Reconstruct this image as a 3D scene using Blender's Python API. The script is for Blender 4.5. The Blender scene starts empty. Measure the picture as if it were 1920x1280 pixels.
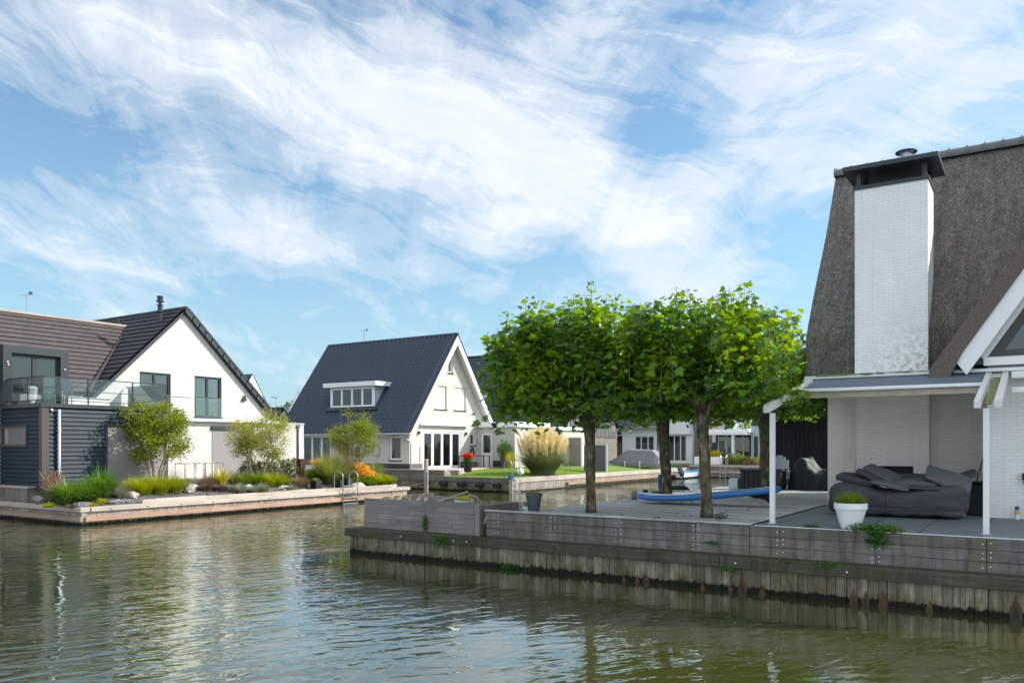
import bpy, bmesh, math, random
import numpy as np
from mathutils import Vector, Matrix
from mathutils import noise as mnoise
R = math.radians
random.seed(7)
rng = np.random.default_rng(7)
scene = bpy.context.scene
COL = scene.collection

# ------------------------------------------------------------------ camera
CAM_Z = 2.65
YAW = 33.19
cam_d = bpy.data.cameras.new("camera")
cam = bpy.data.objects.new("camera", cam_d); COL.objects.link(cam)
cam.location = (0, 0, CAM_Z)
cam.rotation_euler = (R(90), 0, R(YAW))
cam_d.sensor_width = 36.0
cam_d.lens = 1514 / 1920 * 36
cam_d.shift_y = 196 / 1920
cam_d.clip_start = 0.1
cam_d.clip_end = 3000
scene.camera = cam

# ------------------------------------------------------------------ light
SUN = Vector((0.60, 0.54, 0.585)).normalized()
EL = math.asin(SUN.z); AZ = math.atan2(SUN.x, SUN.y)
sd = bpy.data.lights.new("sun", 'SUN'); sd.energy = 5.0; sd.angle = R(0.5); sd.color = (1.0, 0.93, 0.83)
so = bpy.data.objects.new("sun", sd); COL.objects.link(so)
so.rotation_euler = SUN.to_track_quat('Z', 'Y').to_euler()
so.location = (0, 0, 40)
scene.view_settings.view_transform = 'Standard'
scene.view_settings.look = 'None'
scene.view_settings.exposure = 0.33
scene.view_settings.gamma = 1
scene.cycles.max_bounces = 8
scene.cycles.transparent_max_bounces = 12

world = bpy.data.worlds.new("World"); scene.world = world
world.use_nodes = True
wn, wl = world.node_tree.nodes, world.node_tree.links
wn.clear()

class NT:
    """small helper for node trees"""
    def __init__(s, tree): s.n, s.l = tree.nodes, tree.links
    def new(s, t, **kw):
        nd = s.n.new(t)
        for k, v in kw.items():
            if k == 'inp':
                for kk, vv in v.items():
                    if isinstance(vv, bpy.types.NodeSocket): s.l.new(vv, nd.inputs[kk])
                    else: nd.inputs[kk].default_value = vv
            else: setattr(nd, k, v)
        return nd
    def math(s, op, a, b=None, c=None, clamp=False):
        nd = s.n.new('ShaderNodeMath'); nd.operation = op; nd.use_clamp = clamp
        for i, v in enumerate((a, b, c)):
            if v is None: continue
            if isinstance(v, bpy.types.NodeSocket): s.l.new(v, nd.inputs[i])
            else: nd.inputs[i].default_value = v
        return nd.outputs[0]
    def mix(s, f, a, b, mode='MIX'):
        nd = s.n.new('ShaderNodeMix'); nd.data_type = 'RGBA'; nd.blend_type = mode
        for sock, v in ((nd.inputs[0], f), (nd.inputs[6], a), (nd.inputs[7], b)):
            if isinstance(v, bpy.types.NodeSocket): s.l.new(v, sock)
            elif isinstance(v, (tuple, list)): sock.default_value = (*v[:3], 1)
            else: sock.default_value = v
        return nd.outputs[2]
    def ramp(s, f, stops, interp='LINEAR'):
        nd = s.n.new('ShaderNodeValToRGB'); nd.color_ramp.interpolation = interp
        e = nd.color_ramp.elements
        while len(e) < len(stops): e.new(0.5)
        for i, (p, c) in enumerate(stops):
            e[i].position = p
            e[i].color = (c, c, c, 1) if not isinstance(c, (tuple, list)) else (*c[:3], 1)
        s.l.new(f, nd.inputs[0]); return nd.outputs[0]
    def noise(s, vec, scale, detail=4, rough=0.55, dist=0.0):
        nd = s.new('ShaderNodeTexNoise', inp={'Scale': scale, 'Detail': detail, 'Roughness': rough, 'Distortion': dist})
        if vec is not None: s.l.new(vec, nd.inputs['Vector'])
        return nd.outputs[0]
    def aniso(s, vec, deg, scale):
        return s.mapping(s.mapping(vec, rot=(0, 0, R(-deg))), scale=scale)
    def mapping(s, vec, loc=(0, 0, 0), rot=(0, 0, 0), scale=(1, 1, 1), vt='POINT'):
        nd = s.new('ShaderNodeMapping', vector_type=vt)
        s.l.new(vec, nd.inputs[0])
        nd.inputs[1].default_value = loc; nd.inputs[2].default_value = rot; nd.inputs[3].default_value = scale
        return nd.outputs[0]

# sky: Nishita plus a procedural sheet of cirrus, laid out by direction on the sky
W = NT(world.node_tree)
sky = W.new('ShaderNodeTexSky', sky_type='NISHITA', sun_disc=False)
sky.sun_elevation = EL; sky.sun_rotation = AZ; sky.air_density = 1.0; sky.dust_density = 1.4; sky.ozone_density = 2.0
tc = W.new('ShaderNodeTexCoord')
sep = W.new('ShaderNodeSeparateXYZ'); W.l.new(tc.outputs['Generated'], sep.inputs[0])
sx, sy, sz = sep.outputs
cy, sny = math.cos(R(YAW)), math.sin(R(YAW))
rr = W.math('ADD', W.math('MULTIPLY', sx, cy), W.math('MULTIPLY', sy, sny))
ff = W.math('ADD', W.math('MULTIPLY', sx, -sny), W.math('MULTIPLY', sy, cy))
az_ = W.math('ARCTAN2', rr, ff)
el_ = W.math('ARCSINE', sz)
AE = W.new('ShaderNodeCombineXYZ', inp={'X': az_, 'Y': el_}).outputs[0]
zz = W.math('ADD', W.math('MAXIMUM', sz, 0.0), 0.16)
PL = W.new('ShaderNodeCombineXYZ', inp={'X': W.math('DIVIDE', rr, zz), 'Y': W.math('DIVIDE', ff, zz)}).outputs[0]

def ae(px, py):
    X = (px - 960) / 1514; Z = (836 - py) / 1514
    return math.atan(X), math.atan2(Z, math.hypot(1, X))
# warp the layout so the bands fray
wv = W.new('ShaderNodeTexNoise', inp={'Scale': 3.0, 'Detail': 3.0, 'Roughness': 0.55}); W.l.new(AE, wv.inputs['Vector'])
wsub = W.new('ShaderNodeVectorMath', operation='SUBTRACT'); W.l.new(wv.outputs['Color'], wsub.inputs[0]); wsub.inputs[1].default_value = (.5, .5, .5)
wsc = W.new('ShaderNodeVectorMath', operation='SCALE'); W.l.new(wsub.outputs[0], wsc.inputs[0]); wsc.inputs['Scale'].default_value = 0.16
wad = W.new('ShaderNodeVectorMath', operation='ADD'); W.l.new(AE, wad.inputs[0]); W.l.new(wsc.outputs[0], wad.inputs[1])
AEW = wad.outputs[0]
# (px, py, half length px, half width px, tilt degrees (positive = rising right), weight)
bands = [
    (250, 60, 620, 190, -6, 0.85), (560, 200, 520, 120, -12, 0.8), (760, 240, 420, 150, -22, 0.9),
    (1040, 350, 420, 120, -28, 0.95), (1290, 460, 330, 90, -24, 0.8), (1070, 150, 260, 130, 72, 0.95),
    (1500, 130, 620, 130, 10, 0.85), (1750, 60, 520, 160, 4, 0.7), (1010, 60, 500, 120, 0, 0.5),
    (1480, 350, 260, 60, 6, 0.8), (130, 450, 340, 100, -24, 0.85), (460, 440, 330, 75, -26, 0.85),
    (660, 470, 330, 60, -10, 0.7), (420, 330, 300, 45, 6, 0.6), (1560, 250, 400, 80, 12, 0.5),
    (700, 590, 330, 22, 4, 0.35), (30, 90, 300, 120, 0, 0.6), (1750, 250, 300, 80, 4, 0.45), (900, 420, 420, 45, -6, 0.4),
]
mask = None
for px, py, hl, hw, tilt, wgt in bands:
    a, e = ae(px, py)
    m = W.mapping(AEW, loc=(a, e, 0), rot=(0, 0, R(tilt)), scale=(hl / 1514 * 1.25, hw / 1514 * 1.25, 1), vt='TEXTURE')
    g = W.new('ShaderNodeTexGradient', gradient_type='SPHERICAL'); W.l.new(m, g.inputs[0])
    v = W.math('MULTIPLY', g.outputs[1], wgt)
    mask = v if mask is None else W.math('ADD', mask, v)
# blue gaps
for px, py, hl, hw, tilt, wgt in [(150, 265, 300, 75, -6, 0.75), (1190, 190, 90, 130, 60, 0.75), (1300, 250, 170, 50, 30, 0.55), (560, 375, 300, 35, 0, 0.3),
                                  (300, 560, 700, 60, 0, 0.35), (330, 215, 200, 40, -10, 0.3), (1450, 235, 140, 30, 14, 0.3)]:
    a, e = ae(px, py)
    m = W.mapping(AEW, loc=(a, e, 0), rot=(0, 0, R(tilt)), scale=(hl / 1514 * 1.2, hw / 1514 * 1.2, 1), vt='TEXTURE')
    g = W.new('ShaderNodeTexGradient', gradient_type='SPHERICAL'); W.l.new(m, g.inputs[0])
    mask = W.math('SUBTRACT', mask, W.math('MULTIPLY', g.outputs[1], wgt))
n1 = W.noise(W.aniso(PL, -28, (0.55, 1.5, 1)), 1.3, 10, 0.62, 0.6)
n2 = W.noise(W.aniso(PL, 102, (0.9, 4.2, 1)), 1.7, 12, 0.66, 0.5)
n3 = W.noise(W.aniso(AEW, -17, (1, 4.2, 1)), 5.5, 12, 0.66, 0.8)
nn = W.math('ADD', W.math('MULTIPLY', n1, 0.30), W.math('ADD', W.math('MULTIPLY', n2, 0.27), W.math('MULTIPLY', n3, 0.43)))
dens = W.math('ADD', W.math('MULTIPLY', mask, 0.53), W.math('MULTIPLY', W.math('SUBTRACT', nn, 0.505), 3.5))
cov = W.ramp(dens, [(0.0, 0.05), (0.25, 0.30), (0.6, 0.66), (1.0, 0.94)], 'EASE')
hz = W.ramp(sz, [(0.0, 0.62), (0.10, 0.5), (0.22, 0.22), (0.42, 0.0)])
skyc = W.mix(1.0, sky.outputs[0], (1.0, 1.38, 1.46), 'MULTIPLY')
skyc = W.mix(hz, skyc, (4.3, 6.4, 7.7))
cloudc = W.mix(W.ramp(nn, [(0.35, 0.0), (0.7, 1.0)]), (6.3, 7.1, 8.0), (8.7, 8.75, 8.9))
col = W.mix(cov, skyc, cloudc)
# unseen sky overhead and behind the camera, brightened as added fill for shaded faces
rear = W.math('ADD', W.ramp(sz, [(0.55, 0.0), (0.85, 1.0)]), W.ramp(W.math('MULTIPLY', ff, -1), [(0.05, 0.0), (0.45, 1.0)]), clamp=True)
col = W.mix(W.math('MULTIPLY', rear, W.ramp(sz, [(0.0, 0.35), (0.25, 1.0)])), col, (9.1, 9.9, 11.1))
bg = W.new('ShaderNodeBackground', inp={'Strength': 0.1}); W.l.new(col, bg.inputs[0])
wo = W.new('ShaderNodeOutputWorld'); W.l.new(bg.outputs[0], wo.inputs[0])

# ------------------------------------------------------------------ materials
def new_mat(name):
    m = bpy.data.materials.new(name); m.use_nodes = True; m.node_tree.nodes.clear()
    t = NT(m.node_tree)
    out = t.new('ShaderNodeOutputMaterial')
    p = t.new('ShaderNodeBsdfPrincipled'); t.l.new(p.outputs[0], out.inputs[0])
    t.p, t.out = p, out
    t.oc = t.new('ShaderNodeTexCoord').outputs['Object']
    return m, t
def bump(t, h, strength=0.3, dist=0.01):
    b = t.new('ShaderNodeBump', inp={'Strength': strength, 'Distance': dist, 'Height': h})
    t.l.new(b.outputs[0], t.p.inputs['Normal']); return b
def plain(name, c, rough=0.5, var=0.12, scale=6, metallic=0, spec=0.5, bmp=0.0):
    m, t = new_mat(name)
    n = t.noise(t.oc, scale, 5)
    c2 = tuple(x * (1 - var) for x in c); c1 = tuple(min(1, x * (1 + var)) for x in c)
    t.l.new(t.mix(n, c2, c1), t.p.inputs['Base Color'])
    t.p.inputs['Roughness'].default_value = rough; t.p.inputs['Metallic'].default_value = metallic
    t.p.inputs['Specular IOR Level'].default_value = spec
    if bmp: bump(t, t.noise(t.oc, scale * 6, 6), bmp, 0.01)
    return m
def brick_vec(t):
    s = t.new('ShaderNodeSeparateXYZ'); t.l.new(t.oc, s.inputs[0])
    return t.new('ShaderNodeCombineXYZ', inp={'X': t.math('ADD', s.outputs[0], s.outputs[1]), 'Y': s.outputs[2]}).outputs[0], s
def brick(name, c, var=0.06, mortar=0.8, rough=0.7, bw=.215, rh=.068, bs=0.5, dirt=None, dirt_amt=0.5, moss_low=None):
    m, t = new_mat(name)
    v, s = brick_vec(t)
    b = t.new('ShaderNodeTexBrick', inp={'Scale': 1.0, 'Brick Width': bw, 'Row Height': rh, 'Mortar Size': 0.007, 'Mortar Smooth': 0.3,
              'Color1': (*[x * (1 + var) for x in c], 1), 'Color2': (*[x * (1 - var) for x in c], 1), 'Mortar': (*[x * mortar for x in c], 1), 'Bias': 0.0})
    t.l.new(v, b.inputs['Vector'])
    colr = b.outputs[0]
    n = t.noise(t.oc, 0.9, 6, 0.6)
    colr = t.mix(t.ramp(n, [(0.35, 0.0), (0.75, 0.38)]), colr, tuple(x * 0.72 for x in c))
    rs_ = t.ramp(t.noise(t.mapping(t.oc, scale=(2.6, 2.6, .22)), 1.6, 6, .65), [(0.50, 0.0), (0.75, 0.24)])
    colr = t.mix(rs_, colr, tuple(x * 0.62 for x in c))
    if dirt:
        zf = t.math('MULTIPLY', t.math('SUBTRACT', dirt[1], s.outputs[2]), 1 / dirt[2], clamp=True)   # stained towards the foot
        xf = t.math('MULTIPLY', t.math('ADD', s.outputs[0], dirt[3]), dirt[4], clamp=True)
        sp = t.ramp(t.noise(v, 9, 8, 0.7), [(0.47, 0.0), (0.6, 1.0)])
        f = t.math('MULTIPLY', sp, t.math('ADD', t.math('MULTIPLY', zf, xf), t.math('MULTIPLY', t.math('POWER', zf, 3), 0.6)), clamp=True)
        colr = t.mix(t.math('MULTIPLY', f, dirt_amt), colr, dirt[0])
    t.l.new(colr, t.p.inputs['Base Color'])
    t.p.inputs['Roughness'].default_value = rough
    h = t.math('ADD', t.math('MULTIPLY', b.outputs['Fac'], -1), t.math('MULTIPLY', t.noise(v, 40, 4), 0.6))
    bump(t, h, bs, 0.012)
    return m
def wood(name, c, c2, axis='x', rough=0.75, algae=0.0, algae_z=None, algc=(0.06, 0.075, 0.02), wet=None, isl=0.35, bs=0.4, plank=None, knots=False, stain=0):
    """weathered boards; axis = grain direction"""
    m, t = new_mat(name)
    sc = {'x': (0.6, 9, 9), 'y': (9, 0.6, 9), 'z': (9, 9, 0.6)}[axis]
    v = t.mapping(t.oc, scale=sc)
    n = t.noise(v, 2.2, 7, 0.65)
    big = t.noise(t.oc, 0.8, 5, 0.6)
    rnd = t.new('ShaderNodeNewGeometry').outputs['Random Per Island']
    col_ = t.mix(t.ramp(n, [(0.3, 0.0), (0.72, 1.0)]), c, c2)
    col_ = t.mix(t.ramp(big, [(0.3, 0.0), (0.75, 0.55)]), col_, tuple(x * 0.55 for x in c))
    val = t.new('ShaderNodeHueSaturation', inp={'Saturation': 1.0, 'Hue': 0.5, 'Value': t.math('ADD', t.math('MULTIPLY', rnd, isl), 1 - isl / 2)})
    t.l.new(col_, val.inputs['Color']); col_ = val.outputs[0]
    s = t.new('ShaderNodeSeparateXYZ'); t.l.new(t.oc, s.inputs[0])
    if algae:
        an = t.ramp(t.noise(t.mapping(t.oc, scale=(2.2, 2.2, 0.8)), 1.6, 8, 0.72), [(0.38, 0.0), (0.62, 1.0)])
        f = t.math('MULTIPLY', an, algae)
        if algae_z: f = t.math('MULTIPLY', f, t.math('MULTIPLY', t.math('SUBTRACT', algae_z[0], s.outputs[2]), 1 / algae_z[1], clamp=True))
        col_ = t.mix(f, col_, algc)
    if stain:   # dark runs down the boards
        st_ = t.ramp(t.noise(t.mapping(t.oc, scale=(3.5, 3.5, 0.35)), 1.7, 7, 0.7), [(0.48, 0.0), (0.66, 1.0)])
        col_ = t.mix(t.math('MULTIPLY', st_, stain), col_, tuple(x * 0.38 for x in c))
    if wet is not None:   # wet, slimy band left by the water
        edge = t.math('ADD', wet, t.math('MULTIPLY', t.math('SUBTRACT', t.noise(t.mapping(t.oc, scale=(5, 5, 1.2)), 2.0, 7, 0.75), 0.5), 0.60))
        f = t.math('MULTIPLY', t.math('SUBTRACT', edge, s.outputs[2]), 7, clamp=True)
        col_ = t.mix(t.math('MULTIPLY', f, 0.75), col_, (0.045, 0.032, 0.016))
        f = t.math('MULTIPLY', t.math('SUBTRACT', t.math('ADD', t.math('MULTIPLY', edge, 0.4), wet * .3), s.outputs[2]), 30, clamp=True)
        col_ = t.mix(f, col_, (0.006, 0.006, 0.004))
    t.l.new(col_, t.p.inputs['Base Color'])
    t.p.inputs['Roughness'].default_value = rough
    t.p.inputs['Specular IOR Level'].default_value = 0.3
    bump(t, t.noise(v, 5, 6, 0.7), bs, 0.01)
    return m
def leafmat(name, c1, c2, trans=0.45, rough=0.45, tc_=None, patches=None, hue=0.475):
    m, t = new_mat(name)
    rnd = t.new('ShaderNodeNewGeometry').outputs['Random Per Island']
    colr = t.mix(rnd, c1, c2)
    if patches: colr = t.mix(t.ramp(t.noise(t.oc, patches[1], 3), [(0.45, 0.0), (0.62, 1.0)]), colr, patches[0])
    t.l.new(colr, t.p.inputs['Base Color'])
    t.p.inputs['Roughness'].default_value = rough
    t.p.inputs['Specular IOR Level'].default_value = 0.4
    tr = t.new('ShaderNodeBsdfTranslucent')
    hs = t.new('ShaderNodeHueSaturation', inp={'Hue': hue, 'Saturation': 1.1, 'Value': 1.9 if hue < .49 else 1.1}); t.l.new(colr, hs.inputs['Color'])
    t.l.new(hs.outputs[0], tr.inputs[0])
    mx = t.new('ShaderNodeMixShader', inp={0: trans}); t.l.new(t.p.outputs[0], mx.inputs[1]); t.l.new(tr.outputs[0], mx.inputs[2])
    t.l.new(mx.outputs[0], t.out.inputs[0])
    return m
def glassmat(name, tint=(0.02, 0.03, 0.035), clear=0.85, gl=(0.9, 0.95, 1), refl=1.5, tcol=(0.86, 0.92, 0.92)):
    m, t = new_mat(name)
    fr = t.new('ShaderNodeFresnel', inp={'IOR': 1.6})
    tr = t.new('ShaderNodeBsdfTransparent', inp={'Color': (*tcol, 1)})
    t.p.inputs['Base Color'].default_value = (*tint, 1); t.p.inputs['Roughness'].default_value = 0.02
    g = t.new('ShaderNodeBsdfGlossy', inp={'Roughness': 0.01, 'Color': (*gl, 1)})
    a = t.new('ShaderNodeMixShader', inp={0: clear}); t.l.new(t.p.outputs[0], a.inputs[1]); t.l.new(tr.outputs[0], a.inputs[2])
    b = t.new('ShaderNodeMixShader', inp={0: t.math('MULTIPLY', fr.outputs[0], refl, clamp=True)}); t.l.new(a.outputs[0], b.inputs[1]); t.l.new(g.outputs[0], b.inputs[2])
    t.l.new(b.outputs[0], t.out.inputs[0])
    return m

M = {}
M['white_brick'] = brick('white_painted_brick', (0.65, 0.635, 0.605), bs=0.6, var=.09, mortar=.72)
M['cream_brick'] = brick('cream_painted_brick', (0.575, 0.56, 0.525), bs=0.5, var=.09, mortar=.75)
M['near_brick'] = brick('whitewashed_brick', (0.86, 0.855, 0.84), var=0.03, mortar=0.84, bs=0.45, bw=.22, rh=.066)
M['chimney_brick'] = brick('stained_white_brick', (0.90, 0.90, 0.89), var=0.03, mortar=0.84, bs=0.5, bw=.22, rh=.066,
                           dirt=((0.20, 0.20, 0.15), 4.7, 1.8, -0.9, 0.7), dirt_amt=0.7)
M['patio_brick'] = brick('bounce_tinted_brick', (0.90, 0.82, 0.74), var=0.03, mortar=0.84, bs=0.4, bw=.22, rh=.066)  # white brick tinted warm, painting in light bounced around the patio
M['grey_brick'] = brick('grey_brown_brick', (0.20, 0.175, 0.16), var=0.3, mortar=1.2)
M['plinth'] = brick('dark_plinth', (0.035, 0.035, 0.045), var=0.15, mortar=0.8)
M['plinth_grey'] = brick('grey_plinth', (0.13, 0.12, 0.125), var=0.2, mortar=0.8)
M['white'] = plain('white_paint', (0.80, 0.80, 0.80), 0.35, 0.03)
M['white_alu'] = plain('white_aluminium', (0.74, 0.74, 0.73), 0.3, 0.08, 3)
M['offwhite'] = plain('offwhite_render', (0.70, 0.69, 0.67), 0.8, 0.06)
M['black'] = plain('black_paint', (0.012, 0.013, 0.016), 0.5, 0.2)
M['rubber'] = plain('black_rubber', (0.012, 0.012, 0.012), 0.75, 0.3)
M['anthracite'] = plain('anthracite_paint', (0.026, 0.032, 0.040), 0.45, 0.1)
M['bronze'] = plain('brown_grey_corner', (0.06, 0.052, 0.045), 0.5, 0.15)
M['grey_screen'] = plain('grey_screen_cloth', (0.26, 0.245, 0.25), 0.8, 0.03, 3)
M['steel'] = plain('galvanised_steel', (0.45, 0.47, 0.49), 0.35, 0.15, 20, 0.8)
M['zinc'] = plain('zinc_pipe', (0.42, 0.44, 0.47), 0.45, 0.12, 8, 0.3)
M['blue_siding'] = plain('slate_blue_boards', (0.018, 0.032, 0.050), 0.55, 0.25, 2, spec=0.2)
M['dark_siding'] = plain('dark_boards', (0.055, 0.065, 0.08), 0.5, 0.15, 2)
M['paleblue_siding'] = plain('pale_blue_boards', (0.42, 0.52, 0.56), 0.5, 0.08, 2)
M['glass'] = glassmat('window_glass')
M['glass_clear'] = glassmat('balustrade_glass', (0.02, 0.03, 0.03), 0.97, refl=0.7, tcol=(0.95, 0.975, 0.975))
M['glass_mirror'] = glassmat('dark_window_glass', (0.015, 0.02, 0.022), 0.25)
M['room'] = plain('dim_room', (0.03, 0.03, 0.032), 0.9, 0.3)
M['brick_reflection'] = brick('red_brick_reflection', (0.33, 0.14, 0.09), var=0.2)  # brick pattern set behind panes to paint a reflection in the glass
M['curtain'] = plain('grey_curtain', (0.30, 0.30, 0.28), 0.9, 0.1)
M['blind'] = plain('pale_blind', (0.66, 0.68, 0.68), 0.8, 0.05)
M['blind_green'] = plain('green_blind', (0.17, 0.27, 0.24), 0.8, 0.05)
M['concrete'] = plain('concrete', (0.36, 0.34, 0.32), 0.85, 0.15, 5, bmp=0.2)
M['rock'] = plain('pale_rock', (0.38, 0.34, 0.30), 0.85, 0.25, 5, bmp=0.5)
M['rock_dark'] = plain('grey_rock', (0.14, 0.14, 0.155), 0.8, 0.3, 5, bmp=0.5)
M['soil'] = plain('dark_soil', (0.055, 0.045, 0.035), 0.95, 0.4, 5, bmp=0.6)
M['fabric'] = plain('charcoal_fabric', (0.062, 0.063, 0.074), 0.85, 0.15, 60, bmp=0.3)
for k_ in ('fabric',):
    nt_ = NT(M[k_].node_tree); b_ = [n for n in M[k_].node_tree.nodes if n.type == 'BUMP'][0]; tcn = [n for n in M[k_].node_tree.nodes if n.type == 'TEX_COORD'][0]
    hh_ = nt_.math('ADD', nt_.noise(nt_.aniso(tcn.outputs['Object'], 20, (1, 2.5, 2.5)), 2.2, 4, 0.6, 2.5), nt_.math('MULTIPLY', nt_.noise(tcn.outputs['Object'], 90, 3), 0.06))
    nt_.l.new(hh_, b_.inputs['Height']); b_.inputs['Strength'].default_value = 0.55; b_.inputs['Distance'].default_value = 0.05
M['fabric2'] = plain('skylit_fabric', (0.105, 0.110, 0.125), 0.85, 0.15, 60, bmp=0.3)  # same cloth painted lighter to stand for sky light on the cushions
M['tarp'] = plain('black_tarpaulin', (0.012, 0.017, 0.018), 0.6, 0.3, 3)
M['boat_cover'] = plain('grey_boat_cover', (0.17, 0.165, 0.20), 0.7, 0.08, 3, bmp=0.1)
M['terracotta'] = plain('rust_brown', (0.10, 0.035, 0.022), 0.7, 0.3)
M['rust'] = plain('rust_stain', (0.085, 0.042, 0.022), 0.85, 0.9, 14, bmp=0.3)
M['blue'] = plain('blue_board', (0.05, 0.22, 0.56), 0.3, 0.06, 3)
M['blue_dark'] = plain('blue_plastic', (0.02, 0.09, 0.28), 0.3, 0.1)
M['teal'] = plain('teal_pad', (0.10, 0.38, 0.42), 0.6, 0.08, 8)
M['board_white'] = plain('board_white', (0.62, 0.70, 0.75), 0.4, 0.05)
M['yellow'] = plain('yellow_label', (0.6, 0.42, 0.05), 0.5, 0.1)
M['pot_grey'] = plain('slate_pot', (0.055, 0.068, 0.085), 0.5, 0.1)
M['stick'] = plain('brown_broomstick', (0.16, 0.09, 0.06), 0.6, 0.15)
M['bulb'] = plain('clear_bulb', (0.7, 0.7, 0.65), 0.08, 0.02)
M['paving'] = plain('pink_grey_paving', (0.42, 0.36, 0.33), 0.85, 0.12, 3, bmp=0.2)
M['moss'] = plain('green_moss', (0.17, 0.20, 0.05), 0.95, 0.8, 14, bmp=0.8)

M['wood_front'] = wood('grey_hardwood_boards', (0.140, 0.120, 0.122), (0.30, 0.270, 0.268), 'x', algae=0.65, algc=(0.10, 0.10, 0.045), stain=0.7, isl=.5)
M['wood_cap'] = wood('mossy_cap_beam', (0.042, 0.036, 0.028), (0.125, 0.115, 0.09), 'x', algae=0.7, algc=(0.05, 0.058, 0.018), stain=.6, isl=.4)
M['wood_pile'] = wood('sheet_piling_planks', (0.185, 0.155, 0.11), (0.43, 0.39, 0.30), 'z', algae=1.0, algae_z=(0.62, 0.42), algc=(0.080, 0.070, 0.018), wet=0.17, isl=0.75, stain=.75, bs=.8)
M['wood_pile_pale'] = wood('pale_sheet_piling', (0.25, 0.215, 0.185), (0.36, 0.32, 0.285), 'z', algae=0.35, algae_z=(0.4, 0.5), wet=0.14, isl=0.4)
M['wood_pale'] = wood('pale_capping_timber', (0.40, 0.34, 0.29), (0.52, 0.455, 0.40), 'x', isl=0.25)
M['wood_pale_y'] = wood('pale_capping_timber_long', (0.42, 0.355, 0.30), (0.54, 0.47, 0.41), 'y', isl=0.25)
M['wood_red_y'] = wood('reddish_waling_long', (0.34, 0.20, 0.14), (0.50, 0.34, 0.26), 'y', isl=0.3)
M['wood_red'] = wood('reddish_waling', (0.30, 0.21, 0.17), (0.40, 0.31, 0.27), 'x', isl=0.3)
M['wood_box'] = wood('rough_planter_boards', (0.18, 0.165, 0.155), (0.30, 0.285, 0.27), 'x', isl=0.28, algae=0.15, bs=0.8)
M['wood_box_y'] = wood('rough_planter_side', (0.26, 0.23, 0.21), (0.37, 0.34, 0.31), 'y', isl=0.28)
M['wood_post'] = wood('mooring_timber', (0.22, 0.19, 0.165), (0.34, 0.30, 0.27), 'z', isl=0.2)
M['wood_deck'] = wood('bleached_deck_boards', (0.40, 0.395, 0.385), (0.62, 0.615, 0.60), 'x', isl=0.5, stain=.35, rough=0.6)
M['wood_black'] = wood('black_stained_boards', (0.010, 0.010, 0.013), (0.026, 0.026, 0.032), 'z', isl=0.5)
M['fence_brown'] = plain('brown_slats', (0.27, 0.22, 0.20), 0.7, 0.12, 3)
M['fence_grey'] = plain('grey_slats', (0.11, 0.105, 0.12), 0.7, 0.12, 3)

M['tile_blue'] = plain('glazed_blue_black_tile', (0.034, 0.050, 0.074), 0.42, 0.3, 2.5, spec=0.3)
M['tile_brown'] = brick('brown_flat_tile', (0.072, 0.056, 0.057), var=0.14, mortar=0.35, bw=0.33, rh=0.24, bs=0.3)
M['tile_grey'] = brick('grey_flat_tile', (0.034, 0.035, 0.044), var=0.12, mortar=0.8, bw=0.33, rh=0.30, bs=0.1)
M['ridge'] = plain('weathered_ridge_tile', (0.15, 0.15, 0.145), 0.8, 0.3, 5, bmp=0.4)

# thatch
m, t = new_mat('reed_thatch'); M['thatch'] = m
v = t.mapping(t.oc, scale=(1.0, 0.45, 0.45))
fine = t.noise(v, 48, 6, 0.78)
mid = t.noise(t.oc, 5, 6, 0.7)
big = t.noise(t.oc, 0.9, 4, 0.6)
c = t.ramp(fine, [(0.36, (0.055, 0.047, 0.040)), (0.5, (0.23, 0.205, 0.182)), (0.66, (0.58, 0.54, 0.50))])
c = t.mix(t.ramp(t.noise(t.mapping(t.oc, scale=(2.2, .28, .28)), 2.5, 6, 0.7), [(0.4, 0.0), (0.7, 0.55)]), c, (0.055, 0.046, 0.038))
c = t.mix(t.ramp(mid, [(0.35, 0.35), (0.65, 0.0)]), c, (0.03, 0.025, 0.018))
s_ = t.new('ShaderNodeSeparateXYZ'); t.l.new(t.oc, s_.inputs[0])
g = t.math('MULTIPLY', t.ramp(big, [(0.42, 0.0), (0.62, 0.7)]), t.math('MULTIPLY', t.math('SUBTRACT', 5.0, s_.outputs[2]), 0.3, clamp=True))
c = t.mix(g, c, (0.055, 0.07, 0.015))  # moss low on the roof, also darkening it to stand for shade
t.l.new(c, t.p.inputs['Base Color']); t.p.inputs['Roughness'].default_value = 0.9; t.p.inputs['Specular IOR Level'].default_value = 0.15
bump(t, t.math('ADD', fine, t.math('MULTIPLY', mid, 0.5)), 1.0, 0.05)

m, t = new_mat('cut_reed_ends'); M['thatch_cut'] = m
c = t.ramp(t.noise(t.oc, 42, 5, 0.8), [(0.36, (0.05, 0.038, 0.03)), (0.52, (0.19, 0.155, 0.13)), (0.68, (0.38, 0.32, 0.28))])
t.l.new(c, t.p.inputs['Base Color']); t.p.inputs['Roughness'].default_value = 0.95; bump(t, t.noise(t.oc, 42, 5, 0.8), 1.0, 0.04)
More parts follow.
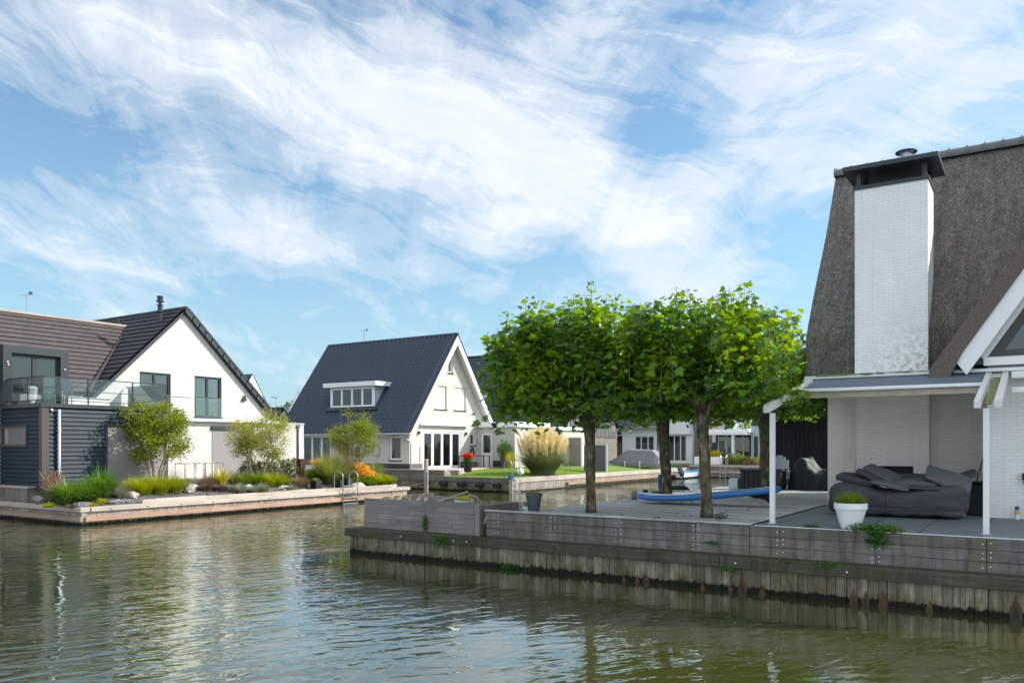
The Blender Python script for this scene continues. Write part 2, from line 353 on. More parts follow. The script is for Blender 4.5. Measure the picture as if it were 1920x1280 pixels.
# slate-grey terrace tiles
m, t = new_mat('slate_patio_tile'); M['patio'] = m
b = t.new('ShaderNodeTexBrick', offset=0.0, inp={'Scale': 1.0, 'Brick Width': 0.9, 'Row Height': 0.9, 'Mortar Size': 0.016, 'Mortar Smooth': 0.2,
          'Color1': (0.095, 0.115, 0.132, 1), 'Color2': (0.130, 0.150, 0.168, 1), 'Mortar': (0.02, 0.022, 0.026, 1)})
t.l.new(t.oc, b.inputs['Vector'])
t.l.new(t.mix(t.ramp(t.noise(t.oc, 2.2, 7, 0.65), [(0.3, 0.0), (0.8, 0.4)]), b.outputs[0], (0.17, 0.185, 0.195)), t.p.inputs['Base Color'])
t.p.inputs['Roughness'].default_value = 0.55; bump(t, t.math('SUBTRACT', t.noise(t.oc, 30, 4), b.outputs['Fac']), 0.3, 0.01)

# lawn
m, t = new_mat('mown_lawn'); M['lawn'] = m
c = t.mix(t.noise(t.oc, 8, 6, 0.7), (0.085, 0.155, 0.012), (0.17, 0.27, 0.03))
c = t.mix(t.ramp(t.noise(t.oc, 0.5, 3), [(0.4, 0.0), (0.7, 0.4)]), c, (0.20, 0.24, 0.04))
t.l.new(c, t.p.inputs['Base Color']); t.p.inputs['Roughness'].default_value = 0.9; bump(t, t.noise(t.oc, 40, 4), 0.8, 0.04)
# gravel
m, t = new_mat('slate_gravel'); M['gravel'] = m
c = t.ramp(t.noise(t.oc, 28, 4, 0.8), [(0.3, (0.045, 0.044, 0.05)), (0.55, (0.13, 0.125, 0.13)), (0.72, (0.30, 0.28, 0.27))])
t.l.new(c, t.p.inputs['Base Color']); t.p.inputs['Roughness'].default_value = 0.9; bump(t, t.noise(t.oc, 30, 4), 0.9, 0.04)
M['stone_bits'] = plain('gravel_stone', (0.12, 0.12, 0.13), 0.8, 0.6, 8)
M['ground'] = plain('earth_and_grass', (0.10, 0.11, 0.05), 0.95, 0.4, 0.3)

# bark of the plane trees
m, t = new_mat('plane_bark'); M['bark'] = m
n = t.noise(t.mapping(t.oc, scale=(1, 1, 0.5)), 8, 3, 0.5)
c = t.ramp(n, [(0.36, (0.040, 0.030, 0.018)), (0.46, (0.088, 0.068, 0.038)), (0.56, (0.13, 0.105, 0.060)), (0.66, (0.26, 0.23, 0.15))], 'LINEAR')
c = t.mix(t.ramp(t.noise(t.oc, 3.2, 3), [(0.5, 0.0), (0.65, 0.5)]), c, (0.085, 0.095, 0.035))
t.l.new(c, t.p.inputs['Base Color']); t.p.inputs['Roughness'].default_value = 0.85; bump(t, n, 0.7, 0.02)
M['bark_pale'] = plain('pale_bark', (0.36, 0.29, 0.22), 0.8, 0.3, 10, bmp=0.4)
M['leaf_plane'] = leafmat('plane_leaf', (0.016, 0.070, 0.026), (0.125, 0.25, 0.024), 0.5, 0.26, patches=((0.16, 0.27, 0.016), 0.7))
M['leaf_fallen'] = leafmat('dry_leaf', (0.12, 0.08, 0.03), (0.22, 0.17, 0.05), 0.1, 0.8, hue=.5)
M['leaf_small'] = leafmat('photinia_leaf', (0.085, 0.14, 0.016), (0.27, 0.31, 0.03), 0.35, 0.5)
M['leaf_small_b'] = leafmat('pale_leaf', (0.17, 0.20, 0.03), (0.40, 0.40, 0.10), 0.35, 0.5)
M['leaf_hedge'] = leafmat('variegated_hedge_leaf', (0.035, 0.06, 0.02), (0.30, 0.32, 0.16), 0.25, 0.5)
M['leaf_far'] = leafmat('far_tree_leaf', (0.05, 0.09, 0.02), (0.10, 0.15, 0.03), 0.3, 0.6)
M['grass_green'] = leafmat('strap_grass', (0.05, 0.14, 0.02), (0.13, 0.24, 0.035), 0.35, 0.4)
M['grass_lime'] = leafmat('lime_sedge', (0.16, 0.24, 0.012), (0.34, 0.38, 0.02), 0.35, 0.5)
M['grass_yellow'] = leafmat('yellow_sedge', (0.42, 0.38, 0.02), (0.62, 0.55, 0.05), 0.3, 0.5, hue=.5)
M['grass_mid'] = leafmat('mid_green_sedge', (0.08, 0.17, 0.015), (0.17, 0.25, 0.02), 0.35, 0.5)
M['grass_brown'] = leafmat('straw_brown_grass', (0.19, 0.14, 0.07), (0.32, 0.24, 0.13), 0.3, 0.6, hue=.5)
M['grass_grey'] = leafmat('silver_lavender', (0.16, 0.19, 0.13), (0.28, 0.30, 0.22), 0.25, 0.6)
M['grass_purple'] = leafmat('heather', (0.10, 0.06, 0.05), (0.20, 0.13, 0.10), 0.2, 0.6, hue=.5)
M['grass_red'] = leafmat('copper_grass', (0.24, 0.13, 0.09), (0.36, 0.22, 0.15), 0.3, 0.6, hue=.5)
M['grass_olive'] = leafmat('olive_grass', (0.12, 0.17, 0.03), (0.24, 0.27, 0.08), 0.35, 0.5)
M['pampas_leaf'] = leafmat('pampas_leaf', (0.14, 0.19, 0.07), (0.26, 0.31, 0.15), 0.35, 0.5)
M['plume'] = leafmat('pampas_plume', (0.72, 0.58, 0.28), (0.92, 0.80, 0.50), 0.3, 0.8, hue=.5)
M['flower_orange'] = leafmat('orange_flower', (0.78, 0.33, 0.01), (0.88, 0.52, 0.02), 0.3, 0.6, hue=.5)
M['flower_red'] = leafmat('red_flower', (0.75, 0.03, 0.02), (0.85, 0.09, 0.03), 0.3, 0.6, hue=.5)
M['weed'] = leafmat('green_weed', (0.035, 0.11, 0.018), (0.08, 0.18, 0.03), 0.35, 0.5)
M['grass_lawn'] = leafmat('lawn_blade', (0.10, 0.19, 0.015), (0.20, 0.31, 0.03), 0.35, 0.5)

# water: turbid canal, mirror-smooth skin with wind ripples
m, t = new_mat('canal_water'); M['water'] = m
t.p.inputs['Base Color'].default_value = (0.062, 0.056, 0.016, 1)
t.l.new(t.mix(t.noise(t.oc, 0.12, 4), (0.032, 0.036, 0.009), (0.056, 0.058, 0.014)), t.p.inputs['Base Color'])
t.p.inputs['Roughness'].default_value = 0.02; t.p.inputs['IOR'].default_value = 2.0; t.p.inputs['Specular IOR Level'].default_value = 0.5
fw_ = t.new('ShaderNodeFresnel', inp={'IOR': 1.33}); gw_ = t.new('ShaderNodeBsdfGlossy', inp={'Roughness': 0.015, 'Color': (0.92, 0.97, 1.0, 1)})
t.p.inputs['Specular IOR Level'].default_value = 0.0; t.p.inputs['Roughness'].default_value = 0.6
mw_ = t.new('ShaderNodeMixShader', inp={0: t.math('MINIMUM', t.math('ADD', t.math('MULTIPLY', fw_.outputs[0], 1.75), 0.01), 0.66)})
t.l.new(t.p.outputs[0], mw_.inputs[1]); t.l.new(gw_.outputs[0], mw_.inputs[2]); t.l.new(mw_.outputs[0], t.out.inputs[0])
rot = (0, 0, R(-YAW + 6))
n_a = t.noise(t.aniso(t.oc, YAW + 38, (0.55, 2.3, 1)), 1.25, 2, 0.4, 0.6)
n_b = t.noise(t.aniso(t.oc, YAW + 8, (0.55, 2.2, 1)), 1.9, 2, 0.45, 0.6)
n_c = t.noise(t.aniso(t.oc, YAW + 60, (0.8, 1.9, 1)), 6.0, 2, 0.5, 0.2)
calm = t.ramp(t.noise(t.oc, 0.16, 3), [(0.38, 0.25), (0.62, 1.0)])
h = t.math('ADD', t.math('MULTIPLY', n_a, 1.0), t.math('ADD', t.math('MULTIPLY', n_b, 0.55), t.math('MULTIPLY', n_c, 0.06)))
sw_ = t.new('ShaderNodeSeparateXYZ'); t.l.new(t.oc, sw_.inputs[0])   # sheltered strip below the near quay
lee = t.math('ADD', t.math('MULTIPLY', t.math('SUBTRACT', 14.3, t.math('ADD', sw_.outputs[1], t.math('MULTIPLY', t.noise(t.oc, 0.5, 3), 2.0))), 0.5, clamp=True), t.math('MULTIPLY', t.math('SUBTRACT', -13.5, sw_.outputs[0]), 0.6, clamp=True), clamp=True)
h = t.math('MULTIPLY', h, t.math('MULTIPLY', calm, t.math('ADD', t.math('MULTIPLY', lee, 0.85), 0.15)))
bw_ = bump(t, h, 1.0, 0.035); t.l.new(bw_.outputs[0], fw_.inputs['Normal']); t.l.new(bw_.outputs[0], gw_.inputs['Normal'])

# ------------------------------------------------------------------ mesh helpers
ORG = {}
def tag(o, label=None, cat=None, group=None, kind=None):
    if label: o['label'] = label
    if cat: o['category'] = cat
    if group: o['group'] = group
    if kind: o['kind'] = kind
    return o
def thing(name, loc, label, cat, group=None):
    o = bpy.data.objects.new(name, None); COL.objects.link(o)
    o.empty_display_size = 0.2
    o.location = loc; ORG[o.name] = Vector(loc)
    return tag(o, label, cat, group)
def link_mesh(name, me, mat, parent=None, origin=None, smooth=False):
    """me holds world coordinates; moved to its origin here"""
    if parent is not None: org = ORG[parent.name]
    elif origin is not None: org = Vector(origin)
    else:
        n = len(me.vertices); a = np.empty(n * 3); me.vertices.foreach_get('co', a); a = a.reshape(-1, 3)
        lo, hi = a.min(0), a.max(0); org = Vector(((lo[0] + hi[0]) / 2, (lo[1] + hi[1]) / 2, lo[2]))
    me.transform(Matrix.Translation(-org))
    if mat is not None: me.materials.append(mat)
    if smooth: me.polygons.foreach_set('use_smooth', [True] * len(me.polygons))
    o = bpy.data.objects.new(name, me); COL.objects.link(o)
    ORG[o.name] = org
    if parent is not None: o.parent = parent
    else: o.location = org
    return o
class MB:
    def __init__(s): s.v, s.f = [], []
    def add(s, vs, fs):
        b = len(s.v); s.v += [tuple(p) for p in vs]; s.f += [tuple(i + b for i in f) for f in fs]; return s
    def box(s, x0, x1, y0, y1, z0, z1):
        if x0 > x1: x0, x1 = x1, x0
        if y0 > y1: y0, y1 = y1, y0
        if z0 > z1: z0, z1 = z1, z0
        return s.add([(x0, y0, z0), (x1, y0, z0), (x1, y1, z0), (x0, y1, z0), (x0, y0, z1), (x1, y0, z1), (x1, y1, z1), (x0, y1, z1)],
                     [(0, 3, 2, 1), (4, 5, 6, 7), (0, 1, 5, 4), (1, 2, 6, 5), (2, 3, 7, 6), (3, 0, 4, 7)])
    def bar(s, a, b, w, h, up=(0, 0, 1)):
        a, b = Vector(a), Vector(b); d = (b - a).normalized(); u = Vector(up)
        r = d.cross(u).normalized(); u = r.cross(d).normalized()
        vs = [p + r * (sx * w / 2) + u * (sz_ * h / 2) for p in (a, b) for sx, sz_ in ((-1, -1), (1, -1), (1, 1), (-1, 1))]
        return s.add(vs, [(0, 3, 2, 1), (4, 5, 6, 7), (0, 1, 5, 4), (1, 2, 6, 5), (2, 3, 7, 6), (3, 0, 4, 7)])
    def tube(s, pts, rad, n=8, cap=True):
        pts = [Vector(p) for p in pts]; k = len(pts)
        rad = [rad] * k if not hasattr(rad, '__len__') else rad
        rings = []; prev = None
        for i, p in enumerate(pts):
            d = (pts[min(i + 1, k - 1)] - pts[max(i - 1, 0)]).normalized()
            if prev is None: r = d.orthogonal().normalized()
            else:
                r = prev - d * prev.dot(d)
                r = r.normalized() if r.length > 1e-6 else d.orthogonal().normalized()
            prev = r; q = d.cross(r)
            rings.append([p + (r * math.cos(2 * math.pi * j / n) + q * math.sin(2 * math.pi * j / n)) * rad[i] for j in range(n)])
        b = len(s.v)
        for rg in rings: s.v += [tuple(p) for p in rg]
        for i in range(k - 1):
            for j in range(n):
                s.f.append((b + i * n + j, b + i * n + (j + 1) % n, b + (i + 1) * n + (j + 1) % n, b + (i + 1) * n + j))
        if cap: s.f.append(tuple(b + j for j in reversed(range(n)))); s.f.append(tuple(b + (k - 1) * n + j for j in range(n)))
        return s
    def lathe(s, c, prof, n=20):
        b = len(s.v)
        for r, z in prof:
            for j in range(n): s.v.append((c[0] + r * math.cos(2 * math.pi * j / n), c[1] + r * math.sin(2 * math.pi * j / n), c[2] + z))
        for i in range(len(prof) - 1):
            for j in range(n): s.f.append((b + i * n + j, b + i * n + (j + 1) % n, b + (i + 1) * n + (j + 1) % n, b + (i + 1) * n + j))
        s.f.append(tuple(b + j for j in reversed(range(n)))); s.f.append(tuple(b + (len(prof) - 1) * n + j for j in range(n)))
        return s
    def prism(s, poly, axis, a0, a1):
        """poly = list of 2D points; axis 'x' -> points are (y,z), 'y' -> (x,z), 'z' -> (x,y)"""
        def P(p, a): return (a, p[0], p[1]) if axis == 'x' else (p[0], a, p[1]) if axis == 'y' else (p[0], p[1], a)
        n = len(poly)
        return s.add([P(p, a0) for p in poly] + [P(p, a1) for p in poly],
                     [tuple(range(n)), tuple(reversed(range(n, 2 * n)))] + [(i, i + n, (i + 1) % n + n, (i + 1) % n) for i in range(n)])
    def sphere(s, c, r, n=12, m_=8, sc=(1, 1, 1)):
        b = len(s.v); s.v.append((c[0], c[1], c[2] - r * sc[2]))
        for i in range(1, m_):
            a = math.pi * i / m_
            for j in range(n): s.v.append((c[0] + r * sc[0] * math.sin(a) * math.cos(2 * math.pi * j / n), c[1] + r * sc[1] * math.sin(a) * math.sin(2 * math.pi * j / n), c[2] - r * sc[2] * math.cos(a)))
        s.v.append((c[0], c[1], c[2] + r * sc[2])); t_ = len(s.v) - 1
        for j in range(n): s.f.append((b, b + 1 + (j + 1) % n, b + 1 + j))
        for i in range(m_ - 2):
            for j in range(n): s.f.append((b + 1 + i * n + j, b + 1 + i * n + (j + 1) % n, b + 1 + (i + 1) * n + (j + 1) % n, b + 1 + (i + 1) * n + j))
        for j in range(n): s.f.append((t_, b + 1 + (m_ - 2) * n + j, b + 1 + (m_ - 2) * n + (j + 1) % n))
        return s
    def mesh(s, name, fix=True):
        me = bpy.data.meshes.new(name); me.from_pydata(s.v, [], s.f)
        if fix:
            bm = bmesh.new(); bm.from_mesh(me); bmesh.ops.recalc_face_normals(bm, faces=bm.faces); bm.to_mesh(me); bm.free()
        me.update(); return me
    def build(s, name, mat, parent=None, smooth=False, bevel=0, origin=None, fix=True, label=None):
        o = link_mesh(name, s.mesh(name, fix), mat if not isinstance(mat, str) else M[mat], parent, origin, smooth)
        if bevel:
            b = o.modifiers.new('bevel', 'BEVEL'); b.width = bevel; b.segments = 2; b.limit_method = 'ANGLE'
        if label: o['label'] = label
        return o
def carve(o, boxes):
    """cut window and door openings (world boxes) out of a solid, applied at once"""
    cm = MB()
    for b in boxes: cm.box(*b)
    me = cm.mesh('cut'); me.transform(Matrix.Translation(-ORG[o.name]))
    c = bpy.data.objects.new('cut', me); COL.objects.link(c); c.matrix_world = Matrix.Translation(ORG[o.name])
    md = o.modifiers.new('b', 'BOOLEAN'); md.operation = 'DIFFERENCE'; md.object = c; md.solver = 'EXACT'
    bpy.context.view_layer.update()
    dg = bpy.context.evaluated_depsgraph_get()
    new = bpy.data.meshes.new_from_object(o.evaluated_get(dg))
    o.modifiers.clear(); old = o.data; o.data = new
    bpy.data.objects.remove(c); bpy.data.meshes.remove(me); bpy.data.meshes.remove(old)
def dup(o, loc=None, parent=None, label=None, group=None):
    c = o.copy(); COL.objects.link(c); c.parent = parent
    ORG[c.name] = Vector(loc) if loc is not None else ORG[o.name]
    if loc is not None: c.location = loc
    if label: c['label'] = label
    if group: c['group'] = group
    for ch in o.children: dup(ch, None, c)
    return c
def np_mesh(name, V, F, mat, parent=None, origin=None, smooth=False):
    me = bpy.data.meshes.new(name)
    V = np.asarray(V, dtype=np.float64); F = np.asarray(F, dtype=np.int32); k = F.shape[1]
    me.vertices.add(len(V)); me.vertices.foreach_set('co', V.ravel())
    me.loops.add(F.size); me.loops.foreach_set('vertex_index', F.ravel())
    me.polygons.add(len(F)); me.polygons.foreach_set('loop_start', np.arange(0, F.size, k, dtype=np.int32))
    me.update(calc_edges=True); me.validate()
    return link_mesh(name, me, mat if not isinstance(mat, str) else M[mat], parent, origin, smooth)

def at(px, py, z):
    """point at height z seen at that place of the photograph"""
    d = 1514 * (CAM_Z - z) / (py - 836); l = (px - 960) / 1514 * d
    return Vector((l * cy - d * sny, l * sny + d * cy, z))
def onx(px, X, z=0.0):
    t_ = (px - 960) / 1514; d = X / (t_ * cy - sny); return Vector((X, d * (t_ * sny + cy), z))
def ony(px, Y, z=0.0):
    t_ = (px - 960) / 1514; d = Y / (t_ * sny + cy); return Vector((d * (t_ * cy - sny), Y, z))

# ---- foliage generators
def rand_rot(n, tilt=1.0):
    """random leaf frames: columns = side, along, normal; tilt 0 = facing up"""
    az = rng.uniform(0, 2 * np.pi, n); ti = rng.uniform(-1, 1, n) * tilt; rl = rng.normal(0, 0.5 * tilt, n)
    al = np.stack([np.cos(az) * np.cos(ti), np.sin(az) * np.cos(ti), np.sin(ti)], 1)
    up = np.tile([0, 0, 1.0], (n, 1))
    sd_ = np.cross(al, up); sd_ /= np.linalg.norm(sd_, axis=1)[:, None] + 1e-9
    nm = np.cross(sd_, al)
    sd2 = sd_ * np.cos(rl)[:, None] + nm * np.sin(rl)[:, None]; nm2 = np.cross(sd2, al)
    return np.stack([sd2, al, nm2], 2)
LEAF_OVAL = (np.array([(0, 0, 0), (.28, .35, .05), (.24, .7, .03), (0, 1, -.08), (-.24, .7, .03), (-.28, .35, .05)], float), np.array([(0, 1, 2, 3), (0, 3, 4, 5)]))
_pl = [(0, 0), (.22, -.06), (.52, .10), (.33, .24), (.56, .50), (.27, .50), (.18, .74), (0, 1.0), (-.18, .74), (-.27, .50), (-.56, .50), (-.33, .24), (-.52, .10), (-.22, -.06)]
_pv = [(x, y, -0.22 * abs(x) - 0.10 * y * y + 0.02) for x, y in _pl] + [(0, .34, .05)]
LEAF_PLANE = (np.array(_pv, float), np.array([(14, i, (i + 1) % 14) for i in range(14)]))
def leaves(name, P, size, mat, parent=None, shape=LEAF_OVAL, tilt=1.0, origin=None, frames=None):
    n = len(P); bv, bf = shape
    size = np.broadcast_to(np.asarray(size, float), (n,))
    Rm = rand_rot(n, tilt) if frames is None else frames
    V = np.einsum('nij,vj->nvi', Rm, bv) * size[:, None, None] + np.asarray(P)[:, None, :]
    F = bf[None] + (np.arange(n) * len(bv))[:, None, None]
    return np_mesh(name, V.reshape(-1, 3), F.reshape(-1, bf.shape[1]), mat, parent, origin)
def ribbon(roots, az, lean, length, width, droop=0.35, segs=5):
    n = len(roots); t_ = np.linspace(0, 1, segs + 1)
    d = np.stack([np.cos(az), np.sin(az), np.zeros(n)], 1); sd_ = np.stack([-np.sin(az), np.cos(az), np.zeros(n)], 1)
    hz_ = (lean * length)[:, None] * t_[None] ** 1.5
    vt = length[:, None] * (t_[None] - (droop * np.clip(lean, 0, 2))[:, None] * t_[None] ** 2.4)
    C = np.asarray(roots)[:, None, :] + d[:, None, :] * hz_[:, :, None]; C[:, :, 2] += vt
    w = width[:, None] * (1 - t_[None] ** 2 * 0.92) / 2
    V = np.stack([C - sd_[:, None, :] * w[:, :, None], C + sd_[:, None, :] * w[:, :, None]], 2).reshape(n, -1, 3)
    f = np.array([(2 * i, 2 * i + 1, 2 * i + 3, 2 * i + 2) for i in range(segs)])
    F = f[None] + (np.arange(n) * 2 * (segs + 1))[:, None, None]
    return V.reshape(-1, 3), F.reshape(-1, 4)
def clump(name, c, n, h, r, mat, label=None, cat=None, group=None, spread=0.9, width=0.014, droop=0.45, root=None, parent=None, hvar=0.3):
    root = r * 0.55 if root is None else root
    a = rng.uniform(0, 2 * np.pi, n); rad = root * np.sqrt(rng.uniform(0, 1, n))
    P = np.stack([c[0] + rad * np.cos(a), c[1] + rad * np.sin(a), np.full(n, c[2] - 0.02)], 1)
    az = a + rng.normal(0, .55, n); L = h * rng.uniform(1 - hvar, 1.15, n) * (1 - .38 * (rad / root) ** 2)
    ln = np.clip(rng.uniform(0.0, .55, n) + .6 * (rad / root), 0, 1.1) * spread
    V, F = ribbon(P, az, ln, L, np.full(n, width) * rng.uniform(.7, 1.3, n), droop)
    o = np_mesh(name, V, F, mat, parent, None if parent is not None else c)
    return tag(o, label, cat, group)
def blob_pts(n, c, rad, hollow=0.5, floor=None):
    d = rng.normal(size=(n, 3)); d /= np.linalg.norm(d, axis=1)[:, None]
    ph = rng.uniform(0, 6.28, 9); k = rng.uniform(1.5, 3.5, (9, 3))
    lump = sum(np.sin(d @ k[i] * 1.6 + ph[i]) for i in range(9)) / 9
    rr_ = (hollow + (1 - hollow) * rng.uniform(0, 1, n) ** 0.5) * (1 + 0.32 * lump)
    P = np.asarray(c) + d * rr_[:, None] * np.asarray(rad)
    if floor is not None: P = P[P[:, 2] > floor]
    return P
def shrub(name, c, rad, n, size, mat, label, cat='shrub', group=None, parent=None):
    P = blob_pts(n, (c[0], c[1], c[2] + rad[2] * 0.75), rad, 0.35, floor=c[2])
    o = leaves(name, P, rng.uniform(.7, 1.3, len(P)) * size, mat, parent, origin=None if parent is not None else c)
    return tag(o, label, cat, group)

# ---- architectural generators
def wbox(mb, ax, P, a0, a1, d0, d1, z0, z1):
    """box on a wall plane; ax 'x' = wall facing +x, ax 'y' = wall facing -y; d = distance outwards"""
    if ax == 'x': mb.box(P + d0, P + d1, a0, a1, z0, z1)
    else: mb.box(a0, a1, P - d1, P - d0, z0, z1)
def opening(ax, P, a0, a1, z0, z1, depth=0.34):
    return (P - depth, P + 0.1, a0, a1, z0, z1) if ax == 'x' else (a0, a1, P - 0.1, P + depth, z0, z1)
def window(parent, ax, P, a0, a1, z0, z1, n=1, fm='white', recess=0.12, fw=0.07, blind=0, blindm='blind', sill='anthracite', curtains=None,
           name='window', glass='glass', room='room', rail=0, bottom=None, leafw=0.05):
    f = MB(); bt = fw if bottom is None else bottom
    wbox(f, ax, P, a0, a1, -recess - .06, -recess + .02, z1 - fw, z1); wbox(f, ax, P, a0, a1, -recess - .06, -recess + .02, z0, z0 + bt)
    wbox(f, ax, P, a0, a0 + fw, -recess - .06, -recess + .02, z0 + bt, z1 - fw); wbox(f, ax, P, a1 - fw, a1, -recess - .06, -recess + .02, z0 + bt, z1 - fw)
    w = (a1 - a0) / n
    for i in range(1, n): wbox(f, ax, P, a0 + w * i - leafw, a0 + w * i + leafw, -recess - .055, -recess + .015, z0 + bt, z1 - fw)
    if rail: wbox(f, ax, P, a0 + fw, a1 - fw, -recess - .05, -recess + .01, rail - .035, rail + .035)
    fo = f.build(name, fm, parent)
    g = MB(); wbox(g, ax, P, a0 + fw * .5, a1 - fw * .5, -recess - .045, -recess - .03, z0 + bt * .5, z1 - fw * .5); g.build('pane', glass, fo)
    b = MB(); wbox(b, ax, P, a0 + .004, a1 - .004, -.335, -.32, z0 + .004, z1 - .004); b.build('interior', room, fo)
    if blind:
        q = MB(); wbox(q, ax, P, a0 + fw, a1 - fw, -recess - .12, -recess - .10, z1 - fw - (z1 - z0 - 2 * fw) * blind, z1 - fw); q.build('blind', blindm, fo)
    if curtains:
        q = MB()
        for c0, c1 in curtains:
            k = int((c1 - c0) / 0.06)
            for j in range(k):
                u = c0 + (c1 - c0) * j / k; wbox(q, ax, P, u, u + (c1 - c0) / k * .8, -.27, -.235 + .03 * (j % 2), z0 + .05, z1 - .05)
        q.build('curtain', 'curtain', fo)
    if sill:
        s_ = MB(); wbox(s_, ax, P, a0 - .05, a1 + .05, -recess, .06, z0 - .075, z0 - .002); s_.build('sill', sill, fo)
    return fo
def tile_roof(mb, p0, eu, es, Wd, L, tw=.30, rh=.34, kind='pan', step=.03, amp=.035, seg=6):
    """real courses of tiles: every course a stepped strip, pantiles with their wave"""
    p0, eu, es = Vector(p0), Vector(eu).normalized(), Vector(es).normalized(); nrm = eu.cross(es).normalized()
    if nrm.z < 0: nrm = -nrm
    rows = max(1, round(L / rh)); rh = L / rows
    if kind == 'pan':
        cols = max(1, round(Wd / tw)); k = cols * seg
        us = [Wd * i / k for i in range(k + 1)]
        prof = [amp * (math.sin(2 * math.pi * (i % seg) / seg) * .8 + .35 * math.sin(4 * math.pi * (i % seg) / seg)) for i in range(k + 1)]
    else:
        us = [0, Wd]; prof = [0, 0]
    k = len(us)
    for r in range(rows):
        b = len(mb.v)
        for (s0, h) in ((r * rh, 0.0), (r * rh, step), ((r + 1) * rh, 0.002)):
            for u, pr in zip(us, prof):
                mb.v.append(tuple(p0 + eu * u + es * s0 + nrm * (h + (pr + amp if h or s0 != r * rh or True else 0))))
        for i in range(k - 1):
            mb.f.append((b + i, b + i + 1, b + k + i + 1, b + k + i)); mb.f.append((b + k + i, b + k + i + 1, b + 2 * k + i + 1, b + 2 * k + i))
    return mb
def flap_boards(mb, ax, P, a0, a1, z0, z1, h=.16, t0=.012, t1=.062):
    n = max(1, round((z1 - z0) / h)); h = (z1 - z0) / n
    for i in range(n):
        za, zb = z0 + i * h, z0 + (i + 1) * h
        if ax == 'x': poly = [(P, za), (P + t1, za), (P + t0, zb - .004), (P, zb - .004)]; mb.prism([(x, z) for x, z in poly], 'y', a0, a1)
        else: poly = [(P, za), (P - t1, za), (P - t0, zb - .004), (P, zb - .004)]; mb.prism([(y, z) for y, z in poly], 'x', a0, a1)
    return mb

# ================================================================== SETTING
def slab(name, x0, x1, y0, y1, z0, z1, mat):
    return tag(MB().box(x0, x1, y0, y1, z0, z1).build(name, mat), kind='structure')
w = MB(); w.add([(-400, -120, 0), (300, -120, 0), (300, 66.2, 0), (-400, 66.2, 0)], [(0, 1, 2, 3)]); tag(w.build('water', 'water', fix=False, origin=(0, 0, 0)), kind='structure')
g = MB(); g.box(-900, 900, 66.2, 1500, -2, 0.98); tag(g.build('ground', 'ground', origin=(0, 0, 0)), kind='structure')

# near island: timber deck, slate terrace
slab('quay_ground', -9.3, 60, 15.1, 66.2, -1.5, 1.13, 'ground')
slab('quay_ground', -14.0, -9.3, 15.0, 17.55, -1.5, 0.60, 'soil')
dk = MB(); y = 14.86; rd = random.Random(3)
while y < 40:
    w_ = 0.142
    x = -9.55 + (0 if y < 15 else 0)
    cuts = [-9.55] + sorted(rd.uniform(-8.8, -4.8) for _ in range(1)) + [-4.42 if y < 20.9 else (-3.0 if y < 40 else 0)]
    for a, b in zip(cuts, cuts[1:]): dk.box(a + .002, b - .002, y, y + w_ - .016, 1.165, 1.20 + rd.uniform(-.002, .002))
    y += w_
tag(dk.build('deck', 'wood_deck', origin=(-9.55, 14.86, 1.2)), kind='structure')
tag(MB().box(-4.40, 30, 14.86, 20.95, 1.10, 1.203).build('patio', 'patio', origin=(-4.4, 14.86, 1.1)), kind='structure')
tag(MB().box(-4.445, -4.402, 14.87, 20.85, 1.12, 1.215).build('patio_edge', 'black', origin=(-4.4, 14.86, 1.1)), kind='structure')

# island on the left: gravel garden that rises from the quay to the house
X1 = -26.6
gm = MB(); NX, NY = 14, 40
for i in range(NX + 1):
    for j in range(NY + 1):
        x = -26.95 - (31.5 - 26.95) * i / NX; yy = 14.95 + (30.9 - 14.95) * j / NY
        z = 0.585 + 0.565 * min(1, max(0, (-26.95 - x) / 2.8)) + 0.02 * math.sin(x * 5 + yy * 3)
        gm.v.append((x, yy, z))
for i in range(NX):
    for j in range(NY):
        a = i * (NY + 1) + j; gm.f.append((a, a + 1, a + NY + 2, a + NY + 1))
tag(gm.build('gravel_bed', 'gravel', fix=False, smooth=True, origin=(-27, 15, .7)), kind='structure')
slab('garden_ground', -400, -26.9, 14.9, 31.0, -1.5, 0.55, 'soil')
slab('terrace', -400, -31.2, 15.05, 30.95, 0.56, 1.16, 'paving')
P_ = rng.uniform([-30.5, 15.1, 0], [-27.0, 30.7, 0], (4200, 3)); P_[:, 2] = 0.585 + 0.565 * np.clip((-26.95 - P_[:, 0]) / 2.8, 0, 1) + 0.015
oct_v = np.array([(1, 0, 0), (-1, 0, 0), (0, 1, 0), (0, -1, 0), (0, 0, .7), (0, 0, -.7)], float); oct_f = np.array([(0, 2, 4), (2, 1, 4), (1, 3, 4), (3, 0, 4), (2, 0, 5), (1, 2, 5), (3, 1, 5), (0, 3, 5)])
tag(leaves('gravel', P_, rng.uniform(.015, .05, len(P_)), 'stone_bits', shape=(oct_v, oct_f)), kind='stuff', label='dark slate gravel strewn between the plants of the left garden')

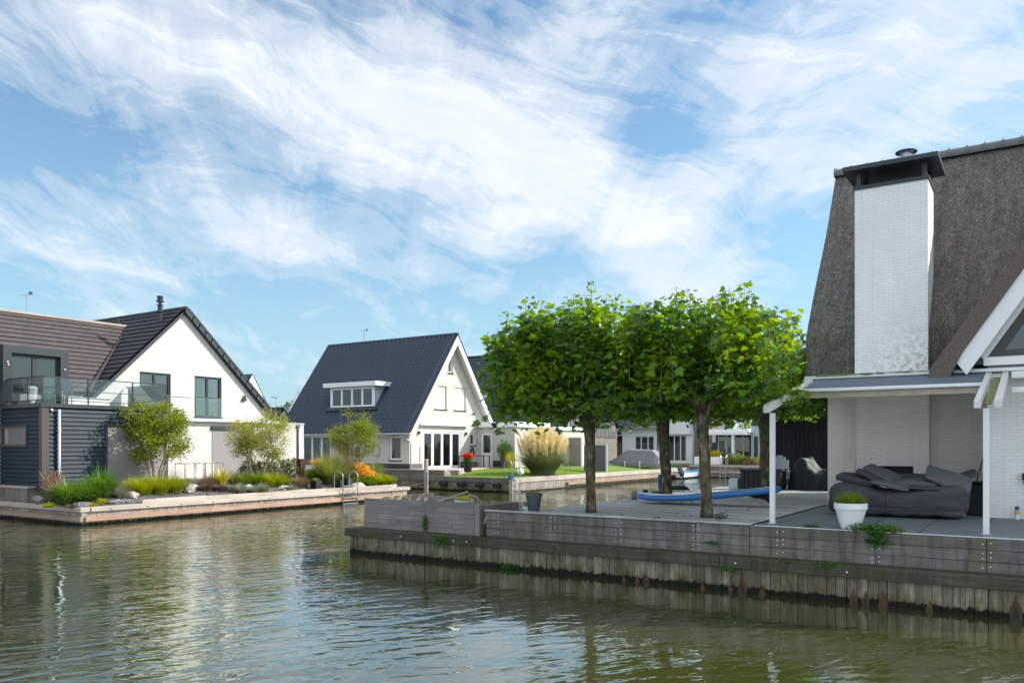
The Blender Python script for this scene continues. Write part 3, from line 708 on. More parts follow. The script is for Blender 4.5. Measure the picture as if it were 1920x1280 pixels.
# island of the gabled house: paved terrace, lawn sloping to the quay
slab('house_ground', -400, -25.2, 38.4, 66.2, -1.5, 0.62, 'soil')
lm = MB(); NX, NY = 16, 40
def lawn_z(x, y): return 0.84 + 0.30 * min(1, max(0, (y - 39.5) / 7)) * min(1, max(0, (-26.2 - x) / 3)) 
for i in range(NX + 1):
    for j in range(NY + 1):
        x = -25.18 - (34.0 - 25.18) * i / NX; yy = 38.45 + (66.1 - 38.45) * j / NY; lm.v.append((x, yy, lawn_z(x, yy)))
for i in range(NX):
    for j in range(NY):
        a = i * (NY + 1) + j; lm.f.append((a, a + 1, a + NY + 2, a + NY + 1))
tag(lm.build('lawn', 'lawn', fix=False, smooth=True, origin=(-25, 38.4, .8)), kind='structure')
tm = MB(); tm.prism([(-60, 38.75), (-30.3, 38.75), (-30.3, 40.6), (-31.9, 43.5), (-31.9, 47.4), (-60, 47.4)], 'z', 0.63, 1.165)
tag(tm.build('paved_terrace', 'paving', origin=(-34, 39, .6)), kind='structure')
n = 15000; x = rng.uniform(-31, -25.25, n); yy = rng.uniform(38.6, 52, n)
keep = ~((x < -30.2) & (yy < 41)); x, yy = x[keep], yy[keep]
zz_ = 0.83 + 0.30 * np.clip((yy - 39.5) / 7, 0, 1) * np.clip((-26.2 - x) / 3, 0, 1)
V, F = ribbon(np.stack([x, yy, zz_], 1), rng.uniform(0, 6.28, len(x)), rng.uniform(0, .5, len(x)), rng.uniform(.04, .09, len(x)), np.full(len(x), .012), .2, 2)
tag(np_mesh('grass', V, F, 'grass_lawn'), kind='stuff', label='short bright grass blades of the lawn')

# ================================================================== NEAR QUAY
Y0 = 14.62
q = thing('quay_wall', (-14.3, Y0, 0), 'weathered timber quay wall with mossy cap beam below the near deck', 'quay wall')
p = MB(); x = -14.22; rd = random.Random(5)
while x < 11:
    w_ = rd.uniform(.13, .2); j = rd.uniform(0, .022)
    p.box(x, x + w_ - rd.choice((.002, .004, .012)), Y0 - .05 - j, Y0, -.9, .46); x += w_
p.build('sheet_piling', 'wood_pile', q, bevel=.006)
MB().box(-14.2, 11, Y0, 15.0, -.9, .44).build('backing', 'wood_black', q)
c = MB(); x = -14.42
for L_ in (4.3, 5.2, 4.8, 5.1, 6.3):
    c.box(x, x + L_ - .008, Y0 - .16, Y0 + .16, .44, .63); x += L_
c.build('cap_beam', 'wood_cap', q, bevel=.012)
MB().box(-14.42, -14.1, Y0 + .162, 17.7, .44, .625).build('cap_beam', 'wood_cap', q, bevel=.012)
p = MB(); y = Y0 + .01
while y < 17.7: p.box(-14.27, -14.21, y, y + .19, -.9, .44); y += .2
p.build('sheet_piling', 'wood_pile', q, bevel=.006)
MB().box(-14.3, -14.2, Y0 - .09, Y0 - .0, -.9, .44).build('corner_post', 'wood_pile', q)
# horizontal facing boards
f = MB(); rd = random.Random(9)
joints = [-10.36] + [ony(px, 14.82).x for px in (1037, 1160, 1305, 1406, 1463, 1642, 1850)] + [2.2, 5.4]
for k in range(3):
    js = joints[::1] if k == 1 else [joints[i] for i in ((0, 2, 4, 6, 7, 8, 9) if k == 0 else (0, 1, 3, 4, 5, 7, 9))]
    for a, b in zip(js, js[1:]):
        o_ = rd.uniform(0, .008)
        f.box(a + .004, b - .004, 14.79 - o_, 14.845, .635 + .187 * k + (.0), .635 + .187 * (k + 1) - .006)
f.build('facing_board', 'wood_front', q, bevel=.006)
MB().box(-10.36, 11, 14.848, 15.05, .5, 1.12).build('backing', 'wood_black', q)
MB().box(-10.3, 11, 14.74, 14.80, .628, .650).build('dirt_shadow_line', 'soil', q)  # dark strip stands in for the shadow line and dirt below the boards
MB().box(-4.38, 11, 14.79, 14.86, 1.1975, 1.2055).build('edge_strip', 'white_alu', q)
e = MB(); e.box(-10.40, -4.45, 14.76, 14.858, 1.198, 1.232); e.build('edge_board', 'wood_deck', q, bevel=.006)
bolt = None
for i, px in enumerate((931, 1037, 1160, 1305, 1463, 1642, 1850)):
    X = ony(px, 14.79).x
    for k in range(3):
        for s_ in (-.055, .055):
            for dz in ((.05, .13) if (k + i) % 2 else (.09,)):
                pos = Vector((X + s_, 14.782, .635 + .187 * k + dz + .02 * (s_ > 0)))
                if bolt is None:
                    bm_ = MB().lathe((0, 0, 0), [(.011, 0), (.011, .004), (.006, .008)], 8).mesh('bolt'); bm_.transform(Matrix.Rotation(R(90), 4, 'X')); bm_.materials.append(M['white_alu']); bolt = bm_
                bo = bpy.data.objects.new('bolt', bolt); COL.objects.link(bo); bo.parent = q; bo.location = pos - ORG[q.name]; ORG[bo.name] = pos
for px, py in ((751, 1010), (850, 1014), (875, 1016), (1379, 1053), (1588, 1072)):
    X = ony(px, Y0 - .165).x; bo = bpy.data.objects.new('bolt', bolt); COL.objects.link(bo); bo.parent = q; bo.scale = (1.5, 1.5, 1.5)
    bo.location = Vector((X, Y0 - .165, .53)) - ORG[q.name]; ORG[bo.name] = Vector((X, Y0, .53))
r_ = MB(); rd = random.Random(2)
for px, hh in ((1170, .14), (1195, .13), (1212, .16), (1318, .12), (1370, .16), (1391, .38), (1429, .16), (1600, .25), (1623, .24), (1743, .18), (1905, .42), (1655, .3)):
    X = ony(px, Y0 - .075).x; ww = .03 + hh * .15; hh *= .8
    pts = [(X - ww, -.05), (X + ww, -.05), (X + ww * .8, hh * .45), (X + ww * .3, hh * .8), (X, hh + .05), (X - ww * .35, hh * .8), (X - ww * .85, hh * .4)]
    pts = [(a + rd.uniform(-.012, .012), z) for a, z in pts]
    r_.prism(pts, 'y', Y0 - .078, Y0 - .073)
r_.build('rust_stain', 'rust', q)
d_ = MB()
for px, hh in ((1391, .22), (1623, .13), (1905, .25), (1212, .08), (1600, .10)):
    X = ony(px, Y0 - .08).x; ww = .03 + hh * .16; hh *= .9
    d_.prism([(X - ww, -.06), (X + ww, -.06), (X + ww * .4, hh * .7), (X, hh), (X - ww * .5, hh * .65)], 'y', Y0 - .083, Y0 - .079)
d_.build('rotten_hole', 'black', q)

# raised planter of rough boards at the corner
pb = thing('planter_box', (-14.1, 14.86, .63), 'big empty raised planter box of rough grey boards on the quay corner', 'planter box')
f = MB(); rd = random.Random(4); z = .63
for k in range(6):
    hh = .122; x = -14.08 + .001 * k
    while x < -10.72:
        L_ = min(rd.choice((.5, .8, 1.1, 1.5, .35)), -10.70 - x)
        if -10.70 - x - L_ < .25: L_ = -10.70 - x
        dd = rd.uniform(0, .012); f.box(x + .0015, x + L_ - .0015, 14.80 - dd, 14.86, z + .001, z + hh - .001); x += L_
    z += hh
f.build('front_panel', 'wood_box', pb, bevel=.004)
s_ = MB()
for k in range(4): s_.box(-14.08, -14.02, 14.87, 17.5, .63 + k * .183, .63 + (k + 1) * .183 - .003)
s_.build('side_panel', 'wood_pale_y', pb, bevel=.004)  # paler timber here paints sunlight onto the inside of the panel
s_ = MB()
for k in range(4): s_.box(-14.01, -12.9, 17.3, 17.36, .63 + k * .165, .63 + (k + 1) * .165 - .003)
s_.box(-12.98, -12.90, 16.5, 17.29, .63, 1.29); s_.build('back_panel', 'wood_box_y', pb, bevel=.004)
MB().box(-10.69, -10.55, 14.79, 14.95, .63, 1.335).build('corner_post', 'wood_post', pb, bevel=.006)
s_ = MB()
for k in range(4): s_.box(-10.66, -10.60, 14.96, 16.6, .63 + k * .17, .63 + (k + 1) * .17 - .003)
s_.build('side_panel', 'wood_box_y', pb, bevel=.004)
MB().box(-10.585, -10.42, 16.45, 16.6, .63, 1.31).build('corner_post', 'wood_pale', pb, bevel=.006)
bb = MB().box(-13.9, -10.8, 14.9, 16.3, .62, .95).build('soil', 'soil', pb)
# black hose ring and bar showing above it
hr = MB(); hr.tube([Vector((-12.3, 16.9, 1.22)) + Vector((.16 * math.cos(a), .09 * math.cos(a), .16 * math.sin(a))) for a in np.linspace(0, math.pi, 12)], .014, 6)
tag(hr.build('hose_loop', 'zinc'), 'pale hose loop arching above the corner planter boards', 'hose')
hr = MB(); hr.bar((-12.9, 16.0, 1.20), (-12.2, 16.6, 1.50), .025, .025)
tag(hr.build('pole', 'zinc'), 'thin grey pole leaning on the planter boards at the quay corner', 'pole')

def pot(name, c, r0, r1, h, mat, label, cat='plant pot', rim=.04, parent=None, lip=.018):
    t_ = thing(name, c, label, cat)
    b = MB(); b.lathe(c, [(r0, 0), (r1 * .985, h - rim), (r1 * .985 - .001, h - rim + .001)], 28); b.build('pot_body', mat, t_, smooth=False)
    r_ = MB(); n = 28; prof = [(r1 + lip, h - rim), (r1 + lip, h), (r1 - .015, h), (r1 - .03, h - rim * 1.2)]
    r_.lathe((c[0], c[1], c[2]), prof, n); r_.build('rim', mat, t_)
    return t_
yp = pot('flower_pot', (-12.25, 16.5, .95), .15, .23, .33, 'board_white', 'white pot of yellow grass behind the corner planter boards')
clump('foliage', (-12.25, 16.5, 1.24), 260, .26, .3, 'grass_yellow', spread=1.4, width=.012, parent=yp)
dp = at(1001, 957, 1.2)
dpt = pot('flower_pot', (dp.x, dp.y, 1.232 if dp.y < 14.86 else 1.202), .125, .175, .39, 'pot_grey', 'slate grey pot on the deck edge at its left corner', rim=.07)
tag(leaves('foliage', blob_pts(160, (dp.x, dp.y, 1.60), (.16, .16, .05), .2), .035, 'grass_olive', dpt))
wp2 = pot('flower_pot', (dp.x - .32, dp.y + .32, 1.0), .10, .14, .26, 'white', 'small white pot half hidden behind the slate grey pot', rim=.05)
clump('foliage', (dp.x - .32, dp.y + .32, 1.25), 70, .2, .14, 'grass_olive', spread=.9, width=.01, parent=wp2)

# weeds growing from the wall
def weed(c, r, n, label, size=.035, mat='weed', h=None, elong=(1, .6, 1)):
    P = blob_pts(int(n * 1.7), c, (r * elong[0], r * elong[1], r * elong[2]), .1)
    o = leaves('weed', P, rng.uniform(.6, 1.3, len(P)) * size, mat, origin=c); tag(o, label, 'weed', 'weeds growing out of the quay timbers')
for px, py, z, Y, r, n, lab, el in (
    (797, 996, .85, 14.76, .13, 170, 'leafy green weed climbing the rough planter boards', (.6, .5, 1.7)),
    (826, 1012, .50, 14.40, .2, 260, 'bushy green weed hanging over the cap beam below the planter', (1.2, .5, .9)),
    (952, 1060, .05, 14.5, .14, 160, 'green tuft at the waterline left of the rust stains', (1.2, .5, .7)),
    (1038, 1035, .42, 14.44, .10, 60, 'thin green weed hanging from the cap beam under the slate grey pot', (.5, .4, 1.6)),
    (1365, 1076, .42, 14.42, .12, 130, 'small weed on the cap beam above the largest rust stain', (1.6, .5, .5)),
    (1336, 1020, .84, 14.76, .07, 50, 'tiny weed in a seam of the facing boards', (1.8, .4, .5)),
    (1472, 1050, .62, 14.5, .10, 90, 'sparse weed on the ledge below the left white awning post', (1.8, .7, .4)),
    (1555, 1055, .64, 14.5, .16, 220, 'wide low weed on the ledge below the white flower pot', (1.9, .8, .4)),
    (1522, 985, 1.22, 14.95, .10, 110, 'small weed between terrace tiles right of the left awning post', (1.5, .8, .5)),
    (1352, 966, 1.25, 15.75, .10, 130, 'green tuft at the foot of the right front plane tree', (1.5, 1, .8)),
    (1232, 968, 1.22, 14.95, .05, 60, 'tiny green sprig on the deck between the two front plane trees', (1.8, .8, .4))):
    weed(Vector((ony(px, Y).x, Y, z)), r, n, lab, elong=el)
P = Vector((ony(1640, 14.86).x, 14.86, 1.23))
fr = blob_pts(900, P, (.46, .17, .11), .1); fr2 = blob_pts(260, P + Vector((.06, -.14, -.14)), (.22, .05, .16), .1)
tag(leaves('fern', np.concatenate([fr, fr2]), rng.uniform(.03, .07, len(fr) + len(fr2)), 'weed', origin=P), 'bright green fern spilling over the terrace edge beside the white pot', 'fern')

# ================================================================== PLANE TREES
def plane_tree(base, h_fork, half, ztop, label, nshoot=95, seed=1, r=.125, lean=(0, 0), drops=500, shift=(0, 0)):
    rg = np.random.default_rng(seed)
    t_ = thing('plane_tree', base, label, 'tree', 'pleached plane trees on the deck')
    b = Vector(base); top = b + Vector((lean[0], lean[1], h_fork))
    pts = [b + (top - b) * k + Vector((rg.normal(0, .012), rg.normal(0, .012), 0)) * (0 < k < 1) for k in np.linspace(0, 1, 9)]
    rad = [r * 1.16, r * .98, r * .95, r * 1.0, r * .97, r * .96, r * 1.02, r * 1.12, r * 1.3]
    tr = MB(); tr.tube(pts, rad, 14)
    cx, cy_ = top.x + shift[0], top.y + shift[1]
    zc = top.z + .22
    for k in range(7):
        a = 2 * math.pi * k / 7 + rg.uniform(-.25, .25); L_ = half * rg.uniform(.9, 1.15)
        e = Vector((cx + L_ * math.cos(a), cy_ + L_ * math.sin(a), zc + rg.uniform(.0, .25)))
        m1 = top + Vector((.22 * math.cos(a), .22 * math.sin(a), .14)); m2 = m1.lerp(e, .5) + Vector((0, 0, .12))
        tr.tube([top + Vector((0, 0, -.14)), m1, m2, e], [r * .7, r * .52, r * .36, r * .18], 8)
    for k in range(3):
        a = rg.uniform(0, 6.28)
        tr.tube([top, top + Vector((.2 * math.cos(a), .2 * math.sin(a), .5)), top + Vector((.5 * math.cos(a + .6), .5 * math.sin(a + .6), 1.3))], [r * .7, r * .42, r * .2], 8)
    tr.build('trunk', 'bark', t_, smooth=True)
    sh = MB(); P, A = [], []
    for k in range(nshoot):
        x = cx + rg.uniform(-1, 1) * half; yy = cy_ + rg.uniform(-1, 1) * half
        rr_ = max(abs(x - cx), abs(yy - cy_)) / half
        zt = b.z + ztop - (rr_ ** 3) * (.55 + .5 * max(0, -(x - cx) / half) * (seed == 11)) + rg.normal(0, .17); z0 = zc + rg.uniform(-.1, .15) if rr_ < .93 else zc + rg.uniform(-.25, .5)
        if rg.uniform() < .035: zt += rg.uniform(.15, .38)
        ox, oy = (x - cx) * .10 + rg.normal(0, .10), (yy - cy_) * .10 + rg.normal(0, .10)
        p0 = Vector((x, yy, z0)); p1 = Vector((x + ox, yy + oy, zt))
        md = p0.lerp(p1, .5) + Vector((rg.normal(0, .07), rg.normal(0, .07), 0))
        sh.tube([p0, md, p1], [.010, .007, .003], 4, cap=False)
        L_ = (p1 - p0).length; m_ = max(6, int(L_ / .036)); s_ = (np.arange(m_) + rg.uniform(0, 1)) / m_
        q_ = np.array([tuple((p0.lerp(md, v * 2) if v < .5 else md.lerp(p1, v * 2 - 1))) for v in s_])
        a = np.arange(m_) * 2.4 + rg.uniform(0, 6); pet = rg.uniform(.05, .22, m_) * (1.1 - .5 * s_)
        q_[:, 0] += pet * np.cos(a); q_[:, 1] += pet * np.sin(a); q_[:, 2] += rg.normal(0.0, .03, m_)
        P.append(q_); A.append(a)
    sh.build('shoots', 'bark', t_)
    # drooping skirt of leaves under the frame
    q_ = np.stack([cx + rg.uniform(-1, 1, drops) * half * 1.08, cy_ + rg.uniform(-1, 1, drops) * half * 1.08, zc + rg.uniform(-.08, .3, drops)], 1); q_[:, 2] -= rg.uniform(0, 1, drops) * (.12 + .34 * np.clip((cx - q_[:, 0]) / half, 0, 1)) * (np.hypot(q_[:, 0] - cx, q_[:, 1] - cy_) > half * .7)
    q_ = q_[(np.hypot(q_[:, 0] - top.x, q_[:, 1] - top.y) > .85) | (q_[:, 2] > zc + .1)]; drops = len(q_)
    P.append(q_); A.append(rg.uniform(0, 6.28, drops))
    P = np.concatenate(P); A = np.concatenate(A); n = len(P)
    az = A + rg.normal(0, .5, n); el = rg.normal(-.25, .45, n); rl = rg.normal(0, .55, n)
    al = np.stack([np.cos(az) * np.cos(el), np.sin(az) * np.cos(el), np.sin(el)], 1)
    s1 = np.cross(al, np.tile([0, 0, 1.], (n, 1))); s1 /= np.linalg.norm(s1, axis=1)[:, None] + 1e-9; nm = np.cross(s1, al)
    s2 = s1 * np.cos(rl)[:, None] + nm * np.sin(rl)[:, None]; fr_ = np.stack([s2, al, np.cross(s2, al)], 2)
    zrel = np.clip((P[:, 2] - (b.z + ztop - .4)) / .6, 0, 1)
    size = rg.uniform(.09, .225, n) * (1 - .35 * zrel)
    leaves('crown', P, size, 'leaf_plane', t_, LEAF_PLANE, frames=fr_)
    return t_
t1, t3, t2 = at(1108, 960, 1.2), at(1325, 970, 1.2), at(1250, 932, 1.2)
plane_tree((t1.x, t1.y, 1.2), 1.98, 1.78, 4.38, 'front left plane tree with a forked greenish trunk and dense lobed leaves', seed=11, nshoot=158, r=.108, lean=(-.05, .02), drops=620)
plane_tree((t3.x, t3.y, 1.2), 2.25, 1.66, 4.32, 'front right plane tree with flaking trunk nearest the awning', seed=12, nshoot=122, r=.116, lean=(-.10, .05), drops=520)
plane_tree((t2.x, t2.y, 1.2), 2.15, 1.8, 4.5, 'back left plane tree standing behind the blue paddle board', seed=13, nshoot=120, r=.15, lean=(-.12, 0), drops=700)
plane_tree((-6.25, 22.3, 1.2), 2.25, 1.65, 4.35, 'back right plane tree beside the black storage chest', seed=14, nshoot=105, r=.15, drops=560)
plane_tree((-7.9, 27.8, 1.2), 2.25, 1.5, 4.6, 'rear plane tree between the storage chest and the thatched house', seed=15, nshoot=70, r=.15, drops=400)

# string of bulbs under the crowns
sl = thing('string_lights', (-9.3, 17.2, 3.2), 'string of clear round bulbs hanging under the plane trees', 'string lights')
A_, B_ = Vector((-8.6, 16.5, 3.42)), Vector((-9.0, 21.5, 3.55)); cpts = []
for k in np.linspace(0, 1, 17): cpts.append(A_.lerp(B_, k) + Vector((0, 0, -.35 * 4 * k * (1 - k))))
MB().tube(cpts, .006, 5).build('cable', 'rubber', sl)
for px, py in ((1134, 790), (1157, 796), (1178, 793)):
    k = min(range(17), key=lambda i: abs(960 + 1514 * ((cpts[i].x * cy + cpts[i].y * sny) / (-cpts[i].x * sny + cpts[i].y * cy)) - px)); c = cpts[k]
    hd = MB(); hd.tube([c, c + Vector((0, 0, -.07))], .02, 8); ho = hd.build('bulb_holder', 'rubber', sl)
    MB().sphere(c + Vector((0, 0, -.115)), .048).build('bulb', 'bulb', sl, smooth=True)

# ================================================================== THINGS ON THE DECK
# paddle board, tail resting on its fins
sb = thing('paddle_board', (-7.0, 19.3, 1.2), 'long blue inflatable paddle board lying on the deck, raised at its fin end', 'paddle board')
N = 40; L_ = 3.62; V, F = [], []
def board_c(s): return Vector((-8.72 + L_ * s, 19.25 + .12 * s, 1.285 + .10 * (1 - s) ** 6 + .36 * s ** 1.5))
def board_w(s): return .44 * min(1, (max(s, .0001) / .16) ** .5) * min(1, (max(1 - s, .0001) / .22) ** .55)
side = MB(); topm = MB(); rings = []; K = 16
for i in range(N + 1):
    s = i / N; c = board_c(s); w_ = max(board_w(s), .015); th = .082 * (1 if 0.02 < s < .985 else .6)
    ring = []
    for k in range(K):
        a = 2 * math.pi * k / K; ca, sa = math.cos(a), math.sin(a)
        yy = math.copysign(abs(ca) ** .45, ca) * w_ if w_ > .1 else ca * w_; z = math.copysign(abs(sa) ** .8, sa) * th
        ring.append((c.x, c.y + yy, c.z + z))
    rings.append(ring)
for rg_ in rings: side.v += rg_
for i in range(N):
    for k in range(K): side.f.append((i * K + k, i * K + (k + 1) % K, (i + 1) * K + (k + 1) % K, (i + 1) * K + k))
side.f.append(tuple(range(K))); side.f.append(tuple(N * K + k for k in reversed(range(K))))
side.build('hull', 'blue', sb, smooth=True)
def strip(s0, s1, f0, dz, mat, nm):
    m_ = MB(); n_ = 26
    for i in range(n_ + 1):
        s = s0 + (s1 - s0) * i / n_; c = board_c(s); w_ = board_w(s) * f0
        for u in (-1, -.5, 0, .5, 1): m_.v.append((c.x, c.y + u * w_, c.z + .082 + dz - .012 * (abs(u) == 1)))
    for i in range(n_):
        for u in range(4): m_.f.append((i * 5 + u, (i + 1) * 5 + u, (i + 1) * 5 + u + 1, i * 5 + u + 1))
    m_.build(nm, mat, sb, smooth=True, fix=False)
strip(.025, .975, .84, .004, 'board_white', 'top_skin'); strip(.42, .86, .70, .011, 'teal', 'grip_pad')
for s, hh, yy, L2 in ((.86, .27, 0, .25), (.80, .09, -.16, .16), (.80, .09, .16, .16)):
    c = board_c(s); m_ = MB(); m_.prism([(c.x - .02, c.z - .07), (c.x + L2, c.z - .06), (c.x + L2 + .12, c.z - .05 - hh), (c.x + L2, c.z - .05 - hh * .9)], 'y', c.y + yy - .012, c.y + yy + .012)
    m_.build('fin', 'rubber', sb)
# storage chest
c0 = at(1387, 917, 1.2)
ch = thing('storage_chest', (c0.x, c0.y, 1.2), 'black ribbed garden storage chest on the deck left of the back right tree', 'storage chest')
cx0, cy0 = c0.x, c0.y
MB().box(cx0 + .02, cx0 + 1.33, cy0 + .02, cy0 + .72, 1.22, 1.82).build('chest_body', 'wood_black', ch)
b_ = MB()
for k in range(9): b_.box(cx0 + .03 + k * .145, cx0 + .03 + k * .145 + .125, cy0, cy0 + .018, 1.23, 1.81)
b_.build('front_ribs', 'black', ch, bevel=.006)
MB().box(cx0 - .03, cx0 + 1.38, cy0 - .03, cy0 + .77, 1.825, 1.90).build('lid', 'anthracite', ch, bevel=.01)
hb = MB(); hb.box(cx0 - .42, cx0 - .10, cy0 + .1, cy0 + .5, 1.2, 1.52); hb.box(cx0 - .40, cx0 - .12, cy0 + .12, cy0 + .48, 1.52, 1.56)
tag(hb.build('crate', 'board_white', bevel=.02), 'pale blue plastic box beside the black storage chest', 'box')
# slatted pale blue garden chair behind the chest
gc = thing('garden_chair', (cx0 + .95, cy0 + 1.3, 1.2), 'pale blue slatted garden chair with rounded back behind the black storage chest', 'chair')
for k in range(6):
    hh = .92 + .22 * math.sin(math.pi * (k + .5) / 6)
    MB().box(cx0 + .62 + k * .105, cx0 + .62 + k * .105 + .09, cy0 + 1.45, cy0 + 1.47, 1.45, 1.2 + hh).build('back_slat', 'board_white', gc, bevel=.005)
MB().box(cx0 + .60, cx0 + 1.26, cy0 + 1.0, cy0 + 1.44, 1.52, 1.55).build('seat', 'board_white', gc)
for u in (.6, 1.2):
    MB().box(cx0 + u, cx0 + u + .06, cy0 + 1.0, cy0 + 1.06, 1.2, 1.78).build('leg', 'board_white', gc)
    MB().box(cx0 + u, cx0 + u + .06, cy0 + 1.41, cy0 + 1.449, 1.2, 1.78).build('leg', 'board_white', gc)
    MB().box(cx0 + u - .03, cx0 + u + .09, cy0 + .95, cy0 + 1.448, 1.782, 1.81).build('armrest', 'board_white', gc)
# low mooring posts on the deck edge
for px, py, hh, lab in ((1189, 936, .24, 'pale round stub of a mooring post by the nose of the paddle board'), (1210, 933, .23, 'darker stub of a mooring post just right of the pale one')):
    p_ = at(px, py, 1.2); b_ = MB(); b_.lathe((p_.x, p_.y, 1.2), [(.075, 0), (.072, hh - .03), (.05, hh)], 12)
    tag(b_.build('mooring_post', 'wood_post' if px < 1200 else 'wood_black', smooth=True), lab, 'mooring post', 'mooring posts along the left deck edge')
p_ = at(1231, 932, 1.2); b_ = MB(); b_.box(p_.x - .12, p_.x + .12, p_.y - .1, p_.y + .1, 1.2, 1.38)
tag(b_.build('wooden_block', 'wood_front', bevel=.01), 'short square timber block beside the back left tree trunk', 'timber block')
rc = MB(); p_ = at(1274, 919, 1.2); pts = []
for k in range(90): a = k * .35; pts.append((p_.x + (.34 - .0012 * k) * math.cos(a), p_.y + (.30 - .001 * k) * math.sin(a), 1.215 + .0014 * k + .008 * math.sin(k)))
rc.tube(pts, .016, 5); tag(rc.build('coiled_hose', 'rubber', smooth=True), 'dark coiled hose lying on the deck behind the paddle board', 'hose')
# pole with blue fender cap beyond
p_ = onx(1237, -10.2); pm = thing('mooring_pole', (p_.x, p_.y, -.5), 'thin dark pole with blue sleeve in the water behind the back left tree', 'mooring pole')
MB().tube([(p_.x, p_.y, -.5), (p_.x, p_.y, 1.75)], .045, 10).build('pole', 'wood_post', pm)
MB().tube([(p_.x, p_.y, 1.3), (p_.x, p_.y, 1.72)], .055, 10).build('sleeve', 'blue_dark', pm)

P_ = np.stack([rng.uniform(-9.3, -4.5, 70), rng.uniform(15.0, 22, 70), np.full(70, 1.212)], 1)
tag(leaves('fallen_leaves', P_, rng.uniform(.04, .10, 70), 'leaf_fallen', None, LEAF_PLANE, tilt=.12), kind='stuff', label='a few dry leaves scattered on the deck boards')
# dark shed behind the deck
YS = 31.0
ds = thing('shed', (-8.9, YS, 1.2), 'black stained plank shed behind the deck under the plane trees', 'shed')
b_ = MB(); x = -8.95
while x < -2.0: b_.box(x, x + .155, YS - .03, YS, 1.2, 3.35); x += .165
b_.build('wall', 'wood_black', ds)
MB().box(-8.95, -2.0, YS, YS + 4, 1.2, 3.9).build('wall', 'black', ds)
for z in (3.36, 3.50, 3.66): MB().box(-8.95, -2, YS - .06, YS, z, z + .09).build('rail_board', 'wood_black', ds)
MB().prism([(YS - .4, 3.75), (YS + 4.3, 3.95), (YS + 4.3, 4.1), (YS - .4, 3.9)], 'x', -9.2, -1.8).build('roof', 'black', ds)
# tarpaulin over furniture
tp = MB(); NX, NY = 34, 22; x0, x1, y0_, y1_ = -8.3, -4.9, 26.8, 28.6
x0, x1, y0_, y1_ = ony(1476, 27.5).x, ony(1590, 27.5).x, 27.4, 29.2
def tz(u, v):
    e = min(u, 1 - u, v * 1.2, 1 - v) * 9
    h_ = .72 + .34 * math.exp(-((u - .22) / .13) ** 2) + .14 * math.exp(-((u - .9) / .25) ** 2) - .14 * math.sin(math.pi * min(1, max(0, (u - .3) / .5)))
    return 1.2 + h_ * min(1, max(0, e)) ** .5
for i in range(NX + 1):
    for j in range(NY + 1):
        u, v = i / NX, j / NY; z = tz(u, v)
        fold = .09 * mnoise.noise(Vector((u * 9, v * 3, 1))) + .03 * math.sin(u * 34 + v * 5) * (1 - min(1, min(v, 1 - v) * 6))
        tp.v.append((x0 + (x1 - x0) * u + .03 * math.sin(v * 20), y0_ + (y1_ - y0_) * v + fold, z + (.03 * math.sin(u * 19 + v * 11) + .12 * mnoise.noise(Vector((u * 8, v * 6, 5)))) * (z > 1.25)))
for i in range(NX):
    for j in range(NY): a = i * (NY + 1) + j; tp.f.append((a, a + NY + 1, a + NY + 2, a + 1))
tag(tp.build('tarpaulin', 'tarp', smooth=True, fix=False), 'glossy black tarpaulin draped over furniture in front of the black shed', 'tarpaulin')

# ================================================================== THATCHED HOUSE
from mathutils import noise as mnoise
th = thing('thatched_house', (-4.38, 20.9, 1.2), 'white brick house with steep reed thatch roof beside the deck', 'house')
w = MB(); w.box(-4.38, -.6, 20.9, 27.5, 1.1, 4.6); ow = w.build('wall', 'patio_brick', th)
w = MB(); w.box(-.9, 12, 19.0, 27.4, 1.1, 4.3); w.build('wall', 'near_brick', th, label='whitewashed brick wall of the front wing')
br = MB().box(-3.63, -2.10, 20.4, 21.40, 1.15, 4.21).build('chimney_breast', 'patio_brick', th)
carve(br, [(-3.24, -2.42, 20.0, 20.85, 1.72, 2.19)])
MB().box(-3.235, -2.425, 20.80, 20.84, 1.73, 2.185).build('fireplace', 'black', th)
MB().box(-4.36, -.92, 19.0, 20.89, 4.03, 4.19).build('patio_ceiling', 'offwhite', th)
# chimney
cs = MB().box(-3.63, -2.10, 20.2, 21.30, 4.22, 8.62).build('chimney', 'chimney_brick', th)
c_ = MB(); c_.box(-3.66, -2.07, 20.17, 21.33, 8.622, 8.70)
for x in (-3.60, -2.22):
    for y in (20.22, 21.16): c_.box(x, x + .10, y, y + .10, 8.70, 9.02)
c_.build('cap_frame', 'anthracite', cs)
MB().box(-3.86, -1.87, 19.95, 21.56, 9.02, 9.13).build('cap_plate', 'anthracite', cs, bevel=.01)
MB().box(-3.3, -2.5, 20.6, 21.2, 8.70, 8.86).build('flue_base', 'black', cs)
MB().lathe((-2.62, 20.85, 9.13), [(.15, 0), (.15, .06), (.13, .08), (.13, .20), (.15, .21), (.15, .26), (.12, .28), (.12, .36), (.21, .37), (.22, .385), (.21, .40), (.05, .44)], 28).build('flue', 'steel', cs, smooth=False)
MB().lathe((-2.62, 20.85, 9.13), [(.19, .365), (.235, .37), (.235, .395), (.06, .45)], 28).build('flue_cap', 'anthracite', cs)
MB().tube([(-2.45, 20.9, 9.13), (-2.40, 20.95, 9.32), (-2.2, 21.0, 9.34)], .01, 5).build('wire', 'steel', cs)
sp = MB(); sp.box(-2.098, -2.085, 20.5, 20.6, 4.6, 4.64); sp.box(-3.70, -3.632, 20.36, 20.40, 4.6, 4.63); sp.build('wall_tie', 'black', cs)

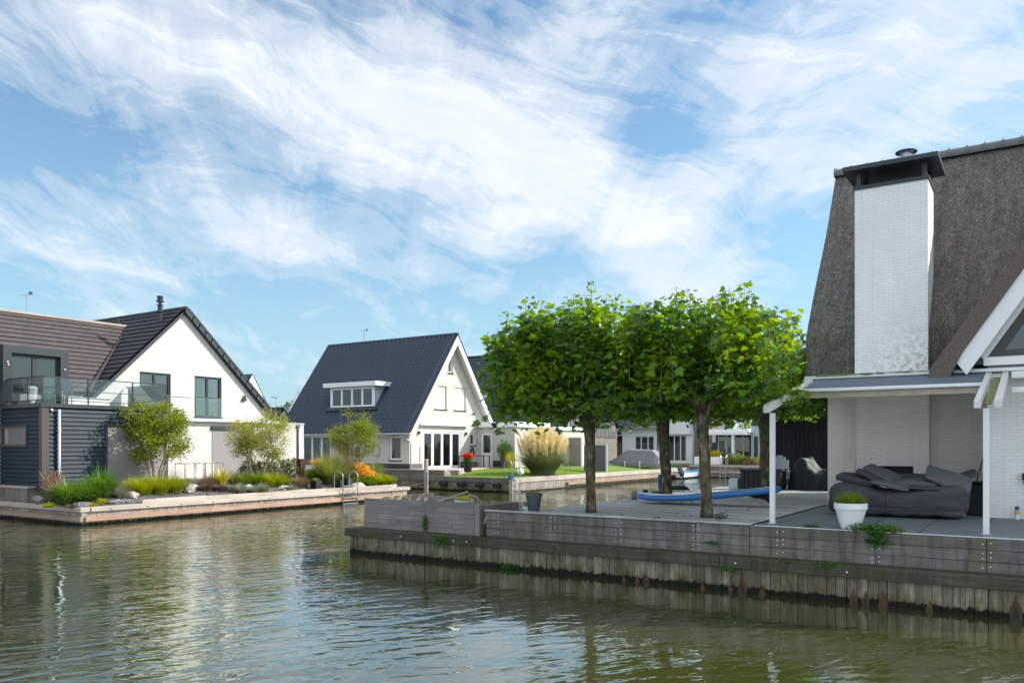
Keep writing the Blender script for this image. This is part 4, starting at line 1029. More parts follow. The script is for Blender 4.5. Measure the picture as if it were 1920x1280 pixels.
def rough_sheet(prof, xs, nrm_amp, name, mat, parent, seed=0, closed_ends=True):
    """thatch: a profile (y,z list, outer surface) swept along xs, roughened"""
    m_ = MB(); P = []
    pts = [Vector((0, *p)) for p in prof]
    dense = [pts[0]]
    for a, b in zip(pts, pts[1:]):
        k = max(1, int((b - a).length / .11))
        for i in range(1, k + 1): dense.append(a.lerp(b, i / k))
    k = len(dense)
    for i, x in enumerate(xs):
        for j, p in enumerate(dense):
            q_ = Vector((x, p.y, p.z)); nz = mnoise.noise(q_ * 3.1 + Vector((seed, 0, 0))) * .5 + mnoise.noise(q_ * 9 + Vector((seed, 5, 0))) * .35
            d = (dense[min(j + 1, k - 1)] - dense[max(j - 1, 0)]).normalized(); nr = Vector((0, -d.z, d.y))
            if nr.z < 0: nr = -nr
            m_.v.append(tuple(q_ + nr * nz * nrm_amp * 2 + Vector((nz * nrm_amp * (1 if i == 0 else 0), 0, 0))))
    for i in range(len(xs) - 1):
        for j in range(k - 1): a = i * k + j; m_.f.append((a, a + 1, a + k + 1, a + k))
    m_.f.append(tuple(range(k))); m_.f.append(tuple((len(xs) - 1) * k + j for j in reversed(range(k))))
    # underside
    m_.f.append((0, (len(xs) - 1) * k, (len(xs) - 1) * k + k - 1, k - 1))
    return m_
prof = [(20.75, 4.24), (20.48, 4.24), (20.40, 4.34), (20.36, 4.8), (20.42, 5.32), (20.9, 6.02), (21.42, 6.72), (22.1, 7.58), (22.84, 8.60), (23.4, 9.45), (23.86, 10.22), (24.4, 9.5), (25.6, 7.5), (27.3, 5.2), (27.5, 4.3)]
xs = [-4.78, -4.74, -4.66] + list(np.arange(-4.5, 10.1, .14))
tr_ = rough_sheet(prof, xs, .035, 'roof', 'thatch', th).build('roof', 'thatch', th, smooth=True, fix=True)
# ridge: half-round tiles with raised collars
rt = MB(); x = -4.80; k = 0
while x < 9:
    n = 10; L_ = .40
    for (xa, xb, r0) in ((x, x + .045, .175), (x + .045, x + L_, .145)):
        b = len(rt.v)
        for xx in (xa, xb):
            for j in range(n + 1):
                a = math.pi * (-.12 + 1.24 * j / n); rt.v.append((xx, 23.86 + r0 * 1.25 * math.cos(a), 10.20 + r0 * 1.15 * math.sin(a)))
        for j in range(n): rt.f.append((b + j, b + j + 1, b + n + 2 + j, b + n + 1 + j))
        rt.f.append(tuple(b + j for j in range(n + 1))); rt.f.append(tuple(b + n + 1 + j for j in range(n + 1)))
    x += L_
rt.build('ridge_tiles', 'ridge', tr_)
# cross gable with white barge boards
gx, gs = 2.0, 1.50
def gable_line(off): return lambda x: 6.65 + gs * (x + .26) - off
zf = gable_line(0)
m_ = MB(); xsd = list(np.arange(-1.86, gx + .01, .11)); ysd = [18.42, 18.46] + list(np.arange(18.6, 24.2, .16))
apex = zf(gx)
def gz(x, y): 
    q_ = Vector((x, y, 3)); nz = mnoise.noise(q_ * 3.1) * .5 + mnoise.noise(q_ * 9) * .35
    return nz * .07
half = [(-1.86, zf(-1.80) - .42), (-1.90, zf(-1.80) - .15)]
outl = [(x, zf(x)) for x in xsd]
prof2 = half + outl + [(2 * gx - x, z) for x, z in reversed(outl)] + [(2 * gx - x, z) for x, z in reversed(half)]
inner = [(-1.62, zf(-1.80) - .50)] + [(x, zf(x) - .56) for x in (-1.3, 0, gx)] + [(2 * gx, zf(0) - .56), (2 * gx + 1.62, zf(-1.8) - .5)]
b = len(m_.v); k = len(prof2)
for y in ysd:
    for x, z in prof2: m_.v.append((x + gz(x + 9, y) * .4, y + gz(x, y + 40) * .5 * (y < 18.5), z + gz(x, y)))
for i in range(len(ysd) - 1):
    for j in range(k - 1): a = i * k + j; m_.f.append((a, a + k, a + k + 1, a + 1))
ni = len(inner); b2 = len(m_.v)
for y in (18.42, 24.1):
    for x, z in inner: m_.v.append((x, y, z))
for j in range(ni - 1): m_.f.append((b2 + j, b2 + j + 1, b2 + ni + j + 1, b2 + ni + j))
# front rim face between outer and inner outline
ring = [j for j in range(k)] + [b2 + j for j in reversed(range(ni))]
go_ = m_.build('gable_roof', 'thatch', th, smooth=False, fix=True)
vg = MB(); no = len(prof2)
vg.v = [(x, 18.40 + gz(x, 77) * .5, z) for x, z in prof2] + [(x, 18.40, z) for x, z in inner]; vg.f.append(tuple(range(no)) + tuple(no + j for j in reversed(range(ni))))
vg.build('verge', 'thatch_cut', go_, fix=False)
def slope_board(mb, z_off, ht, y0, y1, xa, xb):
    za, zb = zf(xa) - z_off, zf(xb) - z_off
    mb.prism([(xa, za), (xa + ht * .38, za - ht * .55), (xb, zb - ht), (xb, zb)], 'y', y0, y1)
    mb.prism([(2 * gx - xa, za), (2 * gx - xa - ht * .38, za - ht * .55), (2 * gx - xb, zb - ht), (2 * gx - xb, zb)], 'y', y0, y1)
b_ = MB(); slope_board(b_, .565, .50, 18.46, 18.52, -1.42, gx); b_.build('barge_board', 'white', th)
b_ = MB(); slope_board(b_, .80, .42, 18.80, 18.86, -1.1, gx); b_.build('soffit_board', 'white', th)
MB().prism([(-1.15, 4.38), (gx, zf(gx) - .8), (2 * gx + 1.15, 4.38)], 'y', 18.95, 19.2).build('gable_wall', 'near_brick', th)
wf = MB()
xa, xb = -.86, gx; zl = gable_line(1.18)
wf.prism([(xa, zl(xa)), (xb, zl(xb)), (xb, zl(xb) - .2), (xa + .26, zl(xa) + .0)], 'y', 18.84, 18.94)
wf.box(xa, 5, 18.84, 18.94, zl(xa) - .10, zl(xa) - .001)
wf.box(.35, .43, 18.85, 18.93, zl(xa), zl(.35) - .2)
wo_ = wf.build('window', 'bronze', th)
MB().prism([(xa + .1, zl(xa)), (xb, zl(xb) - .1), (4.5, zl(xa))], 'y', 18.90, 18.91).build('pane', 'glass_mirror', wo_)
MB().prism([(xa + .3, zl(xa)), (xb, zl(xb) - .3), (4.5, zl(xa))], 'y', 18.935, 18.945).build('interior', 'brick_reflection', wo_)  # sheet behind the glass painted with reflected brick
MB().box(-.95, 8, 18.70, 18.98, 4.26, 4.42).build('sill_beam', 'white', th)
MB().box(-1.28, -.96, 18.62, 18.98, 4.28, 4.36).build('sill_end', 'anthracite', th)
MB().tube([(-3.66, 20.86, 4.02), (-3.66, 20.86, 2.8), (-3.72, 20.84, 2.3), (-3.80, 20.82, 1.6)], .022, 8).build('cable', 'offwhite', th, smooth=True)
MB().box(-3.80, -3.62, 20.38, 20.42, 3.92, 4.02).build('cable_bracket', 'offwhite', th)

# awning over the patio
aw = thing('awning', (-4.25, 15.3, 1.2), 'white framed patio awning with slate fabric on two posts at the terrace edge', 'awning')
for x, nm in ((-4.2, 'left'), (-.74, 'right')):
    MB().box(x - .045, x + .045, 15.30, 15.39, 1.206, 3.27).build('post', 'white_alu', aw, bevel=.006)
    MB().box(x - .07, x + .07, 15.27, 15.42, 1.2, 1.215).build('post_foot', 'zinc', aw)
def rail(xc):
    m_ = MB(); m_.bar((xc, 15.16, 3.33), (xc, 18.74, 4.05), .10, .13)
    m_.bar((xc - .03, 15.15, 3.405), (xc - .03, 18.7, 4.12), .02, .02); m_.bar((xc + .03, 15.15, 3.405), (xc + .03, 18.7, 4.12), .02, .02)
    return m_.build('guide_rail', 'white_alu', aw, bevel=.006)
rail(-4.27); rail(-.86)
MB().box(-4.36, -.62, 18.78, 18.94, 3.99, 4.10).build('cassette', 'white_alu', aw, bevel=.02)
MB().prism([(17.60, 3.825), (18.75, 4.118), (18.75, 4.126), (17.60, 3.833)], 'x', -4.18, -.94).build('fabric', plain('slate_awning_cloth', (0.10, 0.13, 0.165), .8, .1, 3), aw)
fb = MB().prism([(17.46, 3.775), (17.62, 3.785), (17.62, 3.838), (17.56, 3.848), (17.46, 3.83)], 'x', -4.36, -.80).build('front_bar', 'white', aw, bevel=.01)
vl = MB()
for k in range(60):
    xa, xb = -4.28 + 3.4 * k / 60, -4.28 + 3.4 * (k + 1) / 60; vl.add([(xa, 17.53 + .008 * math.sin(k), 3.65), (xb, 17.53 + .008 * math.sin(k + 1), 3.65), (xb, 17.53, 3.772), (xa, 17.53, 3.772)], [(0, 1, 2, 3)])
vl.build('valance', plain('cream_valance', (0.42, 0.37, 0.29), .8, .2, 5), fb, smooth=True, fix=False)
MB().bar((-.715, 15.30, 3.34), (-.715, 18.6, 4.00), .10, .02).build('moss_strip', 'moss', aw)
# second awning, rolled in, on the wing
aw2 = thing('awning', (-.55, 15.2, 3.3), 'rolled in second awning with a white guide rail, right of the slate fabric one', 'awning')
m_ = MB(); m_.bar((-.57, 15.16, 3.33), (-.57, 18.74, 4.05), .10, .13); m_.bar((-.60, 15.15, 3.405), (-.60, 18.7, 4.12), .02, .02); m_.bar((-.54, 15.15, 3.405), (-.54, 18.7, 4.12), .02, .02)
m_.build('guide_rail', 'white_alu', aw2, bevel=.006)
MB().box(-.48, 6, 18.66, 18.94, 3.98, 4.12).build('cassette', 'white_alu', aw2, bevel=.02)
MB().box(-.48, 6, 18.50, 18.64, 3.68, 3.80).build('front_bar', 'white', aw2, bevel=.02)
# long mossy beam above the cassettes
bm_ = thing('roof_beam', (-4.42, 18.7, 4.1), 'long white beam with green moss on top, above the patio', 'beam')
MB().box(-4.42, 8, 18.72, 18.998, 4.135, 4.205).build('beam', 'white_alu', bm_, bevel=.006)
MB().box(-4.44, -4.28, 18.70, 19.0, 3.98, 4.14).build('end_cap', 'white_alu', bm_)
mm = MB(); rd = random.Random(8)
for k in range(420):
    x = rd.uniform(-4.1, -1.3) if k < 370 else rd.uniform(-1.6, -1.1); s_ = rd.uniform(.02, .05)
    mm.sphere((x, rd.uniform(18.72, 18.97), 4.206), s_, 6, 4, (2.4, 1.0, .5))
mm.build('moss', 'moss', bm_, smooth=True)

# soft furniture bag with loose cushions
bg_ = thing('cushion_bag', (-3.7, 17.9, 1.2), 'long soft charcoal storage bag slumped on the slate terrace', 'storage bag')
def soft(x0, x1, y0, y1, z0, z1, sag, seed, amp=.03, n=(44, 18, 12), pw=5.0):
    m_ = MB(); cx, cyy, cz = (x0 + x1) / 2, (y0 + y1) / 2, (z0 + z1) / 2; hx, hy, hz_ = (x1 - x0) / 2, (y1 - y0) / 2, (z1 - z0) / 2
    nu, nv = 96, 40
    for i in range(nv + 1):
        ph = -math.pi / 2 + math.pi * i / nv
        for j in range(nu):
            a = 2 * math.pi * j / nu
            dx, dy, dz = math.cos(ph) * math.cos(a), math.cos(ph) * math.sin(a), math.sin(ph)
            k = (abs(dx) ** pw + abs(dy) ** pw + abs(dz) ** pw) ** (-1 / pw)
            x, y, z = dx * k, dy * k, dz * k
            q_ = Vector((x * hx, y * hy, z * hz_)) * 3 + Vector((seed, seed, 0))
            nz = mnoise.noise(q_) * amp + mnoise.noise(q_ * 2.7) * amp * .4
            X, Y, Z = cx + x * hx * (1 + .0 * z), cyy + y * hy, cz + z * hz_
            if sag: Z -= sag * math.exp(-((x + .05) / .6) ** 2) * max(0, (z + .3)) ; 
            if sag: Y += -.05 * math.exp(-((z + .75) / .12) ** 2) * (y < 0) + .05 * math.exp(-((z + .52) / .07) ** 2) * (y < 0)
            m_.v.append((X + x * nz, Y + y * nz, max(z0 if sag else -9, Z + z * nz)))
    for i in range(nv):
        for j in range(nu): m_.f.append((i * nu + j, i * nu + (j + 1) % nu, (i + 1) * nu + (j + 1) % nu, (i + 1) * nu + j))
    return m_
bgm = soft(-3.80, -1.22, 17.92, 19.25, 1.204, 1.93, .15, 3, .05)
bgm.build('bag', 'fabric', bg_, smooth=True)
sm = MB(); sm.tube([(-3.74, 17.93, 1.36), (-3.1, 17.86, 1.345), (-2.4, 17.85, 1.35), (-1.7, 17.86, 1.365), (-1.27, 17.93, 1.40)], .012, 6); sm.build('seam', 'black', bg_, smooth=True)
sm = MB(); sm.tube([(-2.62, 17.90, 1.24), (-2.62, 17.865, 1.5), (-2.64, 17.90, 1.74)], .006, 5); sm.build('seam', 'black', bg_, smooth=True)
def cushion(loc, size, rot, label, mat='fabric2'):
    m_ = MB(); sx_, sy_, sz_ = size
    nu, nv = 40, 12
    for i in range(nv + 1):
        ph = -math.pi / 2 + math.pi * i / nv
        for j in range(nu):
            a = 2 * math.pi * j / nu; dx, dy, dz = math.cos(ph) * math.cos(a), math.cos(ph) * math.sin(a), math.sin(ph)
            k = (abs(dx) ** 9 + abs(dy) ** 9 + abs(dz) ** 9) ** (-1 / 9)
            x, y, z = dx * k, dy * k, dz * k
            bulge = 1 - .25 * (x * x + y * y) / 2
            m_.v.append((x * sx_ / 2, y * sy_ / 2, z * sz_ / 2 * bulge + .02 * math.sin(x * 2) * y))
    for i in range(nv):
        for j in range(nu): m_.f.append((i * nu + j, i * nu + (j + 1) % nu, (i + 1) * nu + (j + 1) % nu, (i + 1) * nu + j))
    o = m_.build('cushion', mat, smooth=True, origin=(0, 0, 0)); o.location = loc; o.rotation_euler = [R(v) for v in rot]
    return tag(o, label, 'cushion', 'loose cushions heaped on the storage bag')
CU = ((1608, 897, 18.55, (.80, .50, .17), (12, 8, -8), 'puffy dark cushion sliding off the left end of the heap', 'fabric'),
      (1658, 889, 18.70, (.80, .50, .11), (14, 25, -10), 'cushion tilted up at the left, highest of the heap', 'fabric2'),
      (1636, 893, 18.48, (.66, .42, .10), (10, 24, 4), 'cushion wedged beneath the highest tilted one', 'fabric'),
      (1670, 908, 18.10, (.74, .50, .09), (6, 9, 3), 'flat cushion lying in front, left of the middle of the bag', 'fabric2'),
      (1717, 903, 18.40, (.80, .55, .12), (9, -3, 6), 'thick flat cushion in the middle of the heap', 'fabric2'),
      (1702, 896, 18.85, (.75, .45, .09), (18, 4, -4), 'cushion leaning in front of the fireplace', 'fabric'),
      (1722, 914, 18.15, (.80, .50, .05), (0, -3, 4), 'thin flattened cushion at the bottom of the middle stack', 'fabric'),
      (1778, 898, 18.45, (.86, .60, .085), (30, 21, 10), 'large slab cushion tilted towards the viewer at the right of the heap', 'fabric2'),
      (1803, 893, 18.95, (.58, .45, .08), (8, -20, 8), 'cushion standing crossed behind the large slab cushion', 'fabric'))
for px, py, Y, sz3, rt3, lab, mt in CU:
    p_ = ony(px, Y); d_ = -p_.x * sny + p_.y * cy
    cushion((p_.x, p_.y, CAM_Z - (py - 836) * d_ / 1514), sz3, rt3, lab, mt)
# bin with broom
bn = thing('bin', (-1.18, 19.3, 1.2), 'black ribbed bin in the right corner of the patio', 'bin')
MB().box(-1.30, -.93, 19.5, 20.0, 1.2, 1.85).build('bin_body', 'black', bn, bevel=.02)
MB().box(-1.33, -.92, 19.47, 20.03, 1.85, 1.90).build('lid', 'wood_black', bn, bevel=.01)
tag(MB().box(-1.42, -1.30, 19.1, 19.3, 1.2, 1.80).build('box', 'paving', bevel=.01), 'small grey box between the storage bag and the black bin', 'box')
br_ = thing('broom', (-1.25, 20.1, 1.2), 'brown broom handle leaning in the patio corner behind the black bin', 'broom')
MB().tube([(-1.28, 20.15, 1.35), (-.98, 20.75, 2.72)], .014, 8).build('handle', 'stick', br_)
MB().box(-1.42, -1.14, 20.05, 20.15, 1.205, 1.33).build('broom_head', 'stick', br_)
# bottle
P = ony(1907, 18.85, 1.2)
bo_ = thing('bottle', (P.x, 18.85, 1.203), 'plastic bottle with blue cap and yellow label against the white brick wall', 'bottle')
MB().lathe((P.x, 18.85, 1.203), [(.04, 0), (.042, .01), (.042, .10)], 14).build('bottle_body', 'board_white', bo_)
MB().lathe((P.x, 18.85, 1.203), [(.043, .10), (.043, .19)], 14).build('label', 'yellow', bo_)
MB().lathe((P.x, 18.85, 1.203), [(.038, .19), (.038, .25), (.03, .26)], 14).build('cap', 'blue_dark', bo_)
lp = MB(); P = ony(1919, 18.9); lp.box(P.x - .02, P.x + .1, 18.86, 18.998, 1.98, 2.12); lp.box(P.x, P.x + .08, 18.84, 18.87, 1.90, 1.97)
tag(lp.build('wall_hook', 'black', bevel=.01), 'black hook fitting on the white brick wall above the bottle', 'hook')
# white pot of grass on the terrace edge
Pp = Vector((ony(1595, 15.12).x, 15.12, 1.206))
wp = pot('flower_pot', Pp, .16, .265, .45, 'white', 'large white pot of green grass on the slate terrace edge', rim=.10, lip=.012)
MB().lathe(Pp, [(.25, .40), (.25, .415)], 24).build('soil', 'soil', wp)
clump('foliage', (Pp.x, Pp.y, Pp.z + .41), 700, .33, .26, 'grass_mid', spread=.9, width=.009, parent=wp, root=.21, droop=.4)

# ================================================================== LEFT QUAY
lq = thing('quay_wall', (X1, 14.6, 0), 'pale timber quay wall with two long walings around the left garden', 'quay wall')
rd = random.Random(6)
p = MB(); x = X1 - .05
while x > -60: w_ = rd.uniform(.17, .21); p.box(x - w_ + .01, x, 14.68 - rd.uniform(0, .015), 14.72, -.6, .46); x -= w_
y = 14.74
while y < 31.0: w_ = rd.uniform(.17, .21); p.box(X1 - .08, X1 - .06 + rd.uniform(0, .015), y, y + w_ - .01, -.6, .46); y += w_
p.build('sheet_piling', 'wood_pile_pale', lq)
MB().box(-60, X1 - .09, 14.73, 14.9, -.6, .44).build('backing', 'wood_black', lq); MB().box(-26.95, X1 - .085, 14.9, 31.1, -.6, .44).build('backing', 'wood_black', lq)
c = MB(); x = X1
for L_ in (4.8, 5, 5, 5, 5): c.box(x - L_ + .01, x, 14.56, 14.90, .455, .60); x -= L_
c.build('cap_beam', 'wood_pale', lq, bevel=.01)
c = MB(); y = 14.905
for L_ in (4.3, 4.2, 3.4, 4.45): c.box(-26.95, X1 + .04, y, y + L_ - .01, .455, .60); y += L_
c.build('cap_beam', 'wood_pale_y', lq, bevel=.01)
MB().box(-60, X1 + .03, 14.53, 14.675, .14, .30).build('waling', 'wood_red', lq, bevel=.01)
c = MB(); y = 14.68
for L_ in (4.8, 4.2, 3.4, 3.6): c.box(X1 - .055, X1 + .10, y, y + L_ - .01, .14, .30); y += L_
c.build('waling', 'wood_red_y', lq, bevel=.01)
MB().box(X1 - .10, X1 - .03, 14.62, 14.72, -.6, .45).build('corner_post', 'wood_pile_pale', lq)
c = MB(); y = 17.0
while y < 30.6: w_ = rd.uniform(.5, 1.0); c.box(-27.03, -26.96, y, min(y + w_, 30.7) - .008, .55, .74 + rd.uniform(-.01, .01)); y += w_
c.build('kerb_boards', 'wood_pale_y', lq)
for y in np.arange(15.6, 30.5, 1.35):
    b_ = MB().lathe((0, 0, 0), [(.035, 0), (.03, .02), (.012, .03)], 8).mesh('bolt'); b_.transform(Matrix.Rotation(R(90), 4, 'Y')); b_.materials.append(M['steel'])
    o = bpy.data.objects.new('bolt', b_); COL.objects.link(o); o.parent = lq; o.location = Vector((X1 + .04, y, .53)) - ORG[lq.name]; ORG[o.name] = Vector((X1, y, .5))
for xx in np.arange(-27.6, -34, -1.35):
    b_ = MB().lathe((0, 0, 0), [(.035, 0), (.03, .02), (.012, .03)], 8).mesh('bolt'); b_.transform(Matrix.Rotation(R(90), 4, 'X')); b_.materials.append(M['steel'])
    o = bpy.data.objects.new('bolt', b_); COL.objects.link(o); o.parent = lq; o.location = Vector((xx, 14.56, .53)) - ORG[lq.name]; ORG[o.name] = Vector((xx, 14.5, .5))
lx = onx(52, -28.9).x
rt_ = thing('retaining_wall', (-31, 14.95, .6), 'board retaining wall of the narrow deck in front of the blue boarded annexe', 'retaining wall')
px52 = ony(52, 14.93).x
MB().box(-60, px52, 14.93, 15.0, .601, 1.10).build('boarding', 'wood_front', rt_); MB().box(px52 - .06, px52 + .01, 15.001, 16.2, .601, 1.10).build('boarding', 'wood_box_y', rt_)
MB().box(-60, px52 + .03, 14.90, 15.2, 1.102, 1.175).build('coping', 'wood_pale', rt_, bevel=.008); MB().box(px52 - .3, px52 + .03, 15.201, 16.2, 1.102, 1.175).build('coping', 'wood_pale', rt_, bevel=.008)

def ladder(p, axis, ztop, zbot, label, w_=.42, reach=.45):
    """steel swimming ladder with two hoops; axis 'x' = hangs on a wall facing +x"""
    t_ = thing('ladder', p, label, 'ladder'); X, Y, _ = p
    for s_ in (0, w_):
        pts = [(X - reach, Y + s_, .55)] + [(X - reach, Y + s_, ztop - .2)] + [(X - reach / 2 + reach / 2 * math.cos(a) * -1, Y + s_, ztop - .2 + .2 * math.sin(a)) for a in np.linspace(0.2, math.pi - .2, 8)] + [(X, Y + s_, ztop - .2), (X, Y + s_, zbot)]
        MB().tube(pts, .022, 8).build('side_rail', 'steel', t_, smooth=True)
    z = zbot + .12
    while z < .85: MB().box(X - .03, X + .03, Y, Y + w_, z, z + .03).build('rung', 'steel', t_); z += .27
    return t_
p_ = onx(643, X1 + .16); ladder((X1 + .16, p_.y, 0), 'x', 1.48, -.1, 'steel swimming ladder with twin hoops on the left garden quay', w_=.95, reach=.55)
# mooring pole and rope
mp = thing('mooring_pole', (-24.2, 29.6, -.5), 'round timber mooring pole with pale top standing in the water off the left garden', 'mooring pole')
P = onx(799, -24.2); MB().tube([(P.x, P.y, -.5), (P.x, P.y, 1.0), (P.x, P.y, 1.97)], [.115, .112, .11], 14).build('pole', 'wood_post', mp, smooth=True)
MB().tube([(P.x, P.y, 1.971), (P.x, P.y, 2.04)], [.115, .10], 14).build('pole_cap', 'wood_pale', mp)
MB().tube([(P.x + .13, P.y - .06, 1.45), (P.x + .13, P.y - .06, .9)], .025, 6).build('bracket', 'steel', mp)
Q = onx(742, X1 - .2, .66); mid_ = (Vector((P.x, P.y, .95)) + Q) / 2 + Vector((0, 0, -.08))
tag(MB().tube([Q, mid_, Vector((P.x, P.y, .95))], .014, 5).build('rope', 'wood_pale'), 'pale mooring rope from the left garden to the round timber pole', 'rope')

# ================================================================== HOUSE WITH BLUE ANNEXE (left)
h1 = thing('house', (-33.3, 23, 1.15), 'white brick house with dark tiled gable and blue boarded annexe, at the far left', 'house')
HX = -33.3
w = MB(); w.prism([(18.6, 1.1), (28.55, 1.1), (28.55, 3.74), (23.06, 8.80), (18.2, 4.2), (18.2, 1.1)], 'x', -46, HX)
wl_ = w.build('gable_wall', 'white_brick', h1)
carve(wl_, [opening('x', HX, 20.85, 22.38, 3.96, 5.95), opening('x', HX, 23.62, 25.12, 4.02, 5.96), ])
g_ = MB().box(-44, HX - .12, 28.4, 30.3, 1.1, 3.86); gg = g_.build('wall', 'white_brick', h1)
g2 = MB().box(HX - .5, HX + .02, 20.1, 30.33, 1.1, 3.80).build('wall', 'white_brick', h1)
MB().box(HX - .4, HX + .27, 20.1, 28.45, 3.82, 3.95).build('ledge', 'white', h1)
MB().box(HX - .45, HX + .05, 28.46, 30.36, 3.80, 3.88).build('coping', 'zinc', h1)
MB().box(HX + .022, HX + .045, 24.56, 26.94, 1.17, 3.45).build('roller_screen', 'grey_screen', h1)
MB().box(HX + .021, HX + .14, 24.5, 27.0, 3.46, 3.615).build('screen_box', 'anthracite', h1)
MB().tube([(HX + .07, 29.9, 3.7), (HX + .07, 29.9, 1.15)], .045, 8).build('downpipe', 'bronze', h1, smooth=True)
MB().box(HX + .02, HX + .12, 29.8, 30.0, 3.62, 3.76).build('hopper', 'bronze', h1)
window(h1, 'x', HX, 20.85, 22.38, 3.96, 5.95, 2, 'anthracite', .08, .09, glass='glass', blind=0, sill=None, curtains=[(21.0, 21.35)], room='room')
w2 = window(h1, 'x', HX, 23.62, 25.12, 4.02, 5.96, 2, 'anthracite', .08, .09, blind=.62, blindm='blind_green', sill='anthracite')
for a0, a1 in ((20.9, 22.34), (23.66, 25.08)):
    gl_ = MB().box(HX + .03, HX + .045, a0, a1, 4.02, 4.95).build('glass_rail', 'glass_clear', h1)
    MB().box(HX + .02, HX + .055, a0, a1, 4.952, 4.975).build('glass_rail_trim', 'anthracite', gl_)
l_ = onx(457, HX + .02).y; MB().prism([(l_ - .16, 4.92), (l_ + .14, 4.92), (l_ + .02, 5.18)], 'x', HX + .002, HX + .12).build('wall_lamp', 'anthracite', h1)
# main roof
rf = MB()
def roof_pair(mb, x0, x1, ya, za, yr, zr, yb, zb, kind, over=0, **k):
    es1 = Vector((0, yr - ya, zr - za)); es2 = Vector((0, yr - yb, zr - zb))
    tile_roof(mb, (x0, ya, za), (1, 0, 0), es1, x1 - x0, es1.length, kind=kind, **k)
    tile_roof(mb, (x1, yb, zb), (-1, 0, 0), es2, x1 - x0, es2.length, kind=kind, **k)
roof_pair(rf, -46.4, HX + .12, 18.0, 4.15, 23.06, 9.0, 28.75, 3.72, 'flat', step=.055, rh=.33)
ro = rf.build('roof', 'tile_grey', h1, fix=False)
v_ = MB(); v_.prism([(18.0, 4.10), (23.06, 8.96), (28.78, 3.66), (28.55, 3.60), (23.06, 8.78), (18.15, 4.02)], 'x', -46.3, HX + .11); v_.build('verge', 'anthracite', ro)
MB().tube([(-46.4, 23.06, 9.03), (HX + .2, 23.06, 9.03)], .11, 10).build('ridge_tiles', 'tile_grey', ro, smooth=True)
vt = MB(); y, z = 28.78, 3.74; k = 17
for i in range(k):
    a = i / k; b = (i + 1) / k; ya_, za_ = 28.80 + (23.1 - 28.80) * a, 3.72 + (9.0 - 3.72) * a; yb_, zb_ = 28.80 + (23.1 - 28.80) * b, 3.72 + (9.0 - 3.72) * b
    vt.prism([(ya_ + .05, za_ + .05), (yb_ + .0, zb_ + .10), (yb_ - .1, zb_ - .16), (ya_ - .06, za_ - .2)], 'x', HX + .08, HX + .22)
    vt.prism([(ya_ + .05, za_ + .09), (ya_ - .25, za_ + .36), (ya_ - .3, za_ + .30), (ya_ - .03, za_ + .02)], 'x', HX + .08, HX + .235)
vt.build('verge_tiles', 'anthracite', ro)
P = Vector((-34.15, 22.4, 8.3))
fl = MB(); fl.lathe(P, [(.11, 0), (.11, .55), (.17, .56), (.17, .60), (.11, .62), (.11, .86), (.15, .87), (.15, .90), (.07, .92), (.07, 1.0), (.16, 1.02), (.16, 1.12), (.11, 1.13), (.14, 1.26), (.14, 1.30)], 14)
fl.build('flue', 'anthracite', ro, smooth=False)
P = onx(194, -40.0); pv = MB(); pv.tube([(-37.6, 22.4, 8.3), (-37.6, 22.4, 8.85)], .09, 10); pv.build('vent', 'anthracite', ro)
# cross wing with brown roof, ridge along y
bw = MB(); bw.prism([(-33.5, 1.1), (-33.5, 4.70), (-36.9, 8.2), (-41, 4.2), (-41, 1.1)], 'y', 8.0, 22.3); bw.build('wing_wall', 'white_brick', h1)
rf = MB(); es = Vector((-36.9 + 33.34, 0, 8.36 - 4.86)); tile_roof(rf, (-33.34, 6.0, 4.86), (0, 1, 0), es, 17.4, es.length, kind='flat', step=.045, rh=.30)
es = Vector((-36.9 + 40.8, 0, 8.36 - 4.5)); tile_roof(rf, (-40.8, 22.8, 4.5), (0, -1, 0), es, 16.8, es.length, kind='flat', step=.045, rh=.30)
rb = rf.build('brown_roof', 'tile_brown', h1, fix=False, label='brown tiled roof of the cross wing')
MB().bar((-36.9, 6.0, 8.42), (-36.9, 22.45, 8.42), .22, .10).build('ridge_cap', 'wood_pale', rb)
MB().bar((-33.05, 18.45, 4.95), (-36.9, 22.52, 8.45), .05, .10).build('valley_trim', 'tile_brown', rb)
# dormer with terrace doors
dm = MB().box(-36.5, -32.88, 15.05, 17.5, 4.23, 6.5).build('dormer', 'anthracite', h1)
carve(dm, [(-33.25, -32.5, 15.35, 17.2, 4.28, 6.22)])
window(h1, 'x', -32.95, 15.35, 17.2, 4.27, 6.2, 2, 'anthracite', .10, .09, name='terrace_door', sill=None, leafw=.09, glass='glass_mirror')
for y, z in ((15.2, 5.85), (15.22, 5.75), (17.35, 5.72)): MB().sphere((-32.86, y, z), .035, 8, 6).build('wall_lamp', 'white', dm)
dp_ = MB(); dp_.box(-33.4, -33.0, 17.55, 19.3, 4.23, 4.62); dp_.build('parapet', 'offwhite', h1); MB().box(-33.45, -32.96, 17.53, 19.35, 4.622, 4.65).build('parapet_coping', 'zinc', h1)
